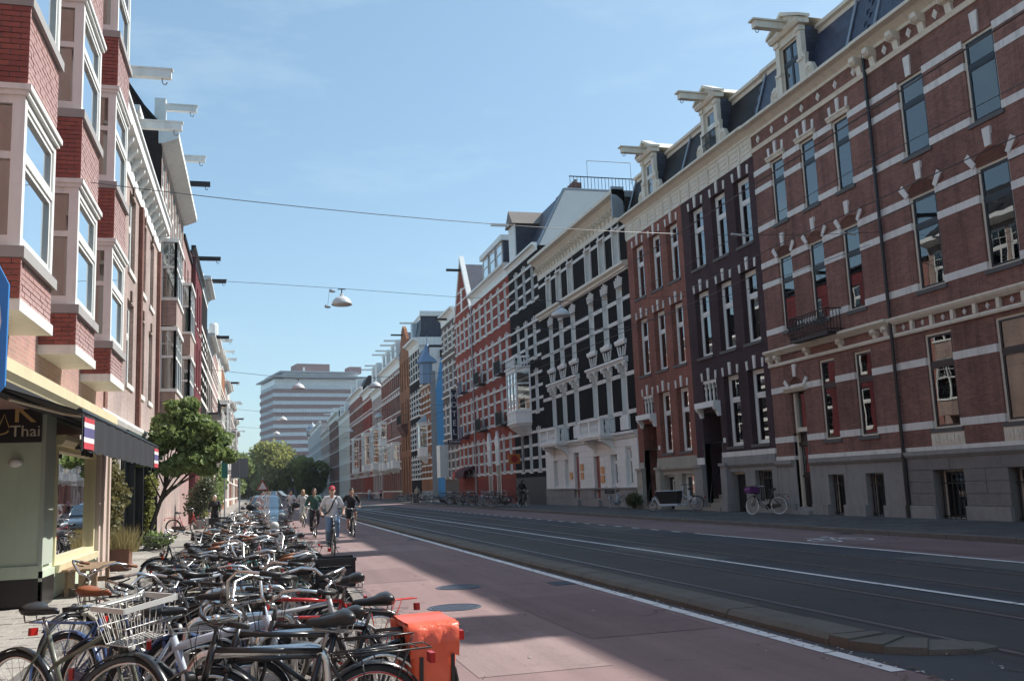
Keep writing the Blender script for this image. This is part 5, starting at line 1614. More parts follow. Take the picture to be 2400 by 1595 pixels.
# ================================================================ left side: brick house with square bays above the shop
LF1 = Fac(-1, -3.2)
LF = Fac(-1, -3.65)
M_BRK = rndbrick('bay_brick', (0.36, 0.105, 0.08), (0.24, 0.062, 0.05))
M_MORTAR = pm('mortar', (0.27, 0.18, 0.155), .9, .1)
M_GREEN = pm('sage_green_paint', (0.52, 0.60, 0.47), 0.6, 0.08, 1.5, fine=.05, dirt=.08)
M_CREAMY = pm('cream_yellow_paint', (0.72, 0.64, 0.42), 0.5, 0.06, 1.2, dirt=.08)
M_AWN = pm('black_canvas', (0.022, 0.023, 0.028), 0.8, 0.15, 3.0, fine=.1)
M_WOOD = pm('weathered_wood', (0.28, 0.19, 0.12), 0.8, 0.2, 6.0, fine=.15, fs=40)
def left_bays():
    f = LF1
    H = thing('brick_house', 'bright red brick house with stacked square white bay windows above the awning shop', 'house', (-3.2, 15, 0))
    u0, u1 = 2.0, 21.9
    f.wall(MB(), u0, u1, 3.35, 14.2, []).build('wall', BR_LRED, H, uv=True)
    f.box(MB(), u0, u1, 0.05, 14.2, -9, -1.6).build('body', BR_LRED, H, uv=True)
    f.box(MB(), u0, u1, 3.0, 14.2, -1.6, -.02).build('upper_body', BR_LRED, H, uv=True)
    cornice(f, H, u0, u1, 13.9, 14.5, .7, M_WHITE)
    f.box(MB(), u0, u1, 14.2, 14.5, -9, 0).build('roof', M_SLATE2, H)
    bw, out = 1.82, .5
    # brick meshes: stretcher in the camera-facing side, and in the front
    side_me = MB().box(0, .205, -.05, 0, 0, .058).mesh('brick', M_BRK)
    half_me = MB().box(0, .098, -.05, 0, 0, .058).mesh('brick', M_BRK)
    rows_ = [(3.97, 4.46), (6.62, 7.62), (9.74, 10.76)]
    wins = [(4.6, 6.48), (7.76, 9.6), (10.9, 12.75)]
    for bi, b0 in enumerate((4.8, 8.35, 11.92, 15.5, 19.12)):
        B = link('bay_window', None, H, Vector((-3.2, b0, 3.85)) - H.location)
        off = (-3.2, b0, 3.85)
        def K(mb, name, mat, uv=False, smooth=False):
            return link(name, mb.mesh(name, mat, off, uv=uv, smooth=smooth), B)
        b1 = b0 + bw
        K(f.box(MB(), b0 - .03, b1 + .03, 3.83, 3.97, -.02, out + .03), 'soffit', M_WHITE)
        front = MB()
        for (r0, r1) in rows_:
            K(f.box(MB(), b0 + .012, b1 - .012, r0, r1, -.01, out - .012), 'apron_core', M_MORTAR)
            n = int((r1 - r0) / .068)
            for k in range(n):
                z = r0 + .004 + k * (r1 - r0) / n
                odd = k % 2
                # camera-facing side (at u = b0)
                xs = [(0, .205, side_me), (.215, .205, side_me), (.43, .098, half_me)] if not odd else [(0, .098, half_me), (.108, .205, side_me), (.323, .205, side_me)]
                for x, L, me in xs:
                    if bi >= 2:
                        o = link('brick', me, B, Vector((-3.2 + x + .0, b0 + .01 + rnd.uniform(-.003, .003), z)) - Vector(off))
                    else:
                        front.box(-3.2 + x, -3.2 + x + L, b0 - .04 + .05, b0 + .012, z, z + .058)
                # front
                x = b0 + (0 if not odd else -.107)
                while x < b1 - .02:
                    a, b_ = max(x, b0 + .002), min(x + .205, b1 - .002)
                    if b_ - a > .03:
                        j = rnd.uniform(-.003, .003)
                        f.box(front, a, b_, z, z + .058, out - .06, out + j)
                    x += .215
        o = K(front, 'brickwork', M_BRK)
        o['kind'] = 'stuff'
        for (w0, w1) in wins:
            K(f.box(MB(), b0 - .05, b1 + .05, w0 - .14, w0 - .0, -.02, out + .06), 'sill', pm('grey_sill_stone', (.36, .35, .34), .7, .1, 2.0))
            K(f.box(f.box(MB(), b0 - .03, b1 + .03, w1, w1 + .10, -.02, out + .04), b0 - .06, b1 + .06, w1 + .06, w1 + .13, -.02, out + .07), 'head', M_WHITE)
            fr = MB()
            for a, b_ in ((b0, b0 + .12), (b1 - .12, b1)):
                f.box(fr, a, b_, w0, w1, out - .14, out)
                f.box(fr, a, b_, w0, w1, 0, .12)
            tv = w0 + (w1 - w0) * .6
            f.box(fr, b0 + .12, b1 - .12, w0, w0 + .1, out - .12, out - .005)
            f.box(fr, b0 + .12, b1 - .12, w1 - .1, w1, out - .12, out - .005)
            f.box(fr, b0 + .12, b1 - .12, tv - .05, tv + .05, out - .12, out - .005)
            for a, b_ in ((b0 + .01, b0 + .09), (b1 - .09, b1 - .01)):
                for z0, z1 in ((w0, w0 + .14), (w1 - .1, w1), (tv - .045, tv + .045)):
                    f.box(fr, a, b_, z0, z1, .12, out - .14)
            K(fr, 'bay_frame', M_WHITE)
            sh = MB()
            for z0, z1 in ((w0 + .1, tv - .05), (tv + .05, w1 - .1)):
                for q in ((b0 + .12, b0 + .18, z0, z1), (b1 - .18, b1 - .12, z0, z1), (b0 + .18, b1 - .18, z0, z0 + .06), (b0 + .18, b1 - .18, z1 - .06, z1)):
                    f.box(sh, *q, out - .1, out - .025)
            K(sh, 'sash', M_WHITE)
            for z0, z1 in ((w0 + .1, tv - .05), (tv + .05, w1 - .1)):
                K(f.box(MB(), b0 + .16, b1 - .16, z0, z1, out - .07, out - .064), 'pane', M_GLASS)
                K(f.box(MB(), b0 + .05, b0 + .056, z0, z1, .12, out - .14), 'pane', M_GLASS)
                K(f.box(MB(), b1 - .056, b1 - .05, z0, z1, .12, out - .14), 'pane', M_GLASS)
            # room seen through the bay
            K(f.box(MB(), b0 + .1, b1 - .1, w0, w1, -.01, .004), 'inner_wall', pm('room_beige', (.70, .66, .58), .9, .1))
    return H
left_bays()
def shop():
    f = Fac(-1, -3.1)
    H = thing('shop_front', 'sage green corner shop front with cream window frame under the black awning', 'shop', (-3.1, 18, 0))
    # cream ledge
    f.prof(MB(), [(-.1, 3.02), (.10, 3.02), (.14, 3.12), (.2, 3.2), (.2, 3.36), (-.1, 3.42)], 2.0, 21.9).build('ledge', M_CREAMY, H)
    W0, W1, V0, V1 = 16.55, 20.35, .62, 2.5
    f.wall(MB(), 15.65, 21.9, .1, 3.02, [(W0, W1, V0, V1), (W0, W1, 2.6, 2.95)], .2).build('wall', M_GREEN, H)
    MB().box(-4.6, -3.1, 15.6, 15.65, .1, 3.02).build('return_wall', M_GREEN, H)
    MB().box(-4.6, -3.06, 15.57, 15.6, .1, .5).box(-3.1, -3.04, 15.57, 16.4, .1, .5).build('plinth', M_BLACK, H)
    MB().box(-4.6, -3.05, 15.56, 15.6, .5, .68).box(-3.1, -3.05, 15.56, 21.9, .45, .6).build('skirting', M_GREEN, H)
    MB().box(-3.12, -3.06, 15.58, 16.3, .68, 3.0).build('corner_board', pm('pale_green_paint', (.42, .47, .40), .6, .06), H)
    MB().box(-3.86, -3.76, 15.52, 15.6, .1, 2.32).box(-4.6, -3.72, 15.50, 15.6, 2.25, 2.36).build('door_frame', M_CREAMY, H)
    MB().box(-4.6, -3.87, 15.54, 15.58, .1, 2.25).build('door', pm('cream_door', (.6, .52, .34), .5), H)
    MB().box(-3.95, -3.90, 15.48, 15.54, 1.02, 1.22).build('door_lock', M_BLACK, H)
    # shop window
    Wd = f.box(f.box(f.box(f.box(MB(), W0, W0 + .1, V0, V1, -.14, .03), W1 - .1, W1, V0, V1, -.14, .03), W0 + .1, W1 - .1, V0, V0 + .1, -.14, .03), W0 + .1, W1 - .1, V1 - .08, V1, -.14, .03).build('shop_window', M_CREAMY, H)
    def sub(mb, name, mat):
        return link(name, mb.mesh(name, mat, tuple(H.location)), Wd)
    sub(f.box(MB(), W0 + .1, W1 - .1, V0 + .1, V1 - .08, -.08, -.07), 'pane', M_GLASS)
    sub(f.prof(MB(), [(0, V1 + .0), (.1, V1 + .0), (.16, V1 + .08), (.16, V1 + .16), (0, V1 + .16)], W0 - .1, W1 + .15), 'window_head', M_CREAMY)
    sub(f.prof(MB(), [(0, V0 - .12), (.1, V0 - .12), (.12, V0), (0, V0)], W0 - .05, W1 + .05), 'window_sill', M_CREAMY)
    for k in range(3):
        u = 17.6 + .42 * k
        sub(f.box(f.box(MB(), u, u + .28, V1 - .02, V1 + .02, .1, .22), u + .24, u + .28, V1 - .12, V1 + .02, .16, .22), 'lamp_hook', M_BLACK)
    # inside the window: back wall, warm shelf, paper
    f.box(MB(), W0, W1, .3, 3.0, -1.5, -1.2).build('room_wall', pm('shop_room', (.14, .11, .085), .9, .2), H)
    f.box(MB(), W0 + .1, W1 - .1, .62, 1.05, -1.0, -.4).build('counter', pm('warm_wood', (.33, .2, .09), .6, .2, 4), H)
    f.prism(MB(), [(18.2, 1.3), (18.75, 1.3), (18.9, 2.0), (18.4, 2.1)], -.3, -.28).build('notice', pm('yellow_paper', (.6, .55, .25), .7), H)
    f.prism(MB(), [(18.25, .75), (18.6, .75), (18.68, 1.28), (18.22, 1.28)], -.3, -.28).build('notice', pm('teal_paper', (.35, .55, .52), .7), H)
    # right end: pink-white pilasters
    for k, u in enumerate((20.55, 20.9, 21.3, 21.62)):
        f.box(MB(), u, u + .2, .1, 2.9, 0, .08 + .03 * (k % 2)).build('pilaster', pm('pale_pink_paint', (.55, .43, .38), .6, .06), H)
    # sign board with gold lettering on the side wall
    sb = link('sign_board', MB().box(-3.82, -3.12, 15.5, 15.56, 2.5, 3.05).mesh('sign_board', M_BLACK, tuple(H.location)), H)
    gold = pm('gold_letter', (.55, .38, .15), .4, .05)
    text('lettering', 'Thai', .24, (-3.33 + 3.1, 15.49 - 18, 2.66), (R(90), 0, 0), pm('cream_letter', (.6, .55, .45), .5), sb)
    text('lettering', 'K', .5, (-3.35 + 3.1, 15.49 - 18, 2.95), (R(90), 0, 0), gold, sb)
    lm = MB().tube([(-3.72 + .16 * math.cos(a), 15.48, 2.68 + .06 * math.sin(a)) for a in [math.pi + math.pi * i / 8 for i in range(9)]], .012, 5)
    lm.tube([(-3.7, 15.48, 2.72), (-3.62, 15.48, 2.92), (-3.55, 15.48, 2.72)], .01, 5)
    link('emblem', lm.mesh('emblem', gold, tuple(H.location)), sb)
    wl = MB().ball((-3.45, 15.5, 2.2), (.1, .06, .07), 10, 6)
    wl.build('wall_lamp', M_WHITE, H, smooth=True)
    # awning
    A = thing('awning', 'black canvas awning with striped flag ends over the green shop front', 'awning', (-3.0, 16.5, 2.9))
    ao = tuple(A.location)
    y0, y1 = 12.1, 21.2
    M_FR, M_FW, M_FB = pm('flag_red', (.5, .05, .07), .7), pm('flag_white', (.72, .7, .7), .7), pm('flag_blue', (.10, .09, .22), .7)
    n = 14
    vs_, fs_ = [], []
    for i in range(n + 1):
        y = y0 + (y1 - y0) * i / n
        sag = .03 * math.sin(math.pi * i / n)
        vs_ += [(-3.0, y, 3.0), (-2.5, y, 2.83 - sag), (-2.02, y, 2.66 - sag * .3), (-3.0, y, 2.985), (-2.5, y, 2.815 - sag), (-2.02, y, 2.645 - sag * .3)]
    for i in range(n):
        a, b = 6 * i, 6 * i + 6
        fs_ += [(a, a + 1, b + 1, b), (a + 1, a + 2, b + 2, b + 1), (a + 3, b + 3, b + 4, a + 4), (a + 4, b + 4, b + 5, a + 5)]
    link('canvas', MB().add(vs_, fs_).mesh('canvas', M_AWN, ao), A)
    # valance with scalloped lower edge
    def val(ya, yb, z0, z1, x=-2.0, k=1):
        mb = MB()
        m_ = max(2, int((yb - ya) / .12))
        vs_ = []
        for i in range(m_ + 1):
            y = ya + (yb - ya) * i / m_
            zz = z0 + (.03 * abs(math.sin((y - y0) * math.pi / .6)) if z0 < 2.2 else 0)
            xx = x + .012 * math.sin(y * 7)
            for dx in (0, .008):
                vs_ += [(xx + dx, y, zz), (xx + dx, y, z1)]
        mb.add(vs_, [(4 * i, 4 * i + 4, 4 * i + 5, 4 * i + 1) for i in range(m_)] + [(4 * i + 2, 4 * i + 3, 4 * i + 7, 4 * i + 6) for i in range(m_)] + [(4 * i + 1, 4 * i + 5, 4 * i + 7, 4 * i + 3) for i in range(m_)])
        return mb
    link('valance', val(y0, y1, 2.18, 2.63).mesh('valance', M_AWN, ao), A)
    for ya, yb in ((y0 + .12, y0 + .72), (y1 - .8, y1 - .1)):
        for z0, z1, m in ((2.22, 2.3, M_FR), (2.3, 2.36, M_FW), (2.36, 2.48, M_FB), (2.48, 2.54, M_FW), (2.54, 2.6, M_FR)):
            link('flag_stripe', val(ya, yb, z0, z1, -1.985).mesh('flag_stripe', m, ao), A)
    mb = MB().tube([(-2.02, y0 - .03, 2.66), (-2.02, y1 + .03, 2.66)], .035, 8)
    link('front_bar', mb.mesh('front_bar', M_BLACK, ao), A)
    for ya in (20.4, 13.0):
        link('folding_arm', MB().tube([(-3.0, ya, 2.9), (-2.45, ya + .5, 2.75), (-2.05, ya, 2.66)], .025, 6).mesh('folding_arm', M_CREAM, ao), A)
    link('awning_box', MB().box(-3.1, -2.93, y0, y1, 2.92, 3.08).mesh('awning_box', M_AWN, ao), A)
    # slatted bench, planter box
    Bn = thing('bench', 'weathered slatted wooden bench below the shop window', 'bench', (-2.72, 17.6, .085))
    for k in range(4):
        x = -.24 + .16 * k
        link('slat', MB().box(x - .065, x + .065, -.85, .85, .40, .435).mesh('slat', M_WOOD), Bn)
    for y in (-.7, .62):
        for x in (-.22, .2):
            link('leg', MB().box(x - .03, x + .03, y - .03, y + .05, 0, .4).mesh('leg', M_WOOD), Bn)
        link('brace', MB().box(-.22, .22, y - .02, y + .02, .12, .2).mesh('brace', M_WOOD), Bn)
    for k in range(3):
        link('front_slat', MB().box(-.2 + .16 * k, -.09 + .16 * k, -.78, -.755, .14, .42).mesh('front_slat', M_WOOD), Bn)
    return H
shop()
# ================================================================ left side, further houses
def beam(f, parent, u, v, out, mat=M_WHITE, hook=True, h=.24, w=.2, d0=-.3, cap=True):
    mb = f.box(MB(), u - w / 2, u + w / 2, v, v + h, d0, out)
    if cap:
        f.box(mb, u - w / 2 - .03, u + w / 2 + .03, v + h, v + h + .04, d0, out + .04)
    o = mb.build('hoisting_beam', mat, parent)
    if hook:
        pts = [f.p(u, v - .02 * i, out - .25) for i in range(4)] + [f.p(u, v - .08 - .1 * math.sin(a), out - .25 + .07 * (1 - math.cos(a))) for a in (.5, 1.1, 1.7, 2.3, 2.9)]
        link('hook', MB().tube(pts, .018, 5).mesh('hook', M_ZINC if mat is M_WHITE else mat, tuple(parent.location)), o)
    return o
def left_rest():
    f = LF
    # grey-brown brick house
    H = thing('brick_house', 'grey brown brick house with bracketed white cornice beyond the red brick bays', 'house', (-3.65, 30, 0))
    u0, u1 = 21.95, 37.95
    cols = [(25.6, 26.7), (29.0, 30.5), (32.4, 33.5), (34.75, 36.0)]
    rows = [(4.95, 7.45), (8.35, 10.75)]
    ops = [(a, b, c, e) for a, b in cols for c, e in rows]
    f.wall(MB(), u0, u1, 3.6, 11.6, ops, .3).build('wall', BR_LBROWN, H, uv=True)
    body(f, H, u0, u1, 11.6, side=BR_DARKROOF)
    for o in ops:
        window(f, H, *o, frame=M_WHITE, fd=.12, fw=.1, transom=.62, sill=M_BAND, sillh=.14, curtain=1)
        wedges(f, H, o[0], o[1], o[3] + .02, [.5], mid_h=.3, w=.2, mat=BR_BROWN)
    for a in (24.4, 31.35, 37.2):
        f.box(MB(), a, a + .4, 3.6, 10.9, -.01, .13).build('pilaster', BR_BROWN, H, uv=True)
    f.box(MB(), u0, u1, 10.95, 11.55, -.01, .05).build('frieze', M_WHITE, H)
    f.prof(MB(), [(-.02, 11.5), (.1, 11.5), (.14, 11.62), (.38, 11.7), (.38, 12.0), (.44, 12.05), (.44, 12.15), (-.02, 12.2)], u0, u1).build('cornice', M_WHITE, H)
    for k in range(17):
        u = u0 + .5 + .93 * k
        f.prof(MB(), [(0, 11.3), (.1, 11.3), (.3, 11.55), (.34, 11.7), (0, 11.7)], u - .09, u + .09).build('modillion', M_WHITE, H)
    mansard(f, H, u0, u1, 12.15, 13.9, .5, M_SLATE2, trim=None)
    for u in (27.0, 31.0):
        mb = f.box(f.box(MB(), u - .62, u - .45, 12.2, 13.8, -.4, .0), u + .45, u + .62, 12.2, 13.8, -.4, .0)
        f.box(mb, u - .68, u + .68, 13.75, 13.95, -1.6, .08)
        mb.build('dormer', M_WHITE, H)
        f.box(MB(), u - .45, u + .45, 12.25, 13.75, -.36, -.3).build('pane', M_GLASS, H)
        beam(f, H, u, 13.42, 1.3)
    # ground floor of the grey-brown house: white panelled doors and a black shop front
    gp = pm('white_panel_paint', (.60, .57, .53), .55, .06, 1.2, dirt=.1)
    f.box(MB(), u0, 28.0, .1, 3.62, -.5, 0).build('ground_floor', gp, H)
    for k in range(8):
        u = 22.2 + .75 * k
        f.box(MB(), u, u + .12, .1, 3.2, 0, .1).build('pilaster', gp, H)
        if k % 2:
            f.box(MB(), u + .16, u + .7, .5, 2.6, 0, .02).build('door_glass', M_GLASS, H)
    f.box(MB(), 28.0, u1, .1, 3.62, -.5, -.1).build('shop_front', M_BLACK, H)
    for k in range(5):
        u = 28.2 + 2.3 * k
        f.box(MB(), u, u + .2, .1, 3.3, -.1, .12).build('black_pilaster', M_BLACK, H)
        f.box(MB(), u + .3, u + 2.1, .9, 2.8, -.1, -.06).build('shop_pane', M_GLASS, H)
    f.box(MB(), 28.0, u1, 3.0, 3.5, -.1, .25).build('shop_fascia', pm('dark_green_fascia', (.03, .05, .045), .5), H)
    f.prof(MB(), [(0, 3.5), (.25, 3.5), (.3, 3.6), (.3, 3.68), (0, 3.7)], u0, u1).build('ledge', M_WHITE, H)
    mb = MB().tube([f.p(22.3, 6.5, .15), f.p(22.3, 4.0, .15), f.p(22.6, 3.6, .3), f.p(23.0, 3.1, .25), f.p(23.0, .1, .2)], .06, 8)
    mb.build('downpipe', M_ZINC, H)
    # taller brick house with wooden bays and a deep white eave
    u0, u1 = 38.0, 50.0
    T = thing('brick_house', 'tall brick house with small paned white bays and deep white eaves', 'house', (-3.65, 44, 0))
    tops = [(38.6 + 1.6 * k, 39.9 + 1.6 * k, 12.5, 15.2) for k in range(7)]
    f.wall(MB(), u0, u1, 0, 15.7, tops, .2).build('wall', BR_LBROWN, T, uv=True)
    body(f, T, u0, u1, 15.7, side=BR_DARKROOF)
    for o in tops:
        window(f, T, *o, style='G', frame=M_WHITE, fd=.05, fw=.08, transom=.6, split=2)
    f.box(MB(), u0, u1, 12.1, 12.45, -.02, .12).build('sill_band', M_WHITE, T)
    f.prof(MB(), [(-.1, 15.5), (.1, 15.5), (.62, 15.72), (.66, 15.74), (.66, 16.0), (-.1, 16.2)], u0 - .1, u1).build('eave', M_WHITE, T)
    f.prof(MB(), [(.3, 16.0), (-2.6, 18.6), (-9, 18.6), (-9, 15)], u0 + .4, u1).build('roof', M_SLATE2, T, uv=True)
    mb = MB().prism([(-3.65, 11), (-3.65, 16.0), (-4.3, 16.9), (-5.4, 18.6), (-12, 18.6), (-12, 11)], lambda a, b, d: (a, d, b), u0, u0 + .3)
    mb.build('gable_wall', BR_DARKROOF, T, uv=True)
    mb = MB()
    for (xa, za), (xb, zb) in zip([(-3.5, 15.95), (-4.3, 16.9), (-5.4, 18.6)], [(-4.3, 16.9), (-5.4, 18.6), (-9, 18.65)]):
        mb.prism([(xa, za), (xb, zb), (xb, zb + .16), (xa, za + .16)], lambda a, b, d: (a, d, b), u0 - .08, u0 + .4)
    mb.build('gable_coping', M_SLATE2, T)
    beam(f, T, 38.4, 17.05, 1.3)
    f.box(MB(), 38.2, 38.6, 16.0, 17.5, -.3, .12).build('beam_post', M_WHITE, T)
    beam(f, T, 44.0, 16.9, 1.35)
    beam(f, T, 49.0, 17.35, 1.35, M_IRON, cap=False)
    for b0 in (38.45, 46.6):
        B = link('bay_window', None, T, Vector((-3.65, b0, 4.6)) - T.location)
        off = (-3.65, b0, 4.6)
        b1, out = b0 + 3.0, .62
        def K(mb, name, mat, uv=False):
            return link(name, mb.mesh(name, mat, off, uv=uv), B)
        for z0, z1 in ((4.7, 5.65), (8.25, 9.25)):
            K(f.box(MB(), b0, b1, z0, z1, 0, out), 'apron', BR_LBROWN, True)
        for z0, z1 in ((5.65, 8.2), (9.25, 11.75)):
            K(f.box(MB(), b0 - .05, b1 + .05, z0, z0 + .12, 0, out + .06), 'bay_sill', M_WHITE)
            K(f.box(MB(), b0 - .05, b1 + .05, z1 - .15, z1, 0, out + .06), 'bay_head', M_WHITE)
            fr = MB()
            a0, a1 = z0 + .12, z1 - .15
            tv = a0 + (a1 - a0) * .55
            for u in (b0, b0 + 1.0 - .05, b0 + 2.0 - .05, b1 - .1):
                f.box(fr, u, u + .1, a0, a1, out - .1, out)
            f.box(fr, b0, b1, tv - .05, tv + .05, out - .1, out - .01)
            for q in range(6):
                u = b0 + .1 + .5 * q + .22
                f.box(fr, u - .015, u + .015, tv, a1, out - .07, out - .03)
            f.box(fr, b0, b1, (tv + a1) / 2 - .015, (tv + a1) / 2 + .015, out - .07, out - .03)
            # side facing the camera
            for d in (0, out - .1):
                f.box(fr, b0 + .0, b0 + .09, a0, a1, d, d + .1)
            f.box(fr, b0 + .01, b0 + .08, tv - .05, tv + .05, .1, out - .1)
            f.box(fr, b0 + .03, b0 + .06, tv, a1, out / 2 - .015, out / 2 + .015)
            f.box(fr, b0 + .03, b0 + .06, (tv + a1) / 2 - .015, (tv + a1) / 2 + .015, .1, out - .1)
            K(fr, 'bay_frame', M_WHITE)
            K(f.box(MB(), b0 + .05, b1 - .05, a0, a1, out - .055, out - .05), 'pane', M_GLASS)
            K(f.box(MB(), b0 + .045, b0 + .05, a0, a1, .05, out - .06), 'pane', M_GLASS)
            K(f.box(f.box(MB(), b0 + .12, b1 - .12, a0, a1, out - .2, out - .17), b0 + .12, b0 + .14, a0, a1, .05, out - .2), 'net_curtain', pm('room_pale', (.62, .63, .62), .9, .1))
    # bright red and maroon houses
    R1 = house('townhouse', 'red brick house between the white bays and the maroon house', 50.05, 56.2, 14.9, BR_LRED, [(51.0, 51.9), (53.2, 54.1)], [(4.5, 7.0), (8.2, 10.8), (11.8, 14.0)], f=f, stones=0, band=(), fd=.1, curtp=.5)
    f.box(MB(), 50.05, 56.2, 14.9, 15.1, -8, .1).build('roof', M_SLATE2, R1)
    R2 = house('townhouse', 'maroon painted house with tall white framed windows', 56.25, 67.3, 15.8, brickm('maroon_paint', (.16, .03, .035), (.14, .026, .03), (.12, .022, .026), bump=.2), [(57.2, 58.2), (59.6, 60.6), (62.0, 63.0), (64.4, 65.4)], [(4.5, 7.4), (8.4, 11.2), (12.2, 14.8)], f=f, stones=0, band=(), fd=.1, corn=(15.7, 16.1, .25, M_BLACK))
    MB().box(-3.66, -3.4, 56.3, 56.5, .1, 15.4).build('downpipe', pm('maroon_pipe', (.10, .015, .02), .5), R2)
    for u, z in ((60, 16.1),):
        beam(f, R2, u, z, 1.5, M_IRON, cap=False)
    cols_ = [BR_BLACK, BR_GREY, BR_LRED, pm('cream_stucco', (.62, .58, .5), .7, .08), BR_ORANGE, BR_LBROWN, pm('white_stucco', (.7, .68, .64), .7, .06), BR_RED, BR_LBROWN, pm('cream_stucco2', (.6, .57, .5), .7, .08), BR_BROWN, BR_LRED]
    names = ['black and white chequered house in the left row', 'grey brick house with iron balconies in the left row', 'bright red brick house with white balconies in the left row', 'cream stucco house with tall mast in the left row', 'orange brick house with white stone trim in the left row', 'grey brown brick house far along the left row', 'white stucco house far along the left row', 'dark red brick house far along the left row', 'pale brown house near the far end of the left row', 'cream house near the far end of the left row', 'dark brown house at the far end of the left row', 'last red brick house of the left row before the trees']
    u = 67.35
    for k, (m, lb) in enumerate(zip(cols_, names)):
        wd = (7.6, 9.5, 12, 10, 11, 12, 10, 12, 13, 12, 13, 13)[k]
        Hh = (16.6, 13.8, 15.2, 15.8, 16.4, 15.0, 16.2, 14.6, 15.5, 14.0, 15.0, 13.5)[k]
        n = max(3, int(wd / 2.4))
        ww = wd / n
        cols = [(u + ww * (i + .28), u + ww * (i + .72)) for i in range(n)]
        H2 = house('townhouse', lb, u, u + wd - .05, Hh, m, cols, [(1.0, 3.4), (4.6, 7.0), (8.2, 10.6), (11.4, 13.2)], f=f, stones=0, band=(0, .33, .66, 1.0) if k in (0, 2, 4) else (0, 1.0), bh=.25, fd=.12, full=False, corn=(Hh - .4, Hh + .2, .6, M_WHITE, Hh - .8))
        beam(f, H2, u + wd / 2, Hh + .5, 1.5, M_IRON if k in (0, 1, 5, 9) else M_WHITE, cap=k % 2 == 0)
        f.box(MB(), u + wd / 2 - .5, u + wd / 2 + .5, Hh, Hh + 1.2, -1.5, -.1).build('dormer', M_WHITE, H2)
        if k in (1, 2, 5, 8):
            for z in (4.4, 8.0):
                mb = f.box(MB(), u + 1.5, u + wd - 1.5, z - .15, z, 0, .8)
                q = u + 1.5
                while q < u + wd - 1.5:
                    f.box(mb, q, q + .03, z, z + 1.0, .76, .79)
                    q += .2
                f.box(mb, u + 1.5, u + wd - 1.5, z + 1.0, z + 1.06, .74, .8)
                mb.build('balcony', M_WHITE if k != 1 else M_IRON, H2)
        if k in (3, 4, 7):
            erker(f, H2, u + wd * .3, u + wd * .3 + 3.4, 4.4, 11.2, .9, ncol=3, corbel=.8)
        if k == 3:
            MB().lathe([(.45, Hh), (.45, Hh + 3.2), (.35, Hh + 3.4)], 10, f.p(u + 4, 0, -.6)).build('chimney_mast', M_WHITE, H2)
        if k == 1:
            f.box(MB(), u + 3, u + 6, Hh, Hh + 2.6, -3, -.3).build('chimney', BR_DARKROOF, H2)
        u += wd
    # the row behind the viewer
    house('brick_house', 'brick house behind the viewer on the sunny side', -14, 1.95, 14, BR_LRED, [(-12 + 3 * i, -10.6 + 3 * i) for i in range(4)], [(1, 3), (4.6, 6.5), (7.8, 9.6), (10.9, 12.7)], f=LF1, stones=0, fd=.1, full=False)
left_rest()
# ================================================================ office tower at the end of the street
def tower():
    # seen over the trees, about 450 m away
    H = thing('office_tower', 'banded brick and glass office tower with a projecting flat roof at the street end', 'office tower', (28, 455, 0))
    M_TB = brickm('tower_brick', (.31, .20, .19), (.29, .185, .178), (.29, .19, .18), bw=1.2, rh=.4, stain=.1, bump=.05)
    M_TW = pm('tower_window', (.74, .79, .82), .25, .12, .6)
    M_TWs = pm('tower_side', (.27, .31, .40), .6, .05)
    ang = R(12)
    def q(x, y):
        return (x * math.cos(ang) - y * math.sin(ang), x * math.sin(ang) + y * math.cos(ang))
    def ring_(mb, x0, x1, y0, y1, z0, z1):
        c = [q(x0, y0), q(x1, y0), q(x1, y1), q(x0, y1)]
        mb.prism(c, lambda a, b, d: (a, b, d), z0, z1)
        return mb
    x0, x1, y0, y1 = -20.5, 25.5, 0, 30
    fl, n = 3.68, 14
    link('core', ring_(MB(), x0 + .4, x1 - .4, y0 + .4, y1 - .4, 0, n * fl + 3).mesh('core', M_TW), H)
    for k in range(n):
        link('floor_band', ring_(MB(), x0, x1, y0, y1, k * fl + .2, k * fl + .2 + fl * .5).mesh('floor_band', M_TB, uv=True), H)
        mb = MB()
        for i in range(36):
            x = x0 + (x1 - x0) * i / 36
            ring_(mb, x - .18, x + .18, y0 + .1, y0 + .42, k * fl + 2.0, k * fl + 3.9)
        for i in range(14):
            y = y0 + (y1 - y0) * i / 14
            ring_(mb, x0 + .1, x0 + .42, y - .2, y + .2, k * fl + 2.0, k * fl + 3.9)
        link('mullions', mb.mesh('mullions', pm('tower_mullion', (.66, .72, .75), .6)), H)['kind'] = 'stuff'
    top = n * fl
    link('penthouse', ring_(MB(), x0 + 5, x1 - 5, y0 + 1, y1 - 4, top + .2, top + 5.2).mesh('penthouse', M_TW), H)
    pr = MB()
    ring_(pr, x0 - 1.5, x1 - 1.5, y0 - 4, y1 + 2, top + 3.6, top + 4.2)
    ring_(pr, x0 + 2.5, x1 - 5, y0 - 2, y1, top + 6.1, top + 6.7)
    link('roof_slab', pr.mesh('roof_slab', pm('tower_slab', (.38, .41, .45), .5)), H)
    link('penthouse', ring_(MB(), x0 + 5, x1 - 5, y0 + 1, y1 - 4, top + 4.2, top + 6.1).mesh('penthouse', M_TW), H)
    pl = MB()
    ring_(pl, x0 + 12, x0 + 28, 4, 16, top + 6.7, top + 11)
    link('plant_room', pl.mesh('plant_room', M_TB, uv=True), H)
    pl = ring_(MB(), x0 + 38, x0 + 44, 4, 12, top + 6.7, top + 10)
    link('plant_room', pl.mesh('plant_room', M_TB, uv=True), H)
    link('mast', ring_(MB(), x0 + 14.5, x0 + 15.3, 2, 3, top + 5, top + 9).mesh('mast', M_WHITE), H)
tower()

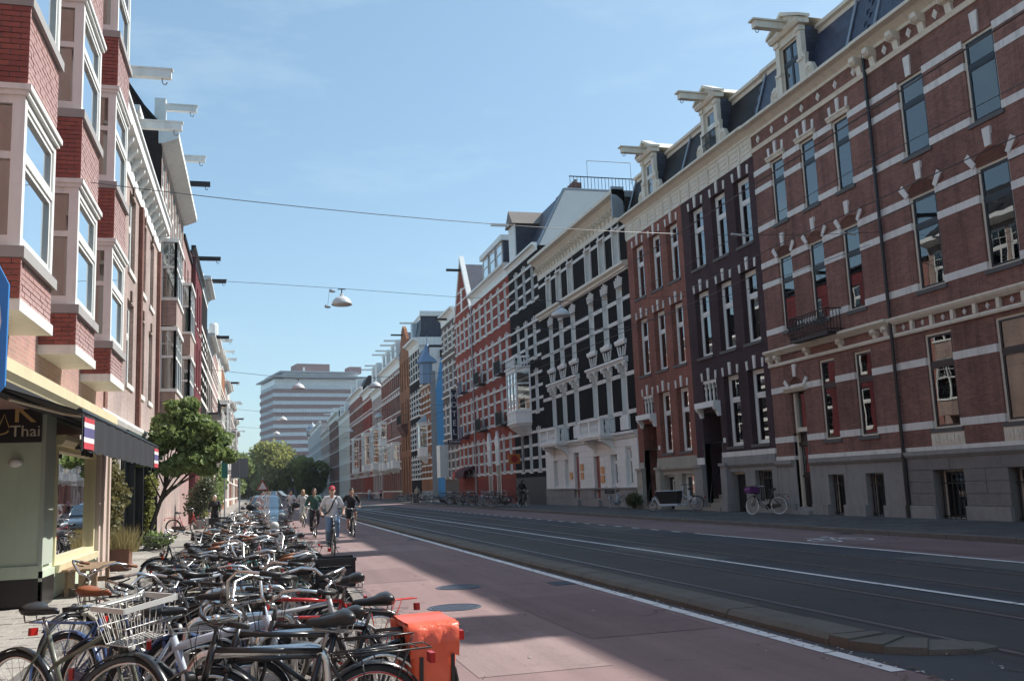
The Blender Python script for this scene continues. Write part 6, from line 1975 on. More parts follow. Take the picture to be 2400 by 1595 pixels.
# ================================================================ trees and plants
def leafm(name, c1, c2, tl=0.35):
    m, t, b, out = new_mat(name)
    pos = nd(t, 'NewGeometry').outputs['Position']
    n1 = nd(t, 'TexNoise', {'Vector': pos, 'Scale': 1.7, 'Detail': 4})
    n2 = nd(t, 'TexWhiteNoise', {'Vector': nd(t, 'VectorMath', {0: pos, 1: (0.06, 0.06, 0.06)}, operation='SNAP').outputs[0]})
    ad = nd(t, 'Math', {0: n1.outputs['Fac'], 1: n2.outputs['Value']}, operation='ADD')
    mr = nd(t, 'MapRange', {'Value': ad.outputs[0], 'From Min': 0.35, 'From Max': 1.4})
    c = mixc(t, mr.outputs[0], c1, c2)
    t.links.new(c, b.inputs['Base Color'])
    b.inputs['Roughness'].default_value = 0.55
    tr = nd(t, 'BsdfTranslucent')
    t.links.new(mixc(t, 0.5, c, sc(c2, 1.5)), tr.inputs['Color'])
    ms = nd(t, 'MixShader', {0: tl, 1: b.outputs[0], 2: tr.outputs[0]})
    t.links.new(ms.outputs[0], out.inputs[0])
    MATS[name] = m
    return m
M_BARK = pm('bark', (.10, .08, .06), .9, .25, 5.0, fine=.2, fs=50, bump=.6, bs=30)
M_LEAF = leafm('leaf_green', (.085, .14, .04), (.25, .32, .115))
M_LEAF2 = leafm('leaf_yellowgreen', (.12, .15, .045), (.30, .31, .10), .5)
M_LEAF3 = leafm('leaf_dark', (.05, .08, .03), (.13, .16, .06), .45)
M_LEAF4 = leafm('leaf_grey', (.07, .085, .05), (.15, .17, .10))
def leaves(mb, pts, size, rs, lobes=False):
    for p in pts:
        a = Vector((rs.gauss(0, 1), rs.gauss(0, 1), rs.gauss(0, .6) + .5)).normalized()
        b = a.orthogonal().normalized()
        b = (Matrix.Rotation(rs.uniform(0, 6.28), 3, a) @ b)
        c = a.cross(b)
        L = size * rs.uniform(.6, 1.35)
        w_ = L * .45
        p = Vector(p)
        bend = a * L * .18
        if lobes:
            q = [p - b * L * .5, p - b * .1 * L + c * w_ * 1.1, p + b * .25 * L + c * w_ * .5, p + b * L * .55 - bend, p + b * .25 * L - c * w_ * .5, p - b * .1 * L - c * w_ * 1.1]
            mb.add([tuple(v) for v in q], [(0, 1, 2, 3), (0, 3, 4, 5)])
        else:
            q = [p - b * L * .5, p + c * w_, p + b * L * .5 - bend, p - c * w_]
            mb.add([tuple(v) for v in q], [(0, 1, 2, 3)])
def crown_pts(n, lobes, rs, shell=.75):
    """points in the outer part of a union of ellipsoid lobes (centre, radii)"""
    out = []
    wts = [l[1][0] * l[1][1] + l[1][0] * l[1][2] for l in lobes]
    while len(out) < n:
        c, r = rs.choices(lobes, wts)[0]
        d = Vector((rs.gauss(0, 1), rs.gauss(0, 1), rs.gauss(0, 1))).normalized()
        k = 1 - (1 - shell) * rs.random() ** .6 * 1.6 + rs.gauss(0, .06)
        k = max(.15, k)
        out.append((c[0] + d.x * r[0] * k, c[1] + d.y * r[1] * k, c[2] + d.z * r[2] * k))
    return out
def tree(name, label, loc, trunk_h, lobes, n, leaf, mat, seed, cat='tree', group=None, lob=False, tr=.12, lean=(0, 0)):
    rs = random.Random(seed)
    T = thing(name, label, cat, loc, group)
    mb = MB()
    top = (lean[0], lean[1], trunk_h)
    mb.tube([(0, 0, 0), (lean[0] * .3, lean[1] * .3, trunk_h * .4), top, (lean[0] * 1.3, lean[1] * 1.3, trunk_h * 1.35)], [tr * 1.2, tr, tr * .8, tr * .3], 9)
    for c, r in lobes:
        s_ = Vector(top) * rs.uniform(.75, 1.05)
        e = Vector(c)
        m_ = (s_ + e) / 2 + Vector((rs.uniform(-.2, .2), rs.uniform(-.2, .2), rs.uniform(0, .25))) * r[0]
        mb.tube([s_, m_, e], [tr * .45, tr * .28, tr * .1], 6)
        for k in range(3):
            d = Vector((rs.gauss(0, 1), rs.gauss(0, 1), rs.gauss(0, 1))).normalized()
            mb.tube([m_.lerp(e, rs.random()), e + Vector((d.x * r[0], d.y * r[1], d.z * r[2])) * .7], [tr * .15, tr * .05], 4)
    link('trunk', mb.mesh('trunk', M_BARK, smooth=True), T)
    cm = MB()
    leaves(cm, crown_pts(n, lobes, rs), leaf, rs, lob)
    link('crown', cm.mesh('crown', mat), T)
    return T
# low dark buildings closing the view under the trees
for a, b, y, h, c, lb_ in ((-40, 2, 330, 7, (.10, .09, .09), 'low dark building under the trees at the street end'), (2.5, 18.5, 322, 5, (.16, .13, .12), 'low brown pavilion beyond the far trees')):
    H = thing('low_building', lb_, 'building', ((a + b) / 2, y, 0))
    m = pm('lowb%d' % int(h), c, .8, .2, .3)
    link('wall', MB().box(a - (a + b) / 2, b - (a + b) / 2, 0, 12, 0, h).mesh('wall', m), H)
    link('roof', MB().box(a - (a + b) / 2 - .5, b - (a + b) / 2 + .5, -1, 12.5, h, h + .5).mesh('roof', M_ZINC), H)
    for i in range(8):
        x = (a - b) / 2 + (b - a) * (i + .2) / 8
        link('window', MB().box(x, x + (b - a) / 14, -.1, .1, 1, h - 1.5).mesh('window', M_GLASS), H)
rs0 = random.Random(3)
# street tree in front of the left row
lb = [((.55, 0, 3.45), (.62, .8, .5)), ((1.25, .1, 3.3), (.6, .7, .55)), ((1.95, 0, 2.9), (.45, .7, .34)), ((.95, .2, 4.05), (.55, .7, .42)), ((1.3, -.2, 2.6), (.7, .7, .34)), ((.1, .1, 3.05), (.38, .5, .34)), ((1.55, .2, 3.8), (.42, .6, .34)), ((2.2, .2, 3.3), (.36, .5, .26)), ((.75, -.3, 2.45), (.5, .5, .28)), ((.35, .2, 3.9), (.3, .5, .26)), ((1.9, -.2, 3.6), (.3, .5, .24)), ((1.2, .1, 4.45), (.32, .4, .22)), ((2.45, .1, 2.75), (.26, .4, .2)), ((-.15, 0, 2.7), (.28, .4, .2)), ((1.75, 0, 2.35), (.35, .4, .2)), ((.65, .1, 4.4), (.22, .3, .18))]
tree('street_tree', 'small round leafy tree on the left pavement beyond the awning', (-3.25, 31.5, .08), 1.8, lb, 6800, .18, M_LEAF, 5, lob=True, tr=.07, lean=(.5, 0))
# trees closing the street
far = [((6.0, 232), 13.5, 7.5, M_LEAF2, 'large yellow green tree in front of the tower base', 11), ((-1.0, 236), 11.0, 5.0, M_LEAF2, 'smaller yellow green tree between the left row and the large tree', 12), ((-4.6, 205), 10.5, 4.2, M_LEAF, 'green tree rising beyond the end of the left row', 13), ((13.0, 250), 11.5, 5.5, M_LEAF2, 'dark tree beside the far pale building', 14), ((0.5, 262), 12.5, 6.0, M_LEAF2, 'pale tree behind the smaller yellow green tree', 15)]
for (x, y), h, r, m, lb_, sd in far:
    rs = random.Random(sd)
    L = [((rs.uniform(-.55, .55) * r, rs.uniform(-.5, .5) * r, h * .58 + rs.uniform(-.34, .26) * h), (r * rs.uniform(.42, .6), r * .5, h * rs.uniform(.18, .26))) for _ in range(15)]
    tree('plane_tree', lb_, (x, y, 0), h * .35, L, 6500, .8, m, sd, group='trees at the end of the street', tr=.35)
# clipped olive bush, climbing rose, shrubs and grasses on the left pavement
def shrub(name, label, loc, lobes, n, leaf, mat, seed, cat='shrub', stems=4, pot=None):
    rs = random.Random(seed)
    T = thing(name, label, cat, loc)
    mb = MB()
    for k in range(stems):
        c, r = rs.choice(lobes)
        mb.tube([(rs.uniform(-.06, .06), rs.uniform(-.06, .06), 0), (c[0] * .4 + rs.uniform(-.1, .1), c[1] * .4, c[2] * .5), (c[0], c[1], c[2] + r[2] * .4)], [.022, .016, .008], 5)
    link('stems', mb.mesh('stems', M_BARK), T)
    cm = MB()
    leaves(cm, crown_pts(n, lobes, rs, .55), leaf, rs)
    link('foliage', cm.mesh('foliage', mat), T)
    if pot:
        link('pot', MB().lathe([(pot * .75, 0), (pot, .45), (pot * .92, .45), (pot * .9, .4)], 14).mesh('pot', M_PLINTH), T)
    return T
shrub('climbing_rose', 'climbing rose against the wall right of the shop window', (-3.2, 23.2, .08), [((.05, 0, 1.2), (.3, .6, .6)), ((.05, .2, 2.0), (.26, .5, .5)), ((.12, .3, 1.6), (.35, .5, .4)), ((0, .5, 2.6), (.15, .3, .4)), ((.1, -.1, .8), (.2, .4, .4))], 2300, .09, leafm('leaf_rose', (.07, .085, .03), (.19, .17, .07)), 21, 'climbing plant', 6)
shrub('potted_shrub', 'grey green bushy shrub on the pavement behind the red bicycle', (-2.5, 47.5, .08), [((0, 0, 1.4), (.85, .7, .8)), ((.2, 0, 2.0), (.6, .6, .6)), ((-.3, 0, 1.0), (.6, .6, .5))], 2600, .13, M_LEAF4, 22, 'shrub', 5, .45)
shrub('low_shrub', 'low leafy shrub at the foot of the street tree', (-3.0, 30.4, .08), [((0, 0, .3), (.42, .5, .3)), ((.3, .2, .25), (.35, .4, .25))], 900, .11, M_LEAF, 23, 'shrub', 3)
shrub('ivy_climber', 'leafy climber around the dark shop post behind the street tree', (-3.3, 32.6, .08), [((0, 0, 1.0), (.2, .4, .8)), ((.05, 0, 1.9), (.25, .4, .5))], 1000, .1, M_LEAF2, 24, 'climbing plant', 4)
shrub('facade_climber', 'tall yellow green climber on the left row beyond the shrub', (-3.0, 60, .08), [((0, 0, 1.6), (.5, 2.5, 1.4)), ((.1, 1, 3.0), (.4, 2.0, 1.2))], 2600, .2, M_LEAF2, 25, 'climbing plant', 4)
shrub('facade_shrub', 'green shrub against the house fronts far along the left pavement', (-2.9, 76, .08), [((0, 0, 1.5), (.6, 3, 1.3)), ((.2, 3, 2.6), (.5, 3, 1.4))], 2400, .25, M_LEAF, 26, 'shrub', 4)
shrub('pavement_shrub', 'dark shrub by the white ground floor of the black house', (18.3, 44.6, .12), [((0, 0, .45), (.5, .6, .45)), ((.1, .5, .4), (.4, .5, .35))], 1200, .1, M_LEAF3, 27, 'shrub', 4)
def planter():
    P = thing('planter_box', 'rusty brown planter box with dry grasses by the shop corner', 'planter', (-2.98, 22.6, .08))
    m = pm('rusty_wood', (.16, .075, .05), .8, .2, 4.0)
    for a in ((-.32, .32, -.3, -.26), (-.32, .32, .26, .3), (-.32, -.28, -.26, .26), (.28, .32, -.26, .26)):
        link('board', MB().box(*a, 0, .46).mesh('board', m), P)
    link('soil', MB().box(-.28, .28, -.26, .26, .02, .4).mesh('soil', pm('soil', (.05, .04, .03), .9)), P)
    rs = random.Random(9)
    g = MB()
    for k in range(420):
        x, y = rs.uniform(-.28, .45), rs.uniform(-.3, .4)
        h = rs.uniform(.25, .62)
        dx, dy = rs.gauss(0, .14), rs.gauss(0, .14)
        w_ = .006
        g.add([(x - w_, y, .38), (x + w_, y, .38), (x + dx * .5 + w_ * .7, y + dy * .5, .4 + h * .6), (x + dx * .5 - w_ * .7, y + dy * .5, .4 + h * .6), (x + dx, y + dy, .4 + h)], [(0, 1, 2, 3), (3, 2, 4)])
    o = link('grasses', g.mesh('grasses', leafm('dry_grass', (.16, .14, .06), (.34, .28, .13))), P)
    o['kind'] = 'stuff'
planter()
# ================================================================ bicycles
M_RUBBER = pm('tyre_rubber', (.022, .022, .023), .75, .2, 8, fine=.1)
M_RUBBERG = pm('tyre_grey', (.10, .095, .09), .8, .2, 8)
M_ALU = pm('brushed_aluminium', (.68, .68, .67), .27, .12, 9, metal=1.0)
M_STEEL = pm('dull_steel', (.34, .335, .33), .4, .2, 9, metal=.9, dirt=.2)
M_BK = pm('black_frame_paint', (.016, .016, .018), .28, .25, 6, coat=.3)
M_BKM = pm('black_plastic', (.02, .02, .021), .5, .2, 8)
M_SADB = pm('black_saddle', (.018, .018, .019), .38, .2, 8)
M_SADBR = pm('brown_leather', (.26, .075, .025), .38, .15, 8)
M_GRIPBR = pm('brown_grip', (.22, .09, .045), .55)
M_REDL = pm('red_reflector', (.42, .015, .012), .25)
M_LAMP = pm('lamp_lens', (.62, .62, .58), .15)
FRAMES = {k: pm('frame_' + k, c, .3, .12, 5, coat=.35) for k, c in dict(greygreen=(.15, .16, .12), blue=(.05, .085, .2), white=(.55, .60, .68), red=(.5, .03, .025), silver=(.42, .42, .42), green=(.05, .11, .07), navy=(.02, .03, .07), pink=(.45, .16, .2), dark=(.03, .03, .032), teal=(.08, .2, .2), maroon=(.12, .02, .025), cream=(.5, .46, .36)).items()}
FRAMES['black'] = M_BK
RW = .345
def arc(cx, cz, r, a0, a1, n, y=0.0):
    return [(cx + r * math.cos(a0 + (a1 - a0) * i / n), y, cz + r * math.sin(a0 + (a1 - a0) * i / n)) for i in range(n + 1)]
def bike_proto(style='opa', bars='swept', frame=M_BK, fender=M_BK, tyre=M_RUBBER, rimm=M_ALU, saddle=M_SADB, grip=M_BKM, barm=M_ALU, rack=True, rackm=None, case=True, basket=None, pannier=None, steer=0.0, lod=0, lamp=True, rimstripe=None, stand=True, bar_h=0.0, sad_h=0.0):
    """returns a bicycle (Empty) facing +x with its parts; lod 1 = few parts for the far ones"""
    B = link('bicycle', None)
    rackm = rackm or frame
    hi = lod == 0
    nt_ = 7 if hi else 5
    RA, FA, BB = (-.50, RW), (.60, RW), (-.05, .29)
    ST, SD = (-.205, .80), (-.25, .965 + sad_h)
    HT, HB = (.405, .90), (.455, .70)
    ax = Vector((HT[0] - HB[0], 0, HT[1] - HB[1])).normalized()
    Ms = Matrix.Translation((HB[0], 0, HB[1])) @ Matrix.Rotation(steer, 4, ax) @ Matrix.Translation((-HB[0], 0, -HB[1]))
    def P(mb, name, mat, parent=None, st=False, smooth=True):
        if st and steer:
            mb.v = [tuple(Ms @ Vector(v)) for v in mb.v]
        return link(name, mb.mesh(name, mat, smooth=smooth), parent or B)
    v3 = lambda p, y=0.0: (p[0], y, p[1])
    # frame
    fr = MB()
    t = .017 if style != 'modern' else .026
    fr.tube([v3(BB), v3(ST)], t, nt_)
    fr.tube([v3(HB), v3(HT)], t * 1.25, nt_)
    if style == 'opa':
        fr.tube([v3(ST), v3((HT[0], HT[1] - .03))], t, nt_)
        fr.tube([v3(HB), v3(BB)], t, nt_)
    elif style == 'oma':
        fr.tube([v3((HT[0] - .005, HT[1] - .06)), (.33, 0, .62), (.2, 0, .42), (.06, 0, .35), v3((-.09, .42))], t, nt_)
        fr.tube([v3(HB), (.38, 0, .52), (.24, 0, .34), (.1, 0, .28), v3(BB)], t, nt_)
    elif style == 'step':
        fr.tube([v3((HT[0] - .0, HT[1] - .05)), v3((-.15, .60))], t, nt_)
        fr.tube([v3((-.15, .60)), (RA[0], .05, RA[1])], t * .7, nt_)
        fr.tube([v3(HB), v3(BB)], t * 1.2, nt_)
    elif style == 'modern':
        fr.tube([v3((ST[0], ST[1] - .08)), (.1, 0, .80), v3((HT[0], HT[1] - .05))], t * 1.15, nt_)
        fr.tube([v3(HB), v3(BB)], t * 1.35, nt_)
    elif style == 'cross':
        fr.tube([v3(ST), v3((HT[0], HT[1] - .03))], t, nt_)
        fr.tube([v3((ST[0] + .03, .68)), v3((HB[0], HB[1] + .02))], t * .9, nt_)
        fr.tube([v3(HB), v3(BB)], t, nt_)
    for y in (-.055, .055):
        fr.tube([v3(ST), (-.33, y * .9, .6), (RA[0], y, RA[1])], .010, 5)
        fr.tube([v3(BB), (-.2, y * .8, .31), (RA[0], y, RA[1])], .011, 5)
    P(fr, 'frame', frame)
    fk = MB()
    fk.tube([v3((HB[0] + .004, HB[1] - .03)), v3(HT), v3((HT[0] - .012, HT[1] + .07 + bar_h))], .014, nt_)
    fk.box(HB[0] - .012, HB[0] + .03, -.06, .06, HB[1] - .045, HB[1] - .015)
    for y in (-.052, .052):
        fk.tube([v3(HB, y * .6), (.475, y, .62), (.53, y, .46), (FA[0], y, FA[1])], [.014, .014, .012, .009], 5)
    P(fk, 'fork', frame if hi else frame, st=True)
    # wheels
    ns = 36 if hi else 22
    for (cx, cz), st in ((RA, False), (FA, True)):
        ty = MB().lathe([(RW - .040 + .021 + .021 * math.cos(a), .021 * math.sin(a)) for a in [2 * math.pi * i / (8 if hi else 5) for i in range(8 if hi else 5)]], ns, (cx, 0, cz), 'y', closed=True)
        W = P(ty, 'wheel', tyre, st=st)
        rm = MB().lathe([(RW - .038, -.013), (RW - .038, .013), (RW - .055, .011), (RW - .058, 0), (RW - .055, -.011)], ns, (cx, 0, cz), 'y', closed=True)
        if hi:
            P(rm, 'rim', rimm, W, st)
            if rimstripe:
                rr = MB()
                for y in (-.0145, .0125):
                    rr.lathe([(RW - .040, y), (RW - .040, y + .002), (RW - .05, y + .002), (RW - .05, y)], ns, (cx, 0, cz), 'y', closed=True)
                P(rr, 'rim_stripe', rimstripe, W, st)
        sp = MB() if hi else rm
        k = 28 if hi else 16
        for i in range(k):
            a = 2 * math.pi * i / k
            s_ = .028 if i % 2 else -.028
            b = a + (.35 if i % 4 < 2 else -.35)
            p0 = Vector((cx + .028 * math.cos(b), s_, cz + .028 * math.sin(b)))
            p1 = Vector((cx + (RW - .055) * math.cos(a), 0, cz + (RW - .055) * math.sin(a)))
            sp.tube([p0, p1], .0017 if hi else .0028, 3, caps=False)
        sp.lathe([(.012, -.05), (.024, -.035), (.018, -.02), (.018, .02), (.024, .035), (.012, .05)], 8, (cx, 0, cz), 'y')
        P(sp, 'spokes' if hi else 'rim', M_STEEL if hi else rimm, W, st)
        # mudguard
        if fender:
            mg = MB()
            a0, a1 = (R(-8), R(185)) if not st else (R(35), R(172))
            n = 16 if hi else 9
            q = arc(cx, cz, RW + .022, a0, a1, n)
            vs_ = []
            for (x, _, z) in q:
                d = Vector((x - cx, 0, z - cz)).normalized()
                for yy, dr in ((-.028, -.012), (-.018, 0), (.018, 0), (.028, -.012)):
                    vs_.append((x + d.x * dr, yy, z + d.z * dr))
            fs_ = [(4 * i + j, 4 * i + j + 1, 4 * i + j + 5, 4 * i + j + 4) for i in range(n) for j in range(3)]
            mg.add(vs_, fs_)
            if hi:
                for aa in ((R(20), R(150)) if not st else (R(160),)):
                    for y in (-.04, .04):
                        mg.tube([(cx + (RW + .02) * math.cos(aa), y * .6, cz + (RW + .02) * math.sin(aa)), (cx, y, cz)], .003, 3)
            P(mg, 'mudguard', fender, st=st)
    # drive
    if case:
        cc = MB()
        pts = arc(BB[0], BB[1], .115, R(-90), R(85), 8) + arc(RA[0], RA[1], .06, R(95), R(270), 6)
        cc.prism([(p[0], p[2]) for p in pts], lambda a, b, d: (a, d, b), -.075, -.045)
        P(cc, 'chain_case', fender or M_BKM, smooth=False)
    else:
        cc = MB().lathe([(.09, -.062), (.09, -.056), (.075, -.056), (.075, -.062)], 18, (BB[0], 0, BB[1]), 'y', closed=True)
        for i in range(5):
            a = i * 1.257
            cc.tube([(BB[0], -.059, BB[1]), (BB[0] + .08 * math.cos(a), -.059, BB[1] + .08 * math.sin(a))], .007, 4)
        for z in (.085, -.085):
            cc.tube([(BB[0], -.06, BB[1] + z), (RA[0], -.06, RA[1] + z * .4)], .005, 4)
        P(cc, 'chain', M_STEEL)
    ck = MB()
    for s_ in (-1, 1):
        a = R(35) + (math.pi if s_ > 0 else 0)
        e = (BB[0] + .17 * math.cos(a), s_ * .085, BB[1] + .17 * math.sin(a))
        ck.tube([(BB[0], s_ * .085, BB[1]), e], .01, 5)
        ck.box(e[0] - .045, e[0] + .045, min(e[1], e[1] + s_ * .1), max(e[1], e[1] + s_ * .1), e[2] - .012, e[2] + .012)
    ck.tube([(BB[0], -.09, BB[1]), (BB[0], .09, BB[1])], .02, 6)
    P(ck, 'crank', M_STEEL, smooth=False)
    # saddle and post
    P(MB().tube([v3(ST), v3((SD[0], SD[1] - .04))], .0125, nt_), 'seat_post', M_STEEL)
    sd = MB()
    secs = [(.14, .012, .0, .5), (.115, .022, .012, .7), (.04, .032, .012, .85), (-.02, .058, .018, 1.0), (-.07, .10, .032, 1.35), (-.11, .112, .036, 1.45), (-.138, .085, .022, 1.1), (-.15, .03, .006, .5)]
    vs_ = []
    m_ = 10
    for x, hw, zz, tk in secs:
        for j in range(m_):
            a = 2 * math.pi * j / m_
            h = (.022 if math.sin(a) > 0 else .042) * tk
            vs_.append((SD[0] + x, hw * math.cos(a), SD[1] + zz * .8 + h * math.sin(a)))
    fs_ = [(i * m_ + j, i * m_ + (j + 1) % m_, (i + 1) * m_ + (j + 1) % m_, (i + 1) * m_ + j) for i in range(len(secs) - 1) for j in range(m_)]
    fs_ += [tuple(reversed(range(m_))), tuple((len(secs) - 1) * m_ + j for j in range(m_))]
    sd.add(vs_, fs_)
    S_ = P(sd, 'saddle', saddle)
    if hi:
        s2 = MB()
        for y in (-.05, .05):
            s2.tube([(SD[0] - .13, y, SD[1] - .02), (SD[0] - .12, y, SD[1] - .07), (SD[0] - .03, y * .5, SD[1] - .06), (SD[0] + .1, y * .3, SD[1] - .03)], .006, 5)
        P(s2, 'saddle_springs', M_STEEL, S_)
    # handlebar
    hx, hz = HT[0] - .012, HT[1] + .09 + bar_h
    hb = MB()
    ends = []
    for s_ in (-1, 1):
        if bars == 'swept':
            pts = [(hx + .05, 0, hz + .03), (hx + .06, s_ * .08, hz + .05), (hx + .03, s_ * .19, hz + .13), (hx - .04, s_ * .27, hz + .15), (hx - .14, s_ * .29, hz + .13), (hx - .25, s_ * .30, hz + .11)]
        elif bars == 'flat':
            pts = [(hx + .05, 0, hz + .04), (hx + .05, s_ * .12, hz + .05), (hx + .02, s_ * .22, hz + .07), (hx - .04, s_ * .31, hz + .07)]
        elif bars == 'high':
            pts = [(hx + .05, 0, hz + .04), (hx + .06, s_ * .06, hz + .06), (hx + .05, s_ * .13, hz + .2), (hx - .02, s_ * .24, hz + .24), (hx - .14, s_ * .30, hz + .22), (hx - .26, s_ * .31, hz + .2)]
        else:
            pts = [(hx + .06, 0, hz + .02), (hx + .07, s_ * .1, hz + .04), (hx + .03, s_ * .22, hz + .08), (hx - .06, s_ * .29, hz + .08), (hx - .17, s_ * .31, hz + .06)]
        hb.tube(pts, .0115, nt_)
        ends.append((Vector(pts[-2]), Vector(pts[-1])))
    hb.tube([v3((hx, hz - .08)), v3((hx, hz)), v3((hx + .05, hz + .035))], .014, nt_)
    Hd = P(hb, 'handlebar', barm, st=True)
    for a, b in ends:
        d = (b - a).normalized()
        P(MB().tube([b - d * .1, b + d * .025], [.017, .0165], 7), 'grip', grip, Hd, True)
        if hi:
            q = b - d * .1
            P(MB().tube([q - d * .02, q - d * .02 + Vector((.03, 0, -.02)), q + d * .05 + Vector((.045, 0, -.03)), q + d * .09 + Vector((.035, 0, -.03))], .006, 4), 'brake_lever', M_BKM, Hd, True)
    if hi:
        P(MB().ball((hx + .03, .07, hz + .075), (.026, .026, .018), 8, 5), 'bell', M_ALU, Hd, True)
        cb = MB()
        for s_ in (-1, 1):
            cb.tube([(hx - .02, s_ * .2, hz + .1), (hx + .14, s_ * .12, hz + .06), (hx + .13, s_ * .04, hz - .06), (HB[0] + .03, 0, HB[1] - .02)], .003, 4)
        P(cb, 'brake_cable', M_BKM, Hd, True)
    if lamp:
        lx, lz = HB[0] + .09, HB[1] + .04
        P(MB().lathe([(.012, -.05), (.03, -.03), (.036, .0), (.036, .02), (.02, .024)], 10, (lx, 0, lz), 'x'), 'headlight', M_BKM if hi else M_LAMP, st=True)
        if hi:
            P(MB().lathe([(.031, .02), (.02, .03), (.006, .033)], 10, (lx, 0, lz), 'x'), 'headlight_lens', M_LAMP, B, True)
    if rack:
        rk = MB()
        z = .765
        for y in (-.07, .07):
            rk.tube([(-.24, y, z), (-.86, y, z)], .006, 5)
            rk.tube([(-.72, y, z), (RA[0] - .02, y * 1.0, RA[1])], .005, 4)
            rk.tube([(-.42, y, z), (RA[0] - .0, y * 1.0, RA[1])], .005, 4)
        for x in (-.3, -.46, -.62, -.78, -.86):
            rk.tube([(x, -.07, z), (x, .07, z)], .005, 4)
        rk.tube([(-.66, -.025, z + .005), (-.26, -.025, z + .005)], .005, 4)
        rk.tube([(-.66, .025, z + .005), (-.26, .025, z + .005)], .005, 4)
        P(rk, 'rear_rack', rackm)
    tl = MB().box(-.90, -.868, -.035, .035, .66, .72) if rack else MB().box(-.865, -.84, -.02, .02, .56, .63)
    P(tl, 'tail_light', M_REDL, smooth=False)
    if stand and hi:
        P(MB().tube([(-.08, .04, .27), (-.14, .17, .02)], .009, 5), 'kickstand', M_STEEL)
    def wire(mb, x0, x1, y0, y1, z0, z1, taper, step, r):
        t_ = taper
        lo = [(x0 + t_, y0 + t_), (x1 - t_, y0 + t_), (x1 - t_, y1 - t_), (x0 + t_, y1 - t_)]
        up = [(x0, y0), (x1, y0), (x1, y1), (x0, y1)]
        for lv, pl in ((z0, lo), (z1, up), ((z0 + z1) / 2, [((a[0] + b[0]) / 2, (a[1] + b[1]) / 2) for a, b in zip(lo, up)])):
            mb.tube([(p[0], p[1], lv) for p in pl], r * (1.6 if lv == z1 else 1), 4, closed=True)
        for i in range(4):
            a, b, c, d = lo[i], lo[(i + 1) % 4], up[i], up[(i + 1) % 4]
            n = max(2, int(math.hypot(c[0] - d[0], c[1] - d[1]) / step))
            for k in range(n):
                f_ = k / n
                mb.tube([(a[0] + (b[0] - a[0]) * f_, a[1] + (b[1] - a[1]) * f_, z0), (c[0] + (d[0] - c[0]) * f_, c[1] + (d[1] - c[1]) * f_, z1)], r * .7, 3)
        n = max(2, int((x1 - x0) / step))
        for k in range(1, n):
            x = x0 + t_ + (x1 - x0 - 2 * t_) * k / n
            mb.tube([(x, y0 + t_, z0), (x, y1 - t_, z0)], r * .7, 3)
    if basket == 'front_wire_silver' or basket == 'front_wire_black':
        mb = MB()
        wire(mb, .46, .80, -.2, .2, .80, 1.04, .05, .05, .004)
        if basket.endswith('silver'):
            for q in ((.45, .81, -.205, -.195), (.45, .81, .195, .205), (.45, .46, -.2, .2), (.80, .81, -.2, .2)):
                mb.box(*q, 1.025, 1.06)
        P(mb, 'basket', pm('basket_white_metal', (.6, .59, .56), .4) if basket.endswith('silver') else M_BKM, st=True, smooth=False)
    elif basket == 'crate':
        mb = MB()
        x0, x1, y0, y1, z0, z1 = .44, .80, -.25, .25, .84, 1.10
        for q in ((x0, x1, y0, y0 + .012), (x0, x1, y1 - .012, y1), (x0, x0 + .012, y0, y1), (x1 - .012, x1, y0, y1)):
            for a, b in ((z0, z0 + .05), (z0 + .07, z0 + .16), (z1 - .07, z1)):
                mb.box(*q, a, b)
            mb.box(q[0], q[0] + .03 if q[1] - q[0] > .1 else q[1], q[2], q[2] + .03 if q[3] - q[2] > .1 else q[3], z0, z1)
            mb.box(q[1] - .03 if q[1] - q[0] > .1 else q[0], q[1], q[3] - .03 if q[3] - q[2] > .1 else q[2], q[3], z0, z1)
        mb.box(x0, x1, y0, y1, z0, z0 + .012)
        mb.box(x0 - .01, x1 + .01, y0 - .01, y0, z1 - .03, z1)
        mb.box(x0 - .01, x1 + .01, y1, y1 + .01, z1 - .03, z1)
        P(mb, 'crate', M_BKM, st=True, smooth=False)
        P(MB().tube([(.5, -.18, .84), (.62, -.1, .5), (FA[0], -.05, FA[1])], .006, 4).tube([(.5, .18, .84), (.62, .1, .5), (FA[0], .05, FA[1])], .006, 4), 'front_rack', M_BKM, st=True)
    elif basket == 'crate_rear':
        mb = MB()
        wire(mb, -.86, -.42, -.2, .2, .78, 1.02, .03, .05, .005)
        P(mb, 'basket', M_BKM, smooth=False)
    if pannier:
        for s_ in (-1, 1):
            secs = []
            for k in range(7):
                z = .38 + .43 * k / 6
                w_ = .13 + .03 * math.sin(math.pi * (k / 6) ** .8)
                hl = .155 + .03 * (k / 6)
                secs.append([(-.62 + hl * math.copysign(abs(math.cos(a)) ** .45, math.cos(a)) + .012 * math.sin(9 * z + a), s_ * (.085 + w_ * .5 + w_ * .5 * math.copysign(abs(math.sin(a)) ** .5, math.sin(a)) + .006 * math.sin(17 * z + 3 * a)), z) for a in [2 * math.pi * i / 20 for i in range(20)]])
            mb = MB()
            for q in secs:
                mb.v.extend(q)
            for i in range(6):
                for j in range(20):
                    mb.f.append((i * 20 + j, i * 20 + (j + 1) % 20, (i + 1) * 20 + (j + 1) % 20, (i + 1) * 20 + j))
            mb.f += [tuple(range(20)), tuple(range(120, 140))]
            mb.m = [0] * len(mb.f)
            bag = P(mb, 'pannier_bag', pannier)
            fl = MB()
            n = 10
            vs_ = []
            for i in range(n + 1):
                x = -.79 + .34 * i / n
                wv = .008 * math.sin(i * 1.7)
                for yy, zz in ((.07, .825), (.17, .83), (.235 + wv, .785), (.245 + wv, .67), (.235 + wv, .60 + .02 * math.sin(i * .9))):
                    vs_.append((x, s_ * yy, zz))
